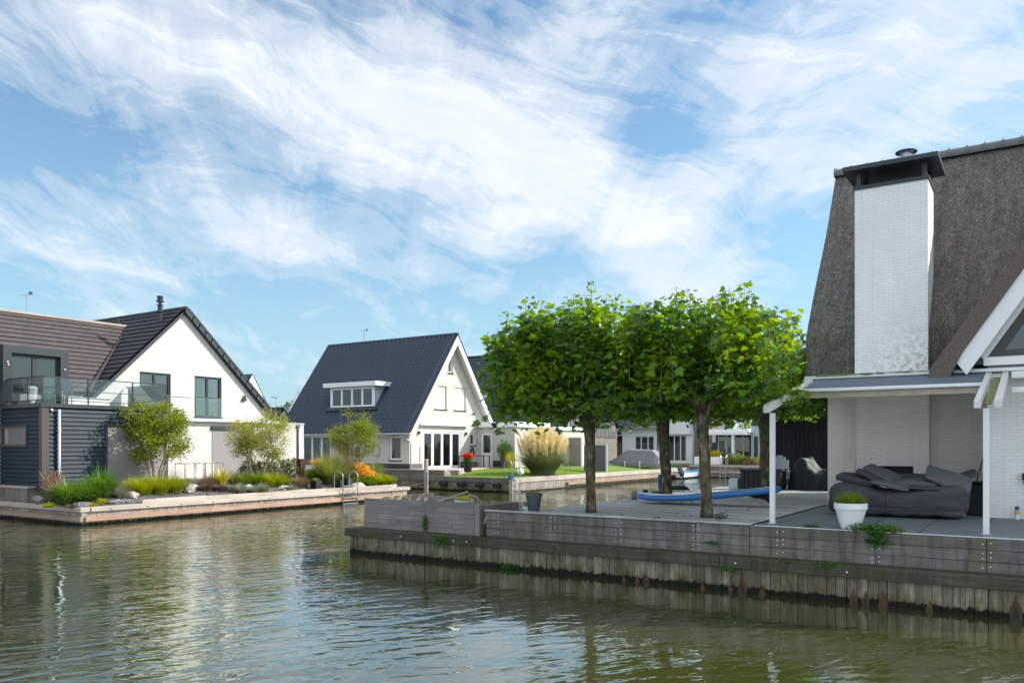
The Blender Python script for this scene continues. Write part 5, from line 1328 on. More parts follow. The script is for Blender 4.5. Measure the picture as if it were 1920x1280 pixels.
# blue boarded annexe with roof terrace
an = MB(); an.box(-60, -30.36, 15.26, 17.62, 1.1, 4.06); an.box(-34.0, -33.33, 17.62, 20.2, 1.1, 4.06); an.box(-60, -30.36, 17.63, 20.28, 3.46, 4.06); an.box(-33.2, -30.36, 20.13, 20.28, 1.1, 3.46)
an.build('annexe', 'dark_siding', h1)
b_ = MB(); flap_boards(b_, 'x', -30.36, 15.42, 17.55, 1.18, 4.06); flap_boards(b_, 'x', -30.36, 17.55, 20.28, 3.60, 4.06, h=.153); b_.build('boarding', 'blue_siding', h1)
b_ = MB(); wx0, wx1 = ony(-30, 15.25).x, ony(53, 15.25).x
flap_boards(b_, 'y', 15.26, wx1 + .02, -30.48, 1.18, 4.06); flap_boards(b_, 'y', 15.26, -60, wx1 + .02, 1.18, 2.62); flap_boards(b_, 'y', 15.26, -60, wx1 + .02, 3.40, 4.06, h=.153); b_.build('boarding', 'blue_siding', h1)
MB().box(-30.50, -30.29, 15.17, 15.42, 1.12, 4.07).build('corner_post', 'bronze', h1)
MB().box(-60, -30.25, 15.13, 20.34, 4.075, 4.22).build('roof_edge', 'anthracite', h1)
wn_ = MB(); x0 = wx1 - 2.2; wn_.box(x0, wx1, 15.17, 15.26, 3.33, 3.40); wn_.box(x0, wx1, 15.17, 15.26, 2.62, 2.72); wn_.box(wx1 - .06, wx1, 15.175, 15.26, 2.72, 3.33)
x05 = ony(4, 15.2).x; wn_.box(x05 - .04, x05 + .04, 15.18, 15.25, 2.72, 3.33); wo = wn_.build('window', 'bronze', h1)
MB().box(x05 + .04, wx1 - .06, 15.215, 15.225, 2.72, 3.33).build('pane', 'glass_clear', wo); MB().box(x05 + .04, wx1 - .06, 15.245, 15.255, 2.72, 3.33).build('interior', 'brick_reflection', wo)  # brick sheet paints the reddish reflection in this pane
MB().box(x0, x05 - .04, 15.22, 15.24, 2.72, 3.33).build('pane', 'glass_mirror', wo)
MB().box(x05 + .12, x05 + .35, 15.235, 15.243, 2.74, 3.30).build('curtain', 'blind', wo)
MB().box(-30.40, -30.37, 17.66, 20.10, 1.15, 3.42).build('roller_screen', 'grey_screen', h1)
MB().box(-30.42, -30.30, 17.56, 20.12, 3.44, 3.56).build('screen_box', 'anthracite', h1); MB().box(-30.42, -30.30, 17.552, 17.65, 1.15, 3.438).build('screen_guide', 'anthracite', h1)
MB().tube([(-30.22, 15.75, 4.0), (-30.22, 15.75, 1.5), (-30.20, 15.75, 1.0)], .055, 10).build('downpipe', 'zinc', h1, smooth=True)
for z in (3.2, 1.7): MB().box(-30.36, -30.15, 15.68, 15.82, z, z + .03).build('pipe_bracket', 'zinc', h1)
MB().sphere((-30.25, 15.5, 3.98), .045, 8, 6).build('wall_lamp', 'white', h1); MB().sphere((ony(65, 15.2).x, 15.16, 2.95), .03, 8, 6).build('wall_knob', 'black', h1)
# glass balustrade round the roof terrace
bl = thing('balustrade', (-30.35, 15.2, 4.22), 'dark framed glass balustrade around the roof terrace above the blue boards', 'balustrade')
MB().box(-60, -30.32, 15.20, 15.24, 5.17, 5.21).build('top_rail', 'anthracite', bl); MB().box(-30.36, -30.32, 15.241, 20.2, 5.17, 5.21).build('top_rail', 'anthracite', bl)
MB().box(-33.2, -30.361, 20.16, 20.2, 5.17, 5.21).build('top_rail', 'anthracite', bl)
MB().box(-60, -30.32, 15.20, 15.24, 4.32, 4.35).build('bottom_rail', 'anthracite', bl); MB().box(-30.36, -30.32, 15.241, 20.2, 4.32, 4.35).build('bottom_rail', 'anthracite', bl)
ypost = [15.22, 16.9, 18.7, 20.18]; xpost = [ony(px, 15.22).x for px in (52, 22)] + [-33.6, -35.2]
for x in xpost: MB().box(x - .025, x + .025, 15.205, 15.235, 4.225, 5.168).build('post', 'anthracite', bl)
for y in ypost: MB().box(-30.36, -30.32, y - .02, y + .02, 4.225, 5.168).build('post', 'anthracite', bl)
for a, b in zip([-30.4] + xpost, xpost): MB().box(b + .04, a - .04, 15.216, 15.224, 4.36, 5.16).build('glass_panel', 'glass_clear', bl)
for a, b in zip(ypost, ypost[1:]): MB().box(-30.345, -30.337, a + .04, b - .04, 4.36, 5.16).build('glass_panel', 'glass_clear', bl)
MB().box(-33.1, -30.4, 20.176, 20.184, 4.25, 5.16).build('glass_panel', 'glass_mirror', bl)
# furniture on the roof terrace
rtab = thing('garden_table', (-31.3, 15.9, 4.22), 'pale topped table on the roof terrace behind the glass', 'table')
px_, py_ = ony(8, 16.2).x, 16.2
MB().box(px_ - .9, px_ + .5, 15.9, 16.7, 4.93, 4.96).build('tabletop', 'white', rtab)
for x in (px_ - .8, px_ + .4):
    for y in (15.95, 16.6): MB().box(x, x + .05, y, y + .05, 4.22, 4.93).build('leg', 'anthracite', rtab)
def tchair(x, y, rz, lab):
    t_ = thing('garden_chair', (0, 0, 0), lab, 'chair', 'dark chairs on the roof terrace')
    MB().box(-.22, .22, -.22, .22, .42, .46).build('seat', 'anthracite', t_)
    m_ = MB(); m_.box(-.22, .22, .19, .22, .52, .92); m_.build('backrest', 'anthracite', t_)
    for a in (-.20, .20):
        for b in (-.20, .20): MB().box(a - .015, a + .015, b - .015, b + .015, 0, .42 if b < 0 else .52).build('leg', 'steel', t_)
    t_.location = (x, y, 4.222); t_.rotation_euler = (0, 0, rz)
tchair(ony(30, 16.2).x, 16.2, 1.0, 'dark terrace chair just left of the balustrade corner'); tchair(-31.35, 16.5, -1.4, 'dark terrace chair in front of the terrace doors')
fp = MB(); fp.lathe((ony(60, 15.9).x, 15.9, 4.222), [(.03, 0), (.16, .3), (.19, .66), (.12, .72), (.02, .74)], 8); tag(fp.build('folded_parasol', 'blind'), 'pale folded cloth standing behind the balustrade by the terrace doors', 'parasol')
# mast behind the brown roof
def mast(name, x, y, z0, z1, label, vane=True, lean=0, r=.04):
    t_ = thing(name, (x, y, z0), label, 'mast')
    MB().tube([(x, y, z0), (x + lean, y, z1)], [r, r * .6], 8).build('pole', 'steel', t_)
    if vane:
        MB().bar((x + lean - .35, y - .2, z1), (x + lean + .3, y + .2, z1 + .04), .03, .03).build('cross_bar', 'steel', t_)
        MB().box(x + lean + .22, x + lean + .38, y, y + .12, z1 + .03, z1 + .16).build('wind_vane', 'anthracite', t_)
    return t_
P = onx(50, -48); mast('ship_mast', P.x, P.y, 1, 2.65 + (P.y / (.837 + (50 - 960) / 1514 * .5474)) * (836 - 553) / 1514, 'thin mast with wind vane rising behind the brown roof')

# white table frames on the terrace
tb = thing('garden_table', (-31.8, 22.9, 1.16), 'white metal frame table against the white house wall', 'table')
def frame(y0, y1, x0, x1, z):
    for x in (x0, x1):
        for y in (y0, y1): MB().box(x - .02, x + .02, y - .02, y + .02, 1.162, z - .05).build('leg', 'white', tb)
    m_ = MB(); m_.box(x0 - .03, x1 + .03, y0 - .03, y0 + .03, z - .049, z); m_.box(x0 - .03, x1 + .03, y1 - .03, y1 + .03, z - .049, z); m_.box(x0 - .03, x0 + .03, y0 + .031, y1 - .031, z - .049, z); m_.box(x1 - .03, x1 + .03, y0 + .031, y1 - .031, z - .049, z)
    m_.build('frame', 'white', tb)
yA = onx(347, -31.6).y; yB = onx(418, -31.6).y; frame(yA, (yA + yB) / 2 - .02, -32.3, -31.6, 1.90); frame((yA + yB) / 2 + .06, yB, -32.3, -31.6, 1.90)

# ================================================================== GARDEN PLANTS (left)
def gz_(x, y): return 0.585 + 0.565 * min(1, max(0, (-26.95 - x) / 2.8))
def gp(px, X): p = onx(px, X); return Vector((p.x, p.y, gz_(p.x, p.y)))
GG = 'grasses and low plants in the left garden'
def gclump(px, X, n, h, r, mat, label, **k):
    h *= 1.38
    return clump('ornamental_grass', gp(px, X), n, h, r, mat, label, 'grass clump', GG, **k)
gclump(128, -27.7, 900, .72, .6, 'grass_green', 'arching bright green grass clump, leftmost on the corner of the left garden', spread=1.25, width=.03, droop=.55)
gclump(160, -27.9, 900, .72, .6, 'grass_green', 'broad arching green grass clump in the middle of the corner group', spread=1.2, width=.03, droop=.55)
gclump(192, -28.2, 500, .95, .5, 'grass_green', 'tall darker strap leaved clump at the right of the corner group', spread=.95, width=.035, droop=.55)
gclump(108, -28.2, 300, .6, .4, 'grass_brown', 'small straw coloured grass behind the left of the corner group', spread=1.1, width=.015)
gclump(92, -29.8, 60, .70, .3, 'grass_red', 'copper red feathery grass at the foot of the grey downpipe', spread=.6, width=.03)
gclump(110, -29.5, 45, .65, .25, 'grass_red', 'sparse reddish grass right of the grey downpipe', spread=.6, width=.025)
gclump(92, -27.3, 220, .18, .25, 'grass_lime', 'low lime cushion on the cap beam left of the corner group', spread=1.3, width=.02)
gclump(130, -27.1, 120, .12, .2, 'grass_brown', 'small straw tinted sedum at the quay edge', spread=1.4, width=.02)
gclump(172, -27.1, 160, .16, .25, 'grass_yellow', 'small yellow sedum in front of the corner group', spread=1.4, width=.02)
gclump(191, -27.3, 200, .22, .22, 'grass_yellow', 'yellow orange tuft at the right foot of the corner group', spread=1.2, width=.02)
gclump(245, -28.4, 420, .55, .35, 'grass_yellow', 'golden grass clump at the left end of the lime mound', spread=.9, width=.016)
gclump(268, -28.2, 1100, .66, .55, 'grass_lime', 'lime green sedge, left part of the long lime mound', spread=.95, width=.016)
gclump(297, -28.2, 1200, .66, .55, 'grass_lime', 'lime green sedge, middle of the long lime mound under the left tree', spread=.95, width=.016)
gclump(325, -28.3, 1100, .62, .50, 'grass_lime', 'lime green sedge, right end of the long lime mound', spread=.95, width=.016)
gclump(228, -27.9, 500, .42, .4, 'grass_grey', 'grey brown wiry bush between the green clump and the lime mound', spread=.9, width=.014)
gclump(352, -28.8, 120, .5, .25, 'grass_olive', 'thin olive stems right of the long lime mound', spread=.6)
gclump(385, -28.3, 600, .30, .5, 'grass_purple', 'purple brown heather at the left of the low heather patch', spread=1.1, width=.014)
gclump(412, -28.2, 600, .28, .5, 'grass_purple', 'purple brown heather in the middle of the low heather patch', spread=1.1, width=.014)
gclump(432, -28.1, 400, .28, .45, 'grass_grey', 'grey tinged heather at the right of the heather patch', spread=1.1, width=.014)
gclump(392, -29.0, 500, .5, .5, 'grass_brown', 'loose brown grass behind the heather patch', spread=.8, width=.012)
gclump(415, -28.9, 130, .72, .3, 'grass_yellow', 'yellow sword leaved plant standing behind the heather', spread=.7, width=.045)
gclump(440, -29.0, 160, .6, .3, 'grass_olive', 'olive variegated tuft right of the yellow sword leaved plant', spread=.8, width=.03)
gclump(458, -28.9, 900, .5, .55, 'grass_mid', 'mid green sedge, left part of the mound under the second tree', spread=.95, width=.016)
gclump(483, -28.8, 900, .52, .55, 'grass_mid', 'mid green sedge in the middle of the mound under the second tree', spread=.95, width=.016)
gclump(507, -28.5, 1000, .56, .55, 'grass_lime', 'lime yellow sedge left of centre in the mound under the second tree', spread=.95, width=.016)
gclump(526, -28.4, 900, .52, .5, 'grass_lime', 'lime yellow sedge at the right end of the mound under the second tree', spread=.95, width=.016)
gclump(452, -27.5, 420, .42, .26, 'grass_grey', 'round silver green lavender, leftmost of three at the quay edge', spread=.8, width=.016)
gclump(476, -27.5, 420, .34, .3, 'grass_grey', 'low silver green lavender, middle of three at the quay edge', spread=.9, width=.016)
gclump(494, -27.5, 380, .42, .26, 'grass_grey', 'silver green lavender, rightmost of three at the quay edge', spread=.8, width=.016)
gclump(512, -27.3, 160, .16, .25, 'grass_lime', 'tiny lime plant right of the three lavenders', spread=1.3, width=.03)
gclump(538, -27.3, 200, .16, .3, 'grass_lime', 'flat lime plant by the pale stones at the quay edge', spread=1.4, width=.03)
gclump(562, -28.0, 800, .52, .55, 'grass_brown', 'rounded pinkish brown grass left of the black cube pot', spread=1.0, width=.014)
gclump(548, -27.5, 250, .3, .3, 'grass_grey', 'small silver leaved plant in front of the pinkish brown grass', spread=1.0, width=.02)
gclump(590, -28.9, 700, .60, .5, 'grass_mid', 'dark green leafy clump behind the black cube pot', spread=.9, width=.03)
gclump(627, -28.1, 1500, 1.25, .75, 'grass_olive', 'tall arching olive miscanthus left of the swimming ladder', spread=.85, width=.018, droop=.5)
gclump(645, -28.4, 900, 1.45, .6, 'grass_brown', 'tall straw tipped miscanthus behind the swimming ladder', spread=.7, width=.014, droop=.45)
gclump(612, -28.7, 700, 1.35, .55, 'grass_olive', 'tall miscanthus with brown tips at the back left of the flower bed', spread=.7, width=.014)
gclump(705, -28.6, 500, .95, .45, 'grass_olive', 'wispy tall grass right of the orange flowers', spread=.75, width=.012)
gclump(693, -27.5, 350, .42, .4, 'grass_mid', 'green foliage mound below the orange flowers', spread=1.0, width=.02)
gclump(716, -27.7, 700, .50, .5, 'grass_lime', 'yellow green mound at the right end of the garden', spread=1.0, width=.02)
gclump(730, -27.7, 700, .42, .45, 'grass_lime', 'lowest yellow green cushion at the very end of the garden', spread=1.0, width=.02)
def flowers(px, X, r, z, n, label, mat='flower_orange', stem='grass_mid', sz=.05, nm='flower_bed'):
    c = gp(px, X); t_ = thing(nm, c, label, 'flowers')
    clump('stems', c, 500, z, r[0] * .9, stem, spread=.7, width=.014, parent=t_, root=r[0] * .9)
    P = blob_pts(n, (c.x, c.y, c.z + z), r, .35)
    fl_v = np.array([(0, 0, .1)] + [(math.cos(a) * (1 if i % 2 else .55), math.sin(a) * (1 if i % 2 else .55), 0) for i, a in enumerate(np.linspace(0, 2 * math.pi, 13)[:-1])]); fl_f = np.array([(0, 1 + i, 1 + (i + 1) % 12) for i in range(12)])
    fr_ = rand_rot(len(P), .9)
    leaves('blossoms', P, rng.uniform(.7, 1.2, len(P)) * sz, mat, t_, (fl_v, fl_f), frames=fr_)
flowers(672, -28.0, (.60, .55, .28), .78, 420, 'dense drift of orange yellow flowers right of the swimming ladder')
flowers(686, -27.8, (.60, .50, .25), .55, 380, 'lower drift of orange flowers spilling to the right')
flowers(595, -29.3, (.42, .42, .18), .80, 170, 'small patch of orange flowers left of the tall miscanthus')
def rock(c, r, seed, mat, label, nm='rock'):
    m_ = MB().sphere((0, 0, 0), 1, 16, 10); rnd = random.Random(seed)
    m_.v = [tuple(Vector(c) + Vector((v[0] * r[0], v[1] * r[1], v[2] * r[2])) * (1 + .42 * mnoise.noise(Vector(v) * 1.7 + Vector((seed, 0, 0))))) for v in m_.v]
    tag(m_.build(nm, mat), label, 'rock', 'rocks in the left garden')
for i, (px, X, r, mt, lab) in enumerate((
    (247, -27.8, (.24, .22, .15), 'rock', 'pinkish pale boulder left of the lime mound'), (355, -28.1, (.22, .2, .16), 'rock', 'pale square boulder at the right end of the lime mound'),
    (360, -28.6, (.26, .25, .14), 'rock', 'flat pale stone behind the pale square boulder'), (220, -27.2, (.16, .32, .10), 'rock_dark', 'long grey stone at the quay edge right of the green clump'),
    (238, -27.2, (.16, .2, .10), 'rock_dark', 'small grey stone beside the long grey stone'), (152, -27.05, (.18, .26, .12), 'rock_dark', 'grey stone at the foot of the middle green clump'),
    (72, -28.0, (.2, .2, .13), 'rock_dark', 'dark grey boulder beside the deck retaining boards'), (372, -28.5, (.25, .25, .08), 'rock_dark', 'bluish flat stone left of the heather'),
    (533, -27.8, (.25, .3, .12), 'rock', 'pale stone behind the flat lime plant'), (560, -27.2, (.22, .5, .08), 'rock', 'flat pale slab at the quay edge left of the black cube pot'),
    (672, -27.25, (.25, .45, .16), 'rock', 'pale stone right of the swimming ladder'), (466, -28.0, (.2, .25, .15), 'rock', 'greyish pink stone between the lavenders and the sedge'))):
    c = gp(px, X); rock((c.x, c.y, c.z + r[2] * .5), r, i * 3.3 + 1, mt, lab)
def cube_pot(px, X, s_, h_, mat, lab, plant=None):
    c = gp(px, X); t_ = thing('cube_pot', c, lab, 'plant pot')
    m_ = MB(); m_.prism([(c.x - s_, c.y - s_), (c.x + s_, c.y - s_), (c.x + s_, c.y + s_), (c.x - s_, c.y + s_)], 'z', c.z - .04, c.z + h_); m_.build('pot_body', mat, t_, bevel=.01)
    m_ = MB()
    for a in ((-1, -1, 1, -.86), (-1, .86, 1, 1), (-1, -.859, -.86, .859), (.86, -.859, 1, .859)): m_.box(c.x + a[0] * s_ * 1.03, c.x + a[2] * s_ * 1.03, c.y + a[1] * s_ * 1.03, c.y + a[3] * s_ * 1.03, c.z + h_ + .001, c.z + h_ + .03)
    m_.build('rim', mat, t_)
    if plant: clump('foliage', (c.x, c.y, c.z + h_ - .02), 150, .25, s_, plant, spread=.9, width=.02, parent=t_)
cube_pot(593, -27.5, .19, .36, 'black', 'black cube pot on the quay edge of the left garden', 'grass_olive')
cube_pot(638, -27.3, .13, .38, 'black', 'black square pot behind the left hoop of the swimming ladder')
cube_pot(652, -27.4, .16, .42, 'anthracite', 'grey square pot behind the right hoop of the swimming ladder')
# variegated hedge and post
for i, (px, X, r, lab) in enumerate(((470, -30.2, (.55, .6, .5), 'dark variegated shrub, leftmost of the low hedge by the white annexe'), (498, -30.2, (.6, .65, .5), 'variegated shrub behind the stems of the second tree'),
                                     (524, -30.1, (.6, .7, .55), 'variegated shrub with creamy leaves, third in the low hedge'), (548, -30.0, (.55, .65, .55), 'creamy leaved shrub at the right end of the low hedge'))):
    c = gp(px, X); shrub('shrub', (c.x, c.y, c.z), r, 1500, .09, 'leaf_hedge', lab, group='low variegated hedge')
c = gp(564, -29.6); pr = MB(); pr.box(c.x - .13, c.x + .13, c.y - .13, c.y + .13, c.z, c.z + .85); pr.box(c.x - .17, c.x + .17, c.y - .17, c.y + .17, c.z + .851, c.z + .92)
tag(pr.build('garden_post', 'terracotta', bevel=.01), 'square rust brown post at the corner of the white annexe', 'post')
c = gp(580, -30.4); pr = MB(); pr.box(c.x - .6, c.x + .6, c.y - .5, c.y + .5, c.z + .30, c.z + .42); pr.box(c.x - .5, c.x + .5, c.y - .4, c.y + .4, c.z - .1, c.z + .30)
tag(pr.build('garden_table', 'white', bevel=.01), 'low white block table behind the small orange flower patch', 'table')

# small multi-stemmed trees
def small_tree(base, cz, rad, n, label, mat, seed, stems=4, size=.085, group='multi-stemmed garden trees', r0=.05, bark='bark_pale', nclu=75, spread=.38, off=(0, 0)):
    rg = np.random.default_rng(seed); base = Vector(base); t_ = thing('garden_tree', base, label, 'tree', group)
    C = Vector((base.x + off[0], base.y + off[1], base.z + cz)); clus = []
    while len(clus) < nclu:
        d = rg.normal(size=3); d /= np.linalg.norm(d); k = rg.uniform(.15, 1) ** .55
        q_ = Vector((d[0] * rad[0] * k, d[1] * rad[1] * k, d[2] * rad[2] * k))
        if mnoise.noise(Vector((q_.x, q_.y, q_.z)) * 1.3 + Vector((seed, 0, 0))) < -.18 and k > .5: continue
        clus.append(C + q_)
    tr = MB(); heads = []
    for s_ in range(stems):
        a = 2 * math.pi * s_ / stems + rg.uniform(-.4, .4); b0 = base + Vector((.10 * math.cos(a), .10 * math.sin(a), -.1))
        hd = C + Vector((rad[0] * .45 * math.cos(a), rad[1] * .45 * math.sin(a), -rad[2] * rg.uniform(.1, .5)))
        m1 = b0.lerp(hd, .35) + Vector((rg.normal(0, .07), rg.normal(0, .07), .08)); m2 = b0.lerp(hd, .7) + Vector((rg.normal(0, .07), rg.normal(0, .07), .05))
        tr.tube([b0, m1, m2, hd], [r0 * 1.1, r0 * .85, r0 * .65, r0 * .4], 8); heads += [(m1, r0 * .4), (m2, r0 * .4), (hd, r0 * .35)]
    P = []
    for q_ in clus:
        h_ = min(heads, key=lambda h: (h[0] - q_).length + (1.5 if h[0].z > q_.z + .1 else 0))
        tr.tube([h_[0], h_[0].lerp(q_, .5) + Vector((rg.normal(0, .06), rg.normal(0, .06), .05)), q_], [h_[1] * .55, h_[1] * .4, .006], 5, cap=False)
        m_ = n // nclu; P.append(np.array(q_) + rg.normal(size=(m_, 3)) * np.array([.20, .20, .13]) * spread / .38)
    tr.build('trunk', bark, t_, smooth=True); P = np.concatenate(P)
    leaves('crown', P, rg.uniform(.6, 1.25, len(P)) * size, mat, t_, tilt=.9)
    return t_
c = gp(290, -29.5); small_tree(c, 2.15, (1.55, 1.5, 1.30), 14000, 'bushy multi-stemmed garden tree in front of the grey screen, leftmost', 'leaf_small', 21, 4, size=.095, r0=.06, nclu=88, spread=.32)
c = gp(482, -29.5); small_tree(c, 2.0, (1.50, 1.5, 1.15), 12500, 'airy multi-stemmed garden tree in front of the white annexe wall', 'leaf_small_b', 22, 5, size=.08, r0=.055, nclu=85, spread=.42)
c = gp(664, -29.3); small_tree(c, 2.1, (1.3, 1.3, 1.2), 11500, 'slender multi-stemmed garden tree in front of the blue tiled house', 'leaf_small', 23, 6, size=.08, r0=.032, nclu=75)

# ================================================================== HOUSE WITH BLUE TILED ROOF (middle)
h2 = thing('house', (-34, 39.9, 1.16), 'white gabled house with steep blue black tiled roof and a white dormer', 'house')
GX, Y1, YR, Y2, ZR = -34.0, 39.9, 44.35, 48.8, 10.25
w = MB(); w.prism([(Y1, 1.1), (Y2, 1.1), (Y2, 3.9), (YR, ZR - .35), (Y1, 3.9)], 'x', -45.4, GX); gw = w.build('wall', 'cream_brick', h2)
O = {'top': ('x', GX, 44.0, 44.5, 7.7, 8.93), 'u1': ('x', GX, 42.5, 43.8, 5.16, 6.72), 'u2': ('x', GX, 44.7, 46.0, 5.16, 6.72), 'french': ('x', GX, 41.3, 45.4, 1.14, 3.62), 'small': ('x', GX, 46.55, 47.15, 2.72, 3.55),
     'tall': ('y', Y1, -35.7, -34.7, 1.75, 3.60), 'slide': ('y', Y1, -43.9, -41.1, 1.2, 3.38), 'low': ('y', Y1, -39.0, -38.3, 1.75, 2.7)}
carve(gw, [opening(*o) for o in O.values()])
window(h2, *O['top'], 1, 'white', .1, .08); window(h2, *O['u1'], 1, 'white', .14, .06, blind=1.0); window(h2, *O['u2'], 1, 'white', .14, .06, blind=1.0)
for o_ in (O['u1'], O['u2']):
    s_ = MB(); zz2 = o_[4]
    while zz2 < o_[5] - .04: s_.prism([(GX - .10, zz2), (GX - .075, zz2 + .01), (GX - .10, zz2 + .055)], 'y', o_[2] + .03, o_[3] - .03); zz2 += .055
    s_.build('blind_slats', 'white', h2)  # white slats added outside the glass so the blinds look bright
window(h2, *O['french'], 4, 'white', .05, .13, name='french_doors', sill=None, bottom=.18, leafw=.11, curtains=[(41.5, 42.0), (44.7, 45.2)])
window(h2, *O['small'], 1, 'white', .1, .09); window(h2, *O['tall'], 1, 'white', .1, .10, blind=.42, rail=3.25)
window(h2, *O['slide'], 3, 'white', .05, .10, name='sliding_door', sill=None, leafw=.07, curtains=[(-43.7, -42.9)]); window(h2, *O['low'], 1, 'white', .1, .09)
pl_ = MB(); pl_.box(-45.45, -43.95, Y1 - .03, Y1 - .002, 1.12, 1.5); pl_.box(-41.05, GX + .03, Y1 - .03, Y1 - .002, 1.12, 1.5); pl_.build('plinth', 'plinth', h2)
pl_ = MB(); pl_.box(GX + .002, GX + .03, Y1 - .001, 41.2, 1.12, 1.5); pl_.box(GX + .002, GX + .03, 45.5, 47.4, 1.12, 1.5); pl_.build('plinth', 'plinth_grey', h2)
MB().box(-44.0, -41.0, Y1 - .22, Y1 - .002, 3.42, 3.55).build('lintel_beam', 'white', h2)
ab = MB(); ab.box(GX + .005, GX + .26, 40.75, 46.1, 4.02, 4.22); ab.build('awning_box', 'white', h2, bevel=.02)
for y in (40.78, 45.95): MB().box(GX + .002, GX + .14, y - .05, y + .05, 3.42, 3.62).build('wall_lamp', 'anthracite', h2)
MB().tube([(GX + .03, 40.95, 2.6), (GX + .03, 40.95, 1.6)], .02, 6).build('pipe', 'zinc', h2)
# roof of wavy pantiles
rf = MB(); e1 = Vector((0, YR - (Y1 - .5), ZR - 3.50)); rx0, rx1 = -45.9, GX + .55
tile_roof(rf, (rx0, Y1 - .5, 3.50), (1, 0, 0), e1, rx1 - rx0, e1.length, tw=.42, rh=.36, amp=.095, step=.016)
tile_roof(rf, (rx1, Y2 + .5, 3.50), (-1, 0, 0), Vector((0, YR - Y2 - .5, ZR - 3.50)), rx1 - rx0, e1.length, tw=.42, rh=.36, amp=.095, step=.016)
ro = rf.build('roof', 'tile_blue', h2, fix=False)
MB().tube([(rx0, YR, ZR + .08), (rx1, YR, ZR + .08)], .13, 10).build('ridge_tiles', 'tile_blue', ro, smooth=True)
for xx in (rx0, rx1 - .02):
    bb = MB(); x0, x1 = (xx, xx + .03) if xx == rx0 else (rx1 - .04, rx1)
    bb.prism([(Y1 - .52, 3.42), (YR, ZR - .02), (YR, ZR - .62), (Y1 - .15, 3.42)], 'x', x0, x1); bb.prism([(Y2 + .52, 3.42), (YR, ZR - .02), (YR, ZR - .62), (Y2 + .15, 3.42)], 'x', x0, x1)
    bb.build('barge_board', 'white', ro)
sf = MB(); sf.prism([(Y1 - .45, 3.46), (YR, ZR - .08), (YR, ZR - .20), (Y1 - .40, 3.42)], 'x', rx0 + .031, rx1 - .041); sf.prism([(Y2 + .45, 3.46), (YR, ZR - .08), (YR, ZR - .20), (Y2 + .40, 3.42)], 'x', rx0 + .031, rx1 - .041)
sf.build('soffit', 'offwhite', ro)
MB().box(rx0, rx1, Y1 - .62, Y1 - .48, 3.40, 3.50).build('gutter', 'zinc', ro, bevel=.02)
MB().box(rx0 + .1, rx1 - .1, Y1 - .44, Y1 - .003, 3.36, 3.40).build('eave_board', 'offwhite', ro)
px = ony(752, Y1 - .55).x
MB().tube([(px - .1, Y1 - .55, 3.44), (px, Y1 - .5, 3.25), (px + .35, Y1 - .1, 2.98), (px + .40, Y1 - .07, 2.8), (px + .40, Y1 - .07, 1.14)], .045, 8).build('downpipe', 'zinc', h2, smooth=True)
# dormer
DY = 40.55; dx0, dx1 = -41.75, -37.6
d_ = MB(); d_.prism([(DY, 5.25), (DY, 6.72), (DY + 1.35, 6.72), (DY + .45, 5.55)], 'x', dx0, dx1); db = d_.build('dormer', 'paleblue_siding', ro)
carve(db, [(dx0 + .15, dx1 - .15, DY - .1, DY + .3, 5.42, 6.62)])
fr_ = MB()
for z0, z1 in ((5.36, 5.46), (6.56, 6.66)): fr_.box(dx0 + .1, dx1 - .1, DY - .04, DY + .06, z0, z1)
for k in range(5): xx = dx0 + .14 + (dx1 - dx0 - .28) * k / 4; fr_.box(xx - .07, xx + .07, DY - .05, DY + .05, 5.461, 6.559)
fo = fr_.build('window', 'white', db)
MB().box(dx0 + .1, dx1 - .1, DY + .01, DY + .02, 5.44, 6.58).build('pane', 'glass', fo); MB().box(dx0 + .17, dx1 - .17, DY + .26, DY + .28, 5.44, 6.6).build('interior', 'room', fo)
MB().box(dx0 + 1.1, dx1 - .2, DY + .10, DY + .11, 5.5, 6.0).build('blind', 'blind', fo)
MB().box(dx0 - .02, dx1 + .02, DY - .06, DY - .001, 5.22, 5.35).build('sill', 'zinc', db); MB().box(dx0 - .01, dx0 + .1, DY - .03, DY, 5.36, 6.7).build('corner_trim', 'white', db); MB().box(dx1 - .1, dx1 + .01, DY - .03, DY, 5.36, 6.7).build('corner_trim', 'white', db)
MB().box(dx0 - .35, dx1 + .45, DY - .42, DY + 2.0, 6.72, 7.02).build('dormer_roof', 'white_alu', db, bevel=.01)
tg = MB(); tg.prism([(DY - .24, 5.10), (DY - .06, 5.30), (DY - .06, 5.34), (DY - .26, 5.11)], 'x', dx0 - .3, dx1 + .3); tg.build('lead_apron', 'anthracite', db)
# flat-roofed annexe with door
ax0, ax1, ay0 = GX, -30.8, 47.45
a_ = MB().box(ax0 + .001, ax1, ay0, 51.9, 1.1, 4.0).build('annexe', 'cream_brick', h2)
d0, d1 = ony(903, ay0).x, ony(922, ay0).x
D_ = ('y', ay0, d0, d1, 1.17, 3.56); carve(a_, [opening(*D_)])
window(h2, *D_, 1, 'white', .05, .11, name='garden_door', bottom=1.0, sill=None, blind=.0)
MB().box(ax0 + .02, ax1 + .16, ay0 - .22, 52.05, 4.002, 4.36).build('annexe_roof', 'white', h2)
MB().box(d1 + .12, ax1 + .01, ay0 - .025, ay0 - .001, 1.12, 1.62).build('plinth', 'plinth', h2)
for px, z in ((945, 3.5),): MB().box(ony(px, ay0).x - .05, ony(px, ay0).x + .05, ay0 - .12, ay0, z, z + .15).build('wall_lamp', 'anthracite', h2)
for k in range(3): MB().tube([(ony(932, ay0).x, ay0 - .03, 2.75 - k * .22), (ony(932, ay0).x + .07, ay0 - .05, 2.70 - k * .22), (ony(932, ay0).x, ay0 - .03, 2.62 - k * .22)], .018, 5).build('wall_ornament', 'anthracite', h2)
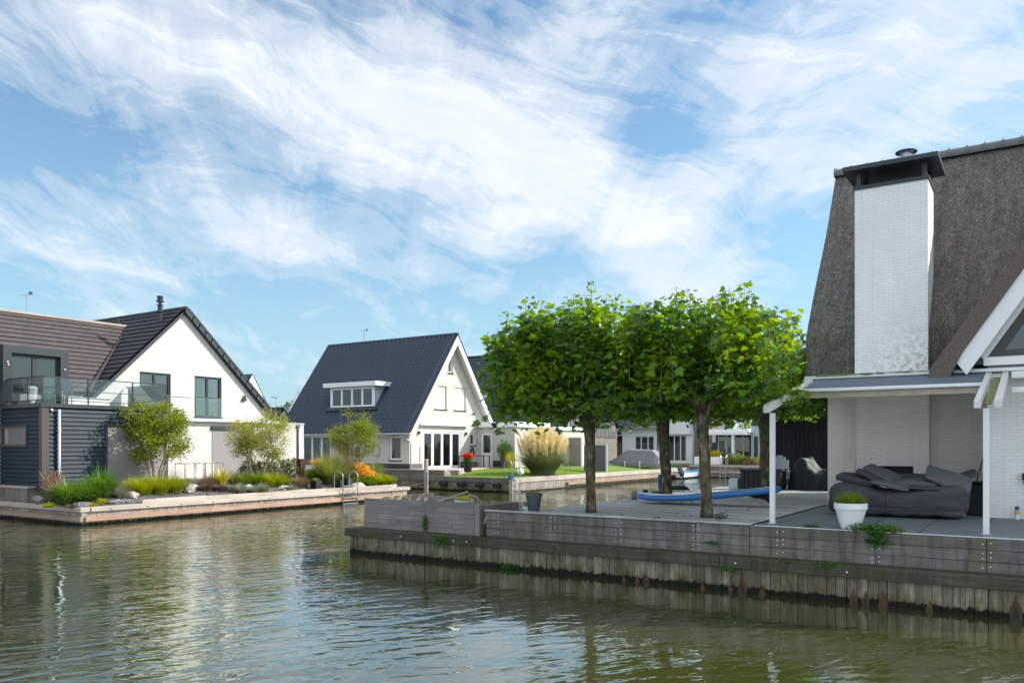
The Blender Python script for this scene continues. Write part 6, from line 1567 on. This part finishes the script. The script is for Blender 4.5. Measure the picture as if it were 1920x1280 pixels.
# second annexe further back
MB().box(ax1 - .3, -30.1, 51.91, 57.0, 1.0, 3.85).build('rear_annexe', 'cream_brick', h2); MB().box(ax1 - .4, -29.95, 51.905, 57.1, 3.852, 4.1).build('rear_annexe_roof', 'white', h2)
# things by the terrace doors
P = Vector((ony(877, 46.3).x, 46.3, 1.17)); P = at(877, 884.5, 1.05)
rp = pot('flower_pot', (P.x, P.y, 1.05 if P.x > -31.9 else 1.17), .22, .30, .66, 'black', 'black pot of bright red flowers on the terrace by the french doors', rim=.08)
base = Vector(ORG[rp.name])
clump('foliage', (base.x, base.y, base.z + .68), 260, .4, .4, 'grass_mid', spread=.9, width=.03, parent=rp)
Pq = blob_pts(360, (base.x, base.y, base.z + 1.02), (.36, .36, .15), .3); fl_v = np.array([(0, 0, .1)] + [(math.cos(a), math.sin(a), 0) for a in np.linspace(0, 2 * math.pi, 7)[:-1]]); fl_f = np.array([(0, 1 + i, 1 + (i + 1) % 6) for i in range(6)])
leaves('blossoms', Pq, .07, 'flower_red', rp, (fl_v, fl_f), frames=rand_rot(len(Pq), .9))
# frame bench
fb_ = thing('bench', (GX + .9, 46.2, 1.17), 'dark framed bench behind the red flowers', 'bench')
b0, b1 = onx(863, GX + 1.0).y, onx(909, GX + 1.0).y; X = GX + .9
for y in (b0, b1):
    for x in (X, X + .5): MB().box(x - .03, x + .03, y - .03, y + .03, 1.167, 1.95).build('leg', 'anthracite', fb_)
m_ = MB(); m_.box(X - .03, X + .53, b0 - .03, b0 + .03, 1.951, 2.0); m_.box(X - .03, X + .53, b1 - .03, b1 + .03, 1.951, 2.0); m_.box(X - .03, X + .03, b0 + .031, b1 - .031, 1.951, 2.0); m_.box(X + .47, X + .53, b0 + .031, b1 - .031, 1.951, 2.0); m_.build('frame', 'anthracite', fb_)
MB().box(X + .04, X + .46, b0 + .1, b0 + 1.2, 1.17, 1.6).build('box_seat', 'black', fb_)
# hose reel ring on the wall
hr = MB(); c = Vector((GX + .12, onx(883, GX).y, 2.15))
for r_ in (.26, .32): hr.tube([c + Vector((0, r_ * math.cos(a) * .7, r_ * 1.2 * math.sin(a))) for a in np.linspace(-.4, math.pi + .4, 16)], .035, 6)
tag(hr.build('garden_hose', 'rubber', smooth=True), 'black hose loop hung on the wall above the dark bench', 'hose')
P = Vector((ony(946, 46.9).x, 46.9, lawn_z(-32, 47) + .04))
tp_ = pot('flower_pot', (P.x, P.y, 1.13), .22, .30, .75, 'pot_grey', 'grey pot with a tall leafy shrub beside the white annexe door', rim=.07)
leaves('foliage', blob_pts(900, (P.x, P.y, 2.35), (.55, .55, .75), .2), .12, 'weed', tp_)
clump('stems', (P.x, P.y, 1.85), 30, 1.8, .3, 'grass_olive', spread=.35, width=.02, parent=tp_)
P = Vector((ony(957, 46.6).x, 46.6, 1.1)); clump('ornamental_grass', P, 260, 1.4, .35, 'grass_yellow', 'narrow yellowing tall grass right of the grey pot', 'grass clump', spread=.4, width=.03)
# wall hook ornament on side wall near tree
ho = MB(); c = Vector((ony(707, Y1).x, Y1 - .05, 2.35)); ho.tube([c + Vector((.26 * math.cos(a), 0, .36 * math.sin(a))) for a in np.linspace(-2.2, .9, 14)], .04, 6)
tag(ho.build('wall_ornament', 'zinc', smooth=True), 'grey crescent ornament on the side wall of the blue tiled house', 'ornament')

# quay of the lawn
hq = thing('quay_wall', (-25, 38.2, 0), 'low timber quay wall around the lawn of the blue tiled house', 'quay wall')
p = MB(); x = -25.03
while x > -60: w_ = rd.uniform(.17, .21); p.box(x - w_ + .01, x, 38.24 - rd.uniform(0, .015), 38.28, -.6, .56); x -= w_
p.build('sheet_piling', 'wood_pile', hq)
p = MB(); y = 38.3
while y < 66: w_ = rd.uniform(.17, .21); p.box(-25.08, -25.04 + rd.uniform(0, .015), y, y + w_ - .01, -.6, .56); y += w_
p.build('sheet_piling', 'wood_pile_pale', hq)
MB().box(-60, -25.09, 38.285, 38.5, -.6, .55).build('backing', 'wood_black', hq); MB().box(-25.3, -25.085, 38.3, 66.2, -.6, .55).build('backing', 'wood_black', hq)
MB().box(-60, -25.0, 38.12, 38.40, .565, .83).build('cap_beam', 'wood_front', hq, bevel=.01)
c = MB(); y = 38.405
for L_ in (5, 5, 5, 5, 5, 2.6): c.box(-25.22, -24.98, y, y + L_ - .01, .565, .84); y += L_
c.build('cap_beam', 'wood_pale_y', hq, bevel=.01)
MB().box(-25.04, -24.86, 44.5, 66, .22, .38).build('waling', 'wood_red_y', hq, bevel=.01)
MB().tube([(-25.05, 38.2, -.5), (-25.05, 38.2, .80)], .11, 10).build('corner_post', 'wood_pale', hq)
MB().tube([(-25.0, 38.18, .81), (-25.0, 38.18, .98)], [.18, .20], 10).build('post_sleeve', 'blue_dark', hq)
rw = thing('retaining_wall', (-35, 38.7, .6), 'grey board retaining wall of the raised terrace by the blue tiled house', 'retaining wall')
MB().box(-60, -30.28, 38.66, 38.745, .62, 1.13).build('boarding', 'wood_front', rw); MB().box(-30.295, -30.22, 38.746, 40.2, .84, 1.13).build('boarding', 'wood_box_y', rw)
MB().box(-60, -30.22, 38.63, 38.85, 1.1665, 1.20).build('coping', 'wood_pale', rw)
for i, px in enumerate((800, 833, 866.5, 900.6, 933)):
    X = ony(px, 38.1).x; f_ = MB(); f_.prism([(X + .31 * math.cos(a), .50 + .27 * math.sin(a)) for a in np.linspace(math.pi, 2 * math.pi, 14)], 'y', 37.90, 38.115)
    tag(f_.build('tyre_fender', 'rubber', bevel=.04), ('half hidden black fender behind the mooring pole, leftmost of five on the lawn quay', 'black half round fender, second from the mooring pole', 'black half round fender in the middle of the row of five',
        'black half round fender left of the last one', 'black half round fender nearest the lawn quay corner')[i], 'fender', 'fenders along the lawn quay')
p_ = onx(960, -24.8); ladder((-24.82, p_.y, 0), 'x', 1.85, -.1, 'steel swimming ladder with twin hoops at the corner of the lawn quay', w_=.85, reach=.5)
P = Vector((-25.75, onx(976, -25.75).y, .84)); gl = thing('globe_lamp', P, 'white globe garden lamp on the lawn between the ladder and the pampas grass', 'lamp')
MB().sphere(P + Vector((0, 0, .30)), .21, 18, 12).build('globe', 'white', gl, smooth=True); MB().lathe(P, [(.10, 0), (.09, .10)], 12).build('lamp_base', 'anthracite', gl)
# pampas grass
c = Vector((-26.0, onx(1018, -26.0).y, .84)); pg = thing('pampas_grass', c, 'huge pampas grass with cream plumes on the lawn edge', 'pampas grass')
clump('leaves', c, 5200, 2.7, 1.8, 'pampas_leaf', spread=1.0, width=.022, droop=.5, parent=pg, root=.7)
n = 210; a = rng.uniform(0, 2 * np.pi, n); rr_ = np.sqrt(rng.uniform(0, 1, n)); X = c.x + 1.65 * rr_ * np.cos(a); Y = c.y + 1.65 * rr_ * np.sin(a); H = 2.75 - .75 * rr_ ** 2 + rng.normal(0, .14, n)
PP = []; FR = []
for i in range(n):
    m_ = 46; s_ = np.linspace(0, 1, m_); top = np.array([X[i], Y[i], c.z + H[i]]); d = np.array([(X[i] - c.x) * .22, (Y[i] - c.y) * .22, 1.0]); d /= np.linalg.norm(d)
    ctr = top[None] - d[None] * (.75 * (1 - s_))[:, None]; PP.append(ctr + rng.normal(0, .035, (m_, 3)) * (1.2 - s_)[:, None])
    al = d[None] + rng.normal(0, .30, (m_, 3)); al /= np.linalg.norm(al, axis=1)[:, None]; FR.append(al)
PP = np.concatenate(PP); al = np.concatenate(FR); s1 = np.cross(al, rng.normal(size=al.shape)); s1 /= np.linalg.norm(s1, axis=1)[:, None]
leaves('plumes', PP, rng.uniform(.12, .22, len(PP)), 'plume', pg, (np.array([(-.09, 0, 0), (.09, 0, 0), (.05, 1, 0), (-.05, 1, 0)]), np.array([(0, 1, 2, 3)])), frames=np.stack([s1, al, np.cross(s1, al)], 2))
# fences
def slat_fence(x0, x1, y, z0, z1, mat, postm, label, posts):
    t_ = thing('fence_panel', (x0, y, z0), label, 'fence'); m_ = MB(); z = z0 + .04
    while z < z1 - .05: m_.box(x0 + .05, x1 - .05, y - .02, y + .02, z, z + .115); z += .13
    m_.build('slats', mat, t_)
    MB().box(x0 + .05, x1 - .05, y + .021, y + .03, z0 + .04, z1 - .03).build('backing', mat, t_)
    for x in posts: MB().box(x - .06, x + .06, y - .06, y + .06, z0 - .1, z1 + .03).build('post', postm, t_)
    MB().box(x0, x1, y - .05, y + .05, z1 - .02 + .05, z1 + .10).build('top_rail', postm, t_)
a, b = ony(1058, 54), ony(1091, 54); slat_fence(a.x, b.x, 54, .95, 3.25, 'fence_brown', 'white', 'brown horizontal slat fence panel with white frame behind the pampas grass', (b.x,))
a, b = ony(1094, 50.5), ony(1137, 50.5); slat_fence(a.x, b.x, 50.5, .85, 2.75, 'fence_grey', 'zinc', 'dark grey slat fence panel standing on the lawn behind the front left plane tree', (b.x,))
# garden chair on the lawn by fence
P = Vector((ony(1061, 52).x, 52, .95)); gc = thing('lawn_chair', P, 'dark folding garden chair between pampas grass and brown fence', 'chair')
m_ = MB(); m_.bar(P + Vector((-.3, 0, .45)), P + Vector((.25, 0, .42)), .45, .04); m_.build('seat', 'anthracite', gc)
m_ = MB(); m_.bar(P + Vector((-.28, 0, .47)), P + Vector((-.62, 0, 1.0)), .45, .03, (1, 0, 0)); m_.build('backrest', 'anthracite', gc)
for s_ in (-.2, .2):
    MB().bar(P + Vector((-.35, s_, 0)), P + Vector((.25, s_, .6)), .03, .03).build('leg', 'anthracite', gc); MB().bar(P + Vector((.25, s_, 0)), P + Vector((-.35, s_, .6)), .03, .03).build('leg', 'anthracite', gc)
# covered boat
bx0, bx1 = ony(1134, 59.5).x, ony(1240, 59.5).x; zb = .90
bt = thing('boat', (bx0, 59.5, zb), 'small boat under a grey tent cover beside the lawn', 'boat')
N = 18; st = np.linspace(0, 1, N); hm, cm = MB(), MB()
def cov(s): return .10 + 1.05 * min(1, max(0, s / .38)) ** 1.3 * (1 if s < .82 else 1 - .85 * (s - .82) / .18) 
for s in st:
    x = bx0 + (bx1 - bx0) * s; hw = .95 * min(1, (s / .35 + .02) ** .6); yc = 60.3; ht = .30 + .12 * (1 - s)
    hm.v += [(x, yc - hw * .5, zb), (x, yc - hw, zb + ht), (x, yc + hw, zb + ht), (x, yc + hw * .5, zb)]
    cz_ = cov(s)
    cm.v += [(x, yc - hw * 1.02, zb + ht - .06), (x, yc - hw * 1.02, zb + ht + .02), (x, yc - hw * .55, zb + ht + cz_ * .93), (x, yc, zb + ht + cz_), (x, yc + hw * .55, zb + ht + cz_ * .93), (x, yc + hw * 1.02, zb + ht)]
for i in range(N - 1):
    for j in range(3): a = i * 4 + j; hm.f.append((a, a + 4, a + 5, a + 1))
    for j in range(5): a = i * 6 + j; cm.f.append((a, a + 6, a + 7, a + 1))
hm.f += [(0, 1, 2, 3), tuple((N - 1) * 4 + j for j in (3, 2, 1, 0))]; cm.f += [tuple(range(6)), tuple((N - 1) * 6 + j for j in reversed(range(6)))]
hm.build('hull', 'white', bt); cm.build('cover', 'boat_cover', bt)
for px in (1171, 1199): X = ony(px, 59.2).x; MB().lathe((X, 59.25, zb - .05), [(.04, 0), (.04, .5), (.07, .51), (.03, .6)], 8).build('cover_strap', 'white', bt)

# ================================================================== FAR HOUSES
def far_house(name, loc, label): return thing(name, loc, label, 'house', 'houses beyond the canal')
# another blue tiled house behind
h3 = far_house('house', (-40, 55, 1), 'second blue tiled house half hidden behind the middle house and the plane trees')
w = MB(); w.prism([(55.4, .9), (64.6, .9), (64.6, 3.9), (60, 10.3), (55.4, 3.9)], 'x', -45.5, -31.2); w.build('wall', 'grey_brick', h3)
rf = MB(); e1 = Vector((0, 5.1, 7.1)); tile_roof(rf, (-46, 54.9, 3.6), (1, 0, 0), e1, 15.0, e1.length, tw=.3, rh=.36); tile_roof(rf, (-31, 65.1, 3.6), (-1, 0, 0), Vector((0, -5.1, 7.1)), 15.0, e1.length, tw=.6, rh=.36, seg=3)
r3 = rf.build('roof', 'tile_blue', h3, fix=False); MB().tube([(-46, 60, 10.78), (-31, 60, 10.78)], .13, 8).build('ridge_tiles', 'tile_blue', r3)
X = ony(910, 57.0).x; sk = MB(); sk.prism([(56.7, 6.25), (57.4, 7.22), (57.4, 7.28), (56.7, 6.31)], 'x', X - .35, X + .35); sk.build('skylight', 'zinc', r3)
bb = MB(); x = -30.9
while x > -33: x -= .2
for k in range(12):
    y0 = 55.4 + k * .75; bb.box(-31.2, -31.14, y0 + .02, y0 + .70, 3.4, 3.9 + min(k + .5, 12 - k - .5) * .75 * 1.39 - .5)
bb.build('boarding', 'fence_grey', h3)
MB().box(-31.19, -31.10, 57.5, 58.4, 4.1, 5.2).build('window', 'anthracite', h3)
# white long house beyond the lawn
FY = 72.0
fx = lambda px: ony(px, FY).x
h4 = far_house('house', (fx(1160), FY, 1.1), 'white rendered house with low navy roof beyond the covered boat')
wl4 = MB().box(fx(1092), fx(1236), FY, FY + 9, 1.0, 4.55).build('wall', 'white', h4)
zpx = lambda py, d=79.0: CAM_Z + (836 - py) * d / 1514
O4 = [('y', FY, fx(1118), fx(1167), 1.25, 3.66), ('y', FY, fx(1189), fx(1227), 1.95, 3.66)]
carve(wl4, [opening(*o) for o in O4])
window(h4, *O4[0], 3, 'anthracite', .08, .10, sill=None, name='sliding_door', curtains=[(fx(1120), fx(1135)), (fx(1152), fx(1164))]); window(h4, *O4[1], 3, 'white', .10, .12, sill='zinc', blind=.5, blindm='curtain')
MB().prism([(FY - .5, 4.45), (FY + 4.5, 9.4), (FY + 9.5, 4.45)], 'x', fx(1088), fx(1238)).build('roof', 'tile_blue', h4)
MB().box(fx(1088), fx(1238), FY - .62, FY - .5, 4.36, 4.56).build('gutter', 'zinc', h4)
MB().tube([(fx(1233), FY - .5, 4.4), (fx(1234), FY - .1, 4.0), (fx(1234), FY - .1, 2.2)], .06, 6).build('downpipe', 'anthracite', h4)
# neighbour with slanting white gable
h5 = far_house('house', (fx(1270), FY, 1.1), 'white house with slanting upper wall, seen between the plane trunks')
w5 = MB().box(fx(1238.5), fx(1296), FY + .3, FY + 8, 1.0, 3.75).build('wall', 'white', h5)
O5 = ('y', FY + .3, fx(1250), fx(1285), 1.2, 3.7); carve(w5, [opening(*O5)]); window(h5, *O5, 3, 'white', .08, .10, sill=None, name='sliding_door', curtains=[(fx(1264), fx(1274))])
MB().prism([(fx(1238.5), 3.76), (fx(1296), 3.76), (fx(1288), 5.7), (fx(1238.5), 5.7)], 'y', FY - .1, FY + 8).build('upper_wall', 'white', h5)
MB().prism([(fx(1238.5), 5.71), (fx(1291), 5.71), (fx(1280), 9.2), (fx(1238.5), 9.2)], 'y', FY + .1, FY + 8).build('roof', 'tile_blue', h5)
MB().box(fx(1252), fx(1266), FY + .0, FY + .15, 5.8, 6.7).build('window', 'anthracite', h5)
h6 = far_house('house', (fx(1305), FY + 1, 1.1), 'grey brick house part with one small window behind the front right trunk')
MB().box(fx(1296.3), fx(1330), FY + .8, FY + 8, 1.0, 6.2).build('wall', 'grey_brick', h6); MB().prism([(FY + .5, 6.2), (FY + 4.5, 9.5), (FY + 8.5, 6.2)], 'x', fx(1296), fx(1331)).build('roof', 'tile_brown', h6)
m_ = MB(); m_.box(fx(1304), fx(1311), FY + .7, FY + .8, 2.9, 3.7); m_.build('window', 'white', h6); MB().box(fx(1305), fx(1310), FY + .68, FY + .70, 3.0, 3.6).build('pane', 'glass_mirror', h6)
# glazed house with white canopy
FZ = 68.5; gx_ = lambda px: ony(px, FZ).x
h7 = far_house('house', (gx_(1365), FZ, 1.1), 'dark glazed house with a wide white canopy, at the far end of the canal')
MB().box(gx_(1326), gx_(1408), FZ + 2.2, FZ + 8, 1.0, 4.0).build('wall', 'dark_siding', h7)
gm = MB()
for k in range(5): xx = gx_(1332) + (gx_(1396) - gx_(1332)) * k / 4; gm.box(xx - .04, xx + .04, FZ + 2.08, FZ + 2.18, 1.1, 3.6)
gw_ = gm.build('glazing', 'white', h7); MB().box(gx_(1332), gx_(1396), FZ + 2.13, FZ + 2.14, 1.15, 3.5).build('pane', 'glass', gw_)
cp = MB(); cp.box(gx_(1318), gx_(1402), FZ - .6, FZ + 3, 3.62, 3.82); cp.box(gx_(1320), gx_(1406), FZ - .3, FZ + 3.2, 3.83, 4.12); cp.build('canopy', 'white', h7)
MB().box(gx_(1375), gx_(1379), FZ - .5, FZ - .3, 1.0, 3.61).build('canopy_post', 'white', h7)
MB().box(gx_(1345), gx_(1364), FZ + 1.5, FZ + 3, 4.13, 4.8).build('roof_light', 'paleblue_siding', h7)
h8 = far_house('house', (gx_(1412), FZ + 1, 1.1), 'pale blue boarded house at the far end of the canal')
sb8 = MB(); flap_boards(sb8, 'y', FZ + 1.0, gx_(1402), gx_(1424), 1.1, 4.4, h=.16); sb8.build('boarding', 'paleblue_siding', h8); MB().box(gx_(1402), gx_(1424), FZ + 1.0, FZ + 7, 1, 4.4).build('wall', 'paleblue_siding', h8)
MB().prism([(gx_(1400), 4.4), (gx_(1412), 5.6), (gx_(1426), 4.4)], 'y', FZ + .9, FZ + 7).build('roof', 'tile_brown', h8)
MB().box(gx_(1408), gx_(1415), FZ + .88, FZ + .95, 1.1, 3.5).build('door', 'anthracite', h8)
h9 = far_house('house', (gx_(1440), FZ + 3, 1), 'dark brick house beyond the pale blue boards, behind the back right trunk')
MB().box(gx_(1424.5), gx_(1500), FZ + 3, FZ + 12, 1, 4.8).build('wall', 'grey_brick', h9); MB().prism([(FZ + 2.6, 4.8), (FZ + 7.5, 8.6), (FZ + 12.4, 4.8)], 'x', gx_(1423), gx_(1502)).build('roof', 'tile_brown', h9)
h10 = far_house('house', (gx_(1360), FZ + 14, 1), 'far house with grey roof seen above the white canopy')
MB().box(gx_(1322), gx_(1400), FZ + 14, FZ + 22, 1, 5.4).build('wall', 'white', h10); MB().prism([(FZ + 13.5, 5.4), (FZ + 18, 9.4), (FZ + 22.5, 5.4)], 'x', gx_(1318), gx_(1404)).build('roof', 'tile_grey', h10)
# far quay
fq = thing('quay_wall', (-20, 66, 0), 'far timber quay wall at the end of the canal', 'quay wall')
p = MB(); x = -24.9
while x < 0: p.box(x, x + .22, 66.0 - rd.uniform(0, .02), 66.05, -.6, .9); x += .23
p.build('sheet_piling', 'wood_pile_pale', fq); MB().box(-25.0, 0, 65.85, 66.19, .905, 1.08).build('cap_beam', 'wood_pale', fq); MB().box(-25, 0, 65.86, 65.99, .42, .56).build('waling', 'wood_pale', fq)
P = ony(1350, 65.7); lt = thing('ladder', (P.x, 65.7, 0), 'distant steel ladder on the far quay between the trunks', 'ladder')
for s_ in (0, .5): MB().tube([(P.x + s_, 66.2, 1.1), (P.x + s_, 66.2, 1.7), (P.x + s_, 66.0, 1.9), (P.x + s_, 65.72, 1.75), (P.x + s_, 65.7, -.1)], .03, 6).build('side_rail', 'steel', lt)
for z in (.1, .4, .7): MB().box(P.x, P.x + .5, 65.68, 65.73, z, z + .04).build('rung', 'steel', lt)
for a, b, lab in ((1303, 1316, 'small white planter box on the far quay left of the front right trunk'), (1328, 1353, 'long white planter box on the far quay right of the front right trunk')):
    A, B = ony(a, 66.6), ony(b, 66.6); t_ = thing('planter_box', (A.x, 66.6, 1.08), lab, 'planter box'); MB().box(A.x, B.x, 66.4, 67.2, 1.082, 1.75).build('box_body', 'white', t_, bevel=.02)
    if a > 1310: clump('foliage', ((A.x + B.x) / 2, 66.8, 1.7), 500, .8, .6, 'grass_yellow', spread=.9, width=.03, parent=t_)
for i, (px, Y, rad, mt, lab) in enumerate(((1362, 67.2, (.6, .6, .7), 'leaf_far', 'rounded green bush under the white canopy'), (1372, 67.4, (.5, .5, .6), 'leaf_small', 'lighter bush beside the canopy post'), (1388, 67.3, (.6, .5, .6), 'leaf_small', 'yellow green bush right of the canopy post'),
                                           (1400, 67.0, (.6, .5, .5), 'leaf_far', 'low dark bush right of the canopy post'), (1414, 66.9, (.5, .5, .45), 'leaf_small', 'small bush at the foot of the pale blue boards'), (1408, 66.5, (.8, .3, .25), 'grass_red', 'trailing reddish plant over the far quay'))):
    P = ony(px, Y); shrub('shrub', (P.x, P.y, 1.0), rad, 700, .12, mt, lab, group='bushes on the far quay')
# small motor boat moored at the lawn quay
P = onx(1280, -24.3); mb_ = thing('motor_boat', (P.x, P.y, .2), 'small boat with blue stripes and a black outboard motor moored beside the lawn', 'motor boat')
m_ = MB(); m_.prism([(P.x - .22, .1), (P.x + .22, .1), (P.x + .36, .62), (P.x - .36, .62)], 'y', P.y - .9, P.y + 3); m_.build('hull', 'board_white', mb_, bevel=.05)
m_ = MB(); m_.box(P.x + .30, P.x + .39, P.y - .85, P.y + 2.9, .56, .66); m_.box(P.x - .3, P.x + .3, P.y - .93, P.y - .90, .50, .60); m_.build('stripe', 'blue', mb_)
m_ = MB(); m_.bar((P.x + .1, P.y - 1.0, .95), (P.x + .6, P.y - 1.6, .35), .30, .34); m_.bar((P.x + .4, P.y - 1.4, .55), (P.x + .85, P.y - 1.9, .05), .12, .2); m_.build('outboard_motor', 'black', mb_, bevel=.04)
# gable behind the left house
h11 = far_house('house', (-51, 41, 1), 'house with white barge board whose gable peeps over the right slope of the left house')
yA = onx(467, -50.8).y
MB().prism([(yA - 3.6, 1), (yA + 3.6, 1), (yA + 3.6, 2.2), (yA, 7.7), (yA - 3.6, 2.2)], 'x', -60, -50.85).build('wall', 'cream_brick', h11)
rr2 = MB(); e1 = Vector((0, 3.9, 6.3)); tile_roof(rr2, (-60, yA - 3.9, 1.85), (1, 0, 0), e1, 9.6, e1.length, tw=.5, rh=.36, seg=3); tile_roof(rr2, (-50.4, yA + 3.9, 1.85), (-1, 0, 0), Vector((0, -3.9, 6.3)), 9.6, e1.length, tw=.5, rh=.36, seg=3); rr2.build('roof', 'tile_blue', h11, fix=False)
bb = MB(); bb.prism([(yA, 8.1), (yA + 3.9, 1.8), (yA + 3.5, 1.8), (yA, 7.3)], 'x', -50.45, -50.40); bb.prism([(yA, 8.1), (yA - 3.9, 1.8), (yA - 3.5, 1.8), (yA, 7.3)], 'x', -50.45, -50.40); bb.build('barge_board', 'white', h11)
# far small house in the gap, with mast, antenna and trees
D = 110; t5 = lambda px, d: Vector(((px - 960) / 1514 * d * cy - d * sny, (px - 960) / 1514 * d * sny + d * cy, 0))
h12 = far_house('house', t5(530, D), 'small far house with grey roof in the gap between the two big houses')
a, b = t5(500, D), t5(552, D)
ang = math.atan2(b.y - a.y, b.x - a.x); L_ = (b - a).length
m_ = MB(); m_.prism([(0, 1), (L_, 1), (L_, 5.4), (L_ * .62, 7.6), (L_ * .3, 5.4), (0, 5.4)], 'y', 0, 8); m_.v = [tuple(a + Matrix.Rotation(ang, 3, 'Z') @ Vector(v)) for v in m_.v]; m_.build('wall', 'paleblue_siding', h12)
m_ = MB(); m_.prism([(-.5, 6.0), (-.5, 7.9), (L_ * .6, 7.95), (L_ * .38, 6.0)], 'y', -.25, 8.3); m_.prism([(L_ * .60, 7.7), (L_ * .62, 8.0), (L_ * 1.1, 5.4), (L_ * 1.05, 5.1)], 'y', -.25, 8.3); m_.v = [tuple(a + Matrix.Rotation(ang, 3, 'Z') @ Vector(v)) for v in m_.v]; m_.build('roof', 'tile_grey', h12)
def far_tree(px, d, h, r, label, n=1500, seed=1, rz=None):
    c = t5(px, d); t_ = thing('tree', c + Vector((0, 0, 1)), label, 'tree', 'trees in the far distance')
    MB().tube([(c.x, c.y, .9), (c.x, c.y, h * .6)], [.25, .12], 8).build('trunk', 'bark', t_)
    leaves('crown', blob_pts(n, (c.x, c.y, h - r), (r, r, rz or r), .3), rng.uniform(.3, .6, n), 'leaf_far', t_)
far_tree(545, 125, 9.4, 2.6, 'rounded green tree behind the small far house')
c = t5(534, 104); P_ = blob_pts(700, (c.x, c.y, 4.9), (1.0, 1.0, 1.9), .2)
tag(leaves('climbing_plant', P_, .35, 'leaf_small'), 'yellow green climber on the front of the small far house', 'climber')
for i, (px, d, h, r) in enumerate(((1000, 120, 7, 4), (1075, 125, 8, 4), (1310, 110, 8, 4), (1430, 105, 9, 4.5), (1480, 100, 9, 4))):
    far_tree(px, d, h, r, ('far tree behind the left of the plane tree crowns', 'far tree behind the forked plane tree', 'far tree above the grey brick house', 'far tree above the pale blue house', 'far tree left of the black shed')[i], 1100)
c = t5(560, 92); mast('ship_mast', c.x, c.y, 1, 9.2, 'sailing mast leaning ropes beside the edge of the blue tiled roof', False, r=.07)
tag(MB().tube([(c.x, c.y, 9.0), (c.x - .8, c.y - .5, 7.0), (c.x - 1.6, c.y - 1.0, 4.0)], .06, 5).build('furled_sail', 'white'), 'pale furled sail hanging off the far mast', 'sail')
c = t5(517, 108); an_ = thing('roof_antenna', (c.x, c.y, 7.6), 'thin antenna on the small far house', 'antenna'); MB().tube([(c.x, c.y, 7.5), (c.x, c.y, 9.2)], .035, 6).build('pole', 'steel', an_); MB().bar((c.x - .6, c.y - .3, 9.25), (c.x + .2, c.y + .1, 9.1), .06, .08).build('cross_bar', 'anthracite', an_)
c = t5(683, 85); mast('ship_mast', c.x, c.y, 1, CAM_Z + 85 * (836 - 620) / 1514, 'short mast rising behind the ridge of the blue tiled roof', True, r=.10)
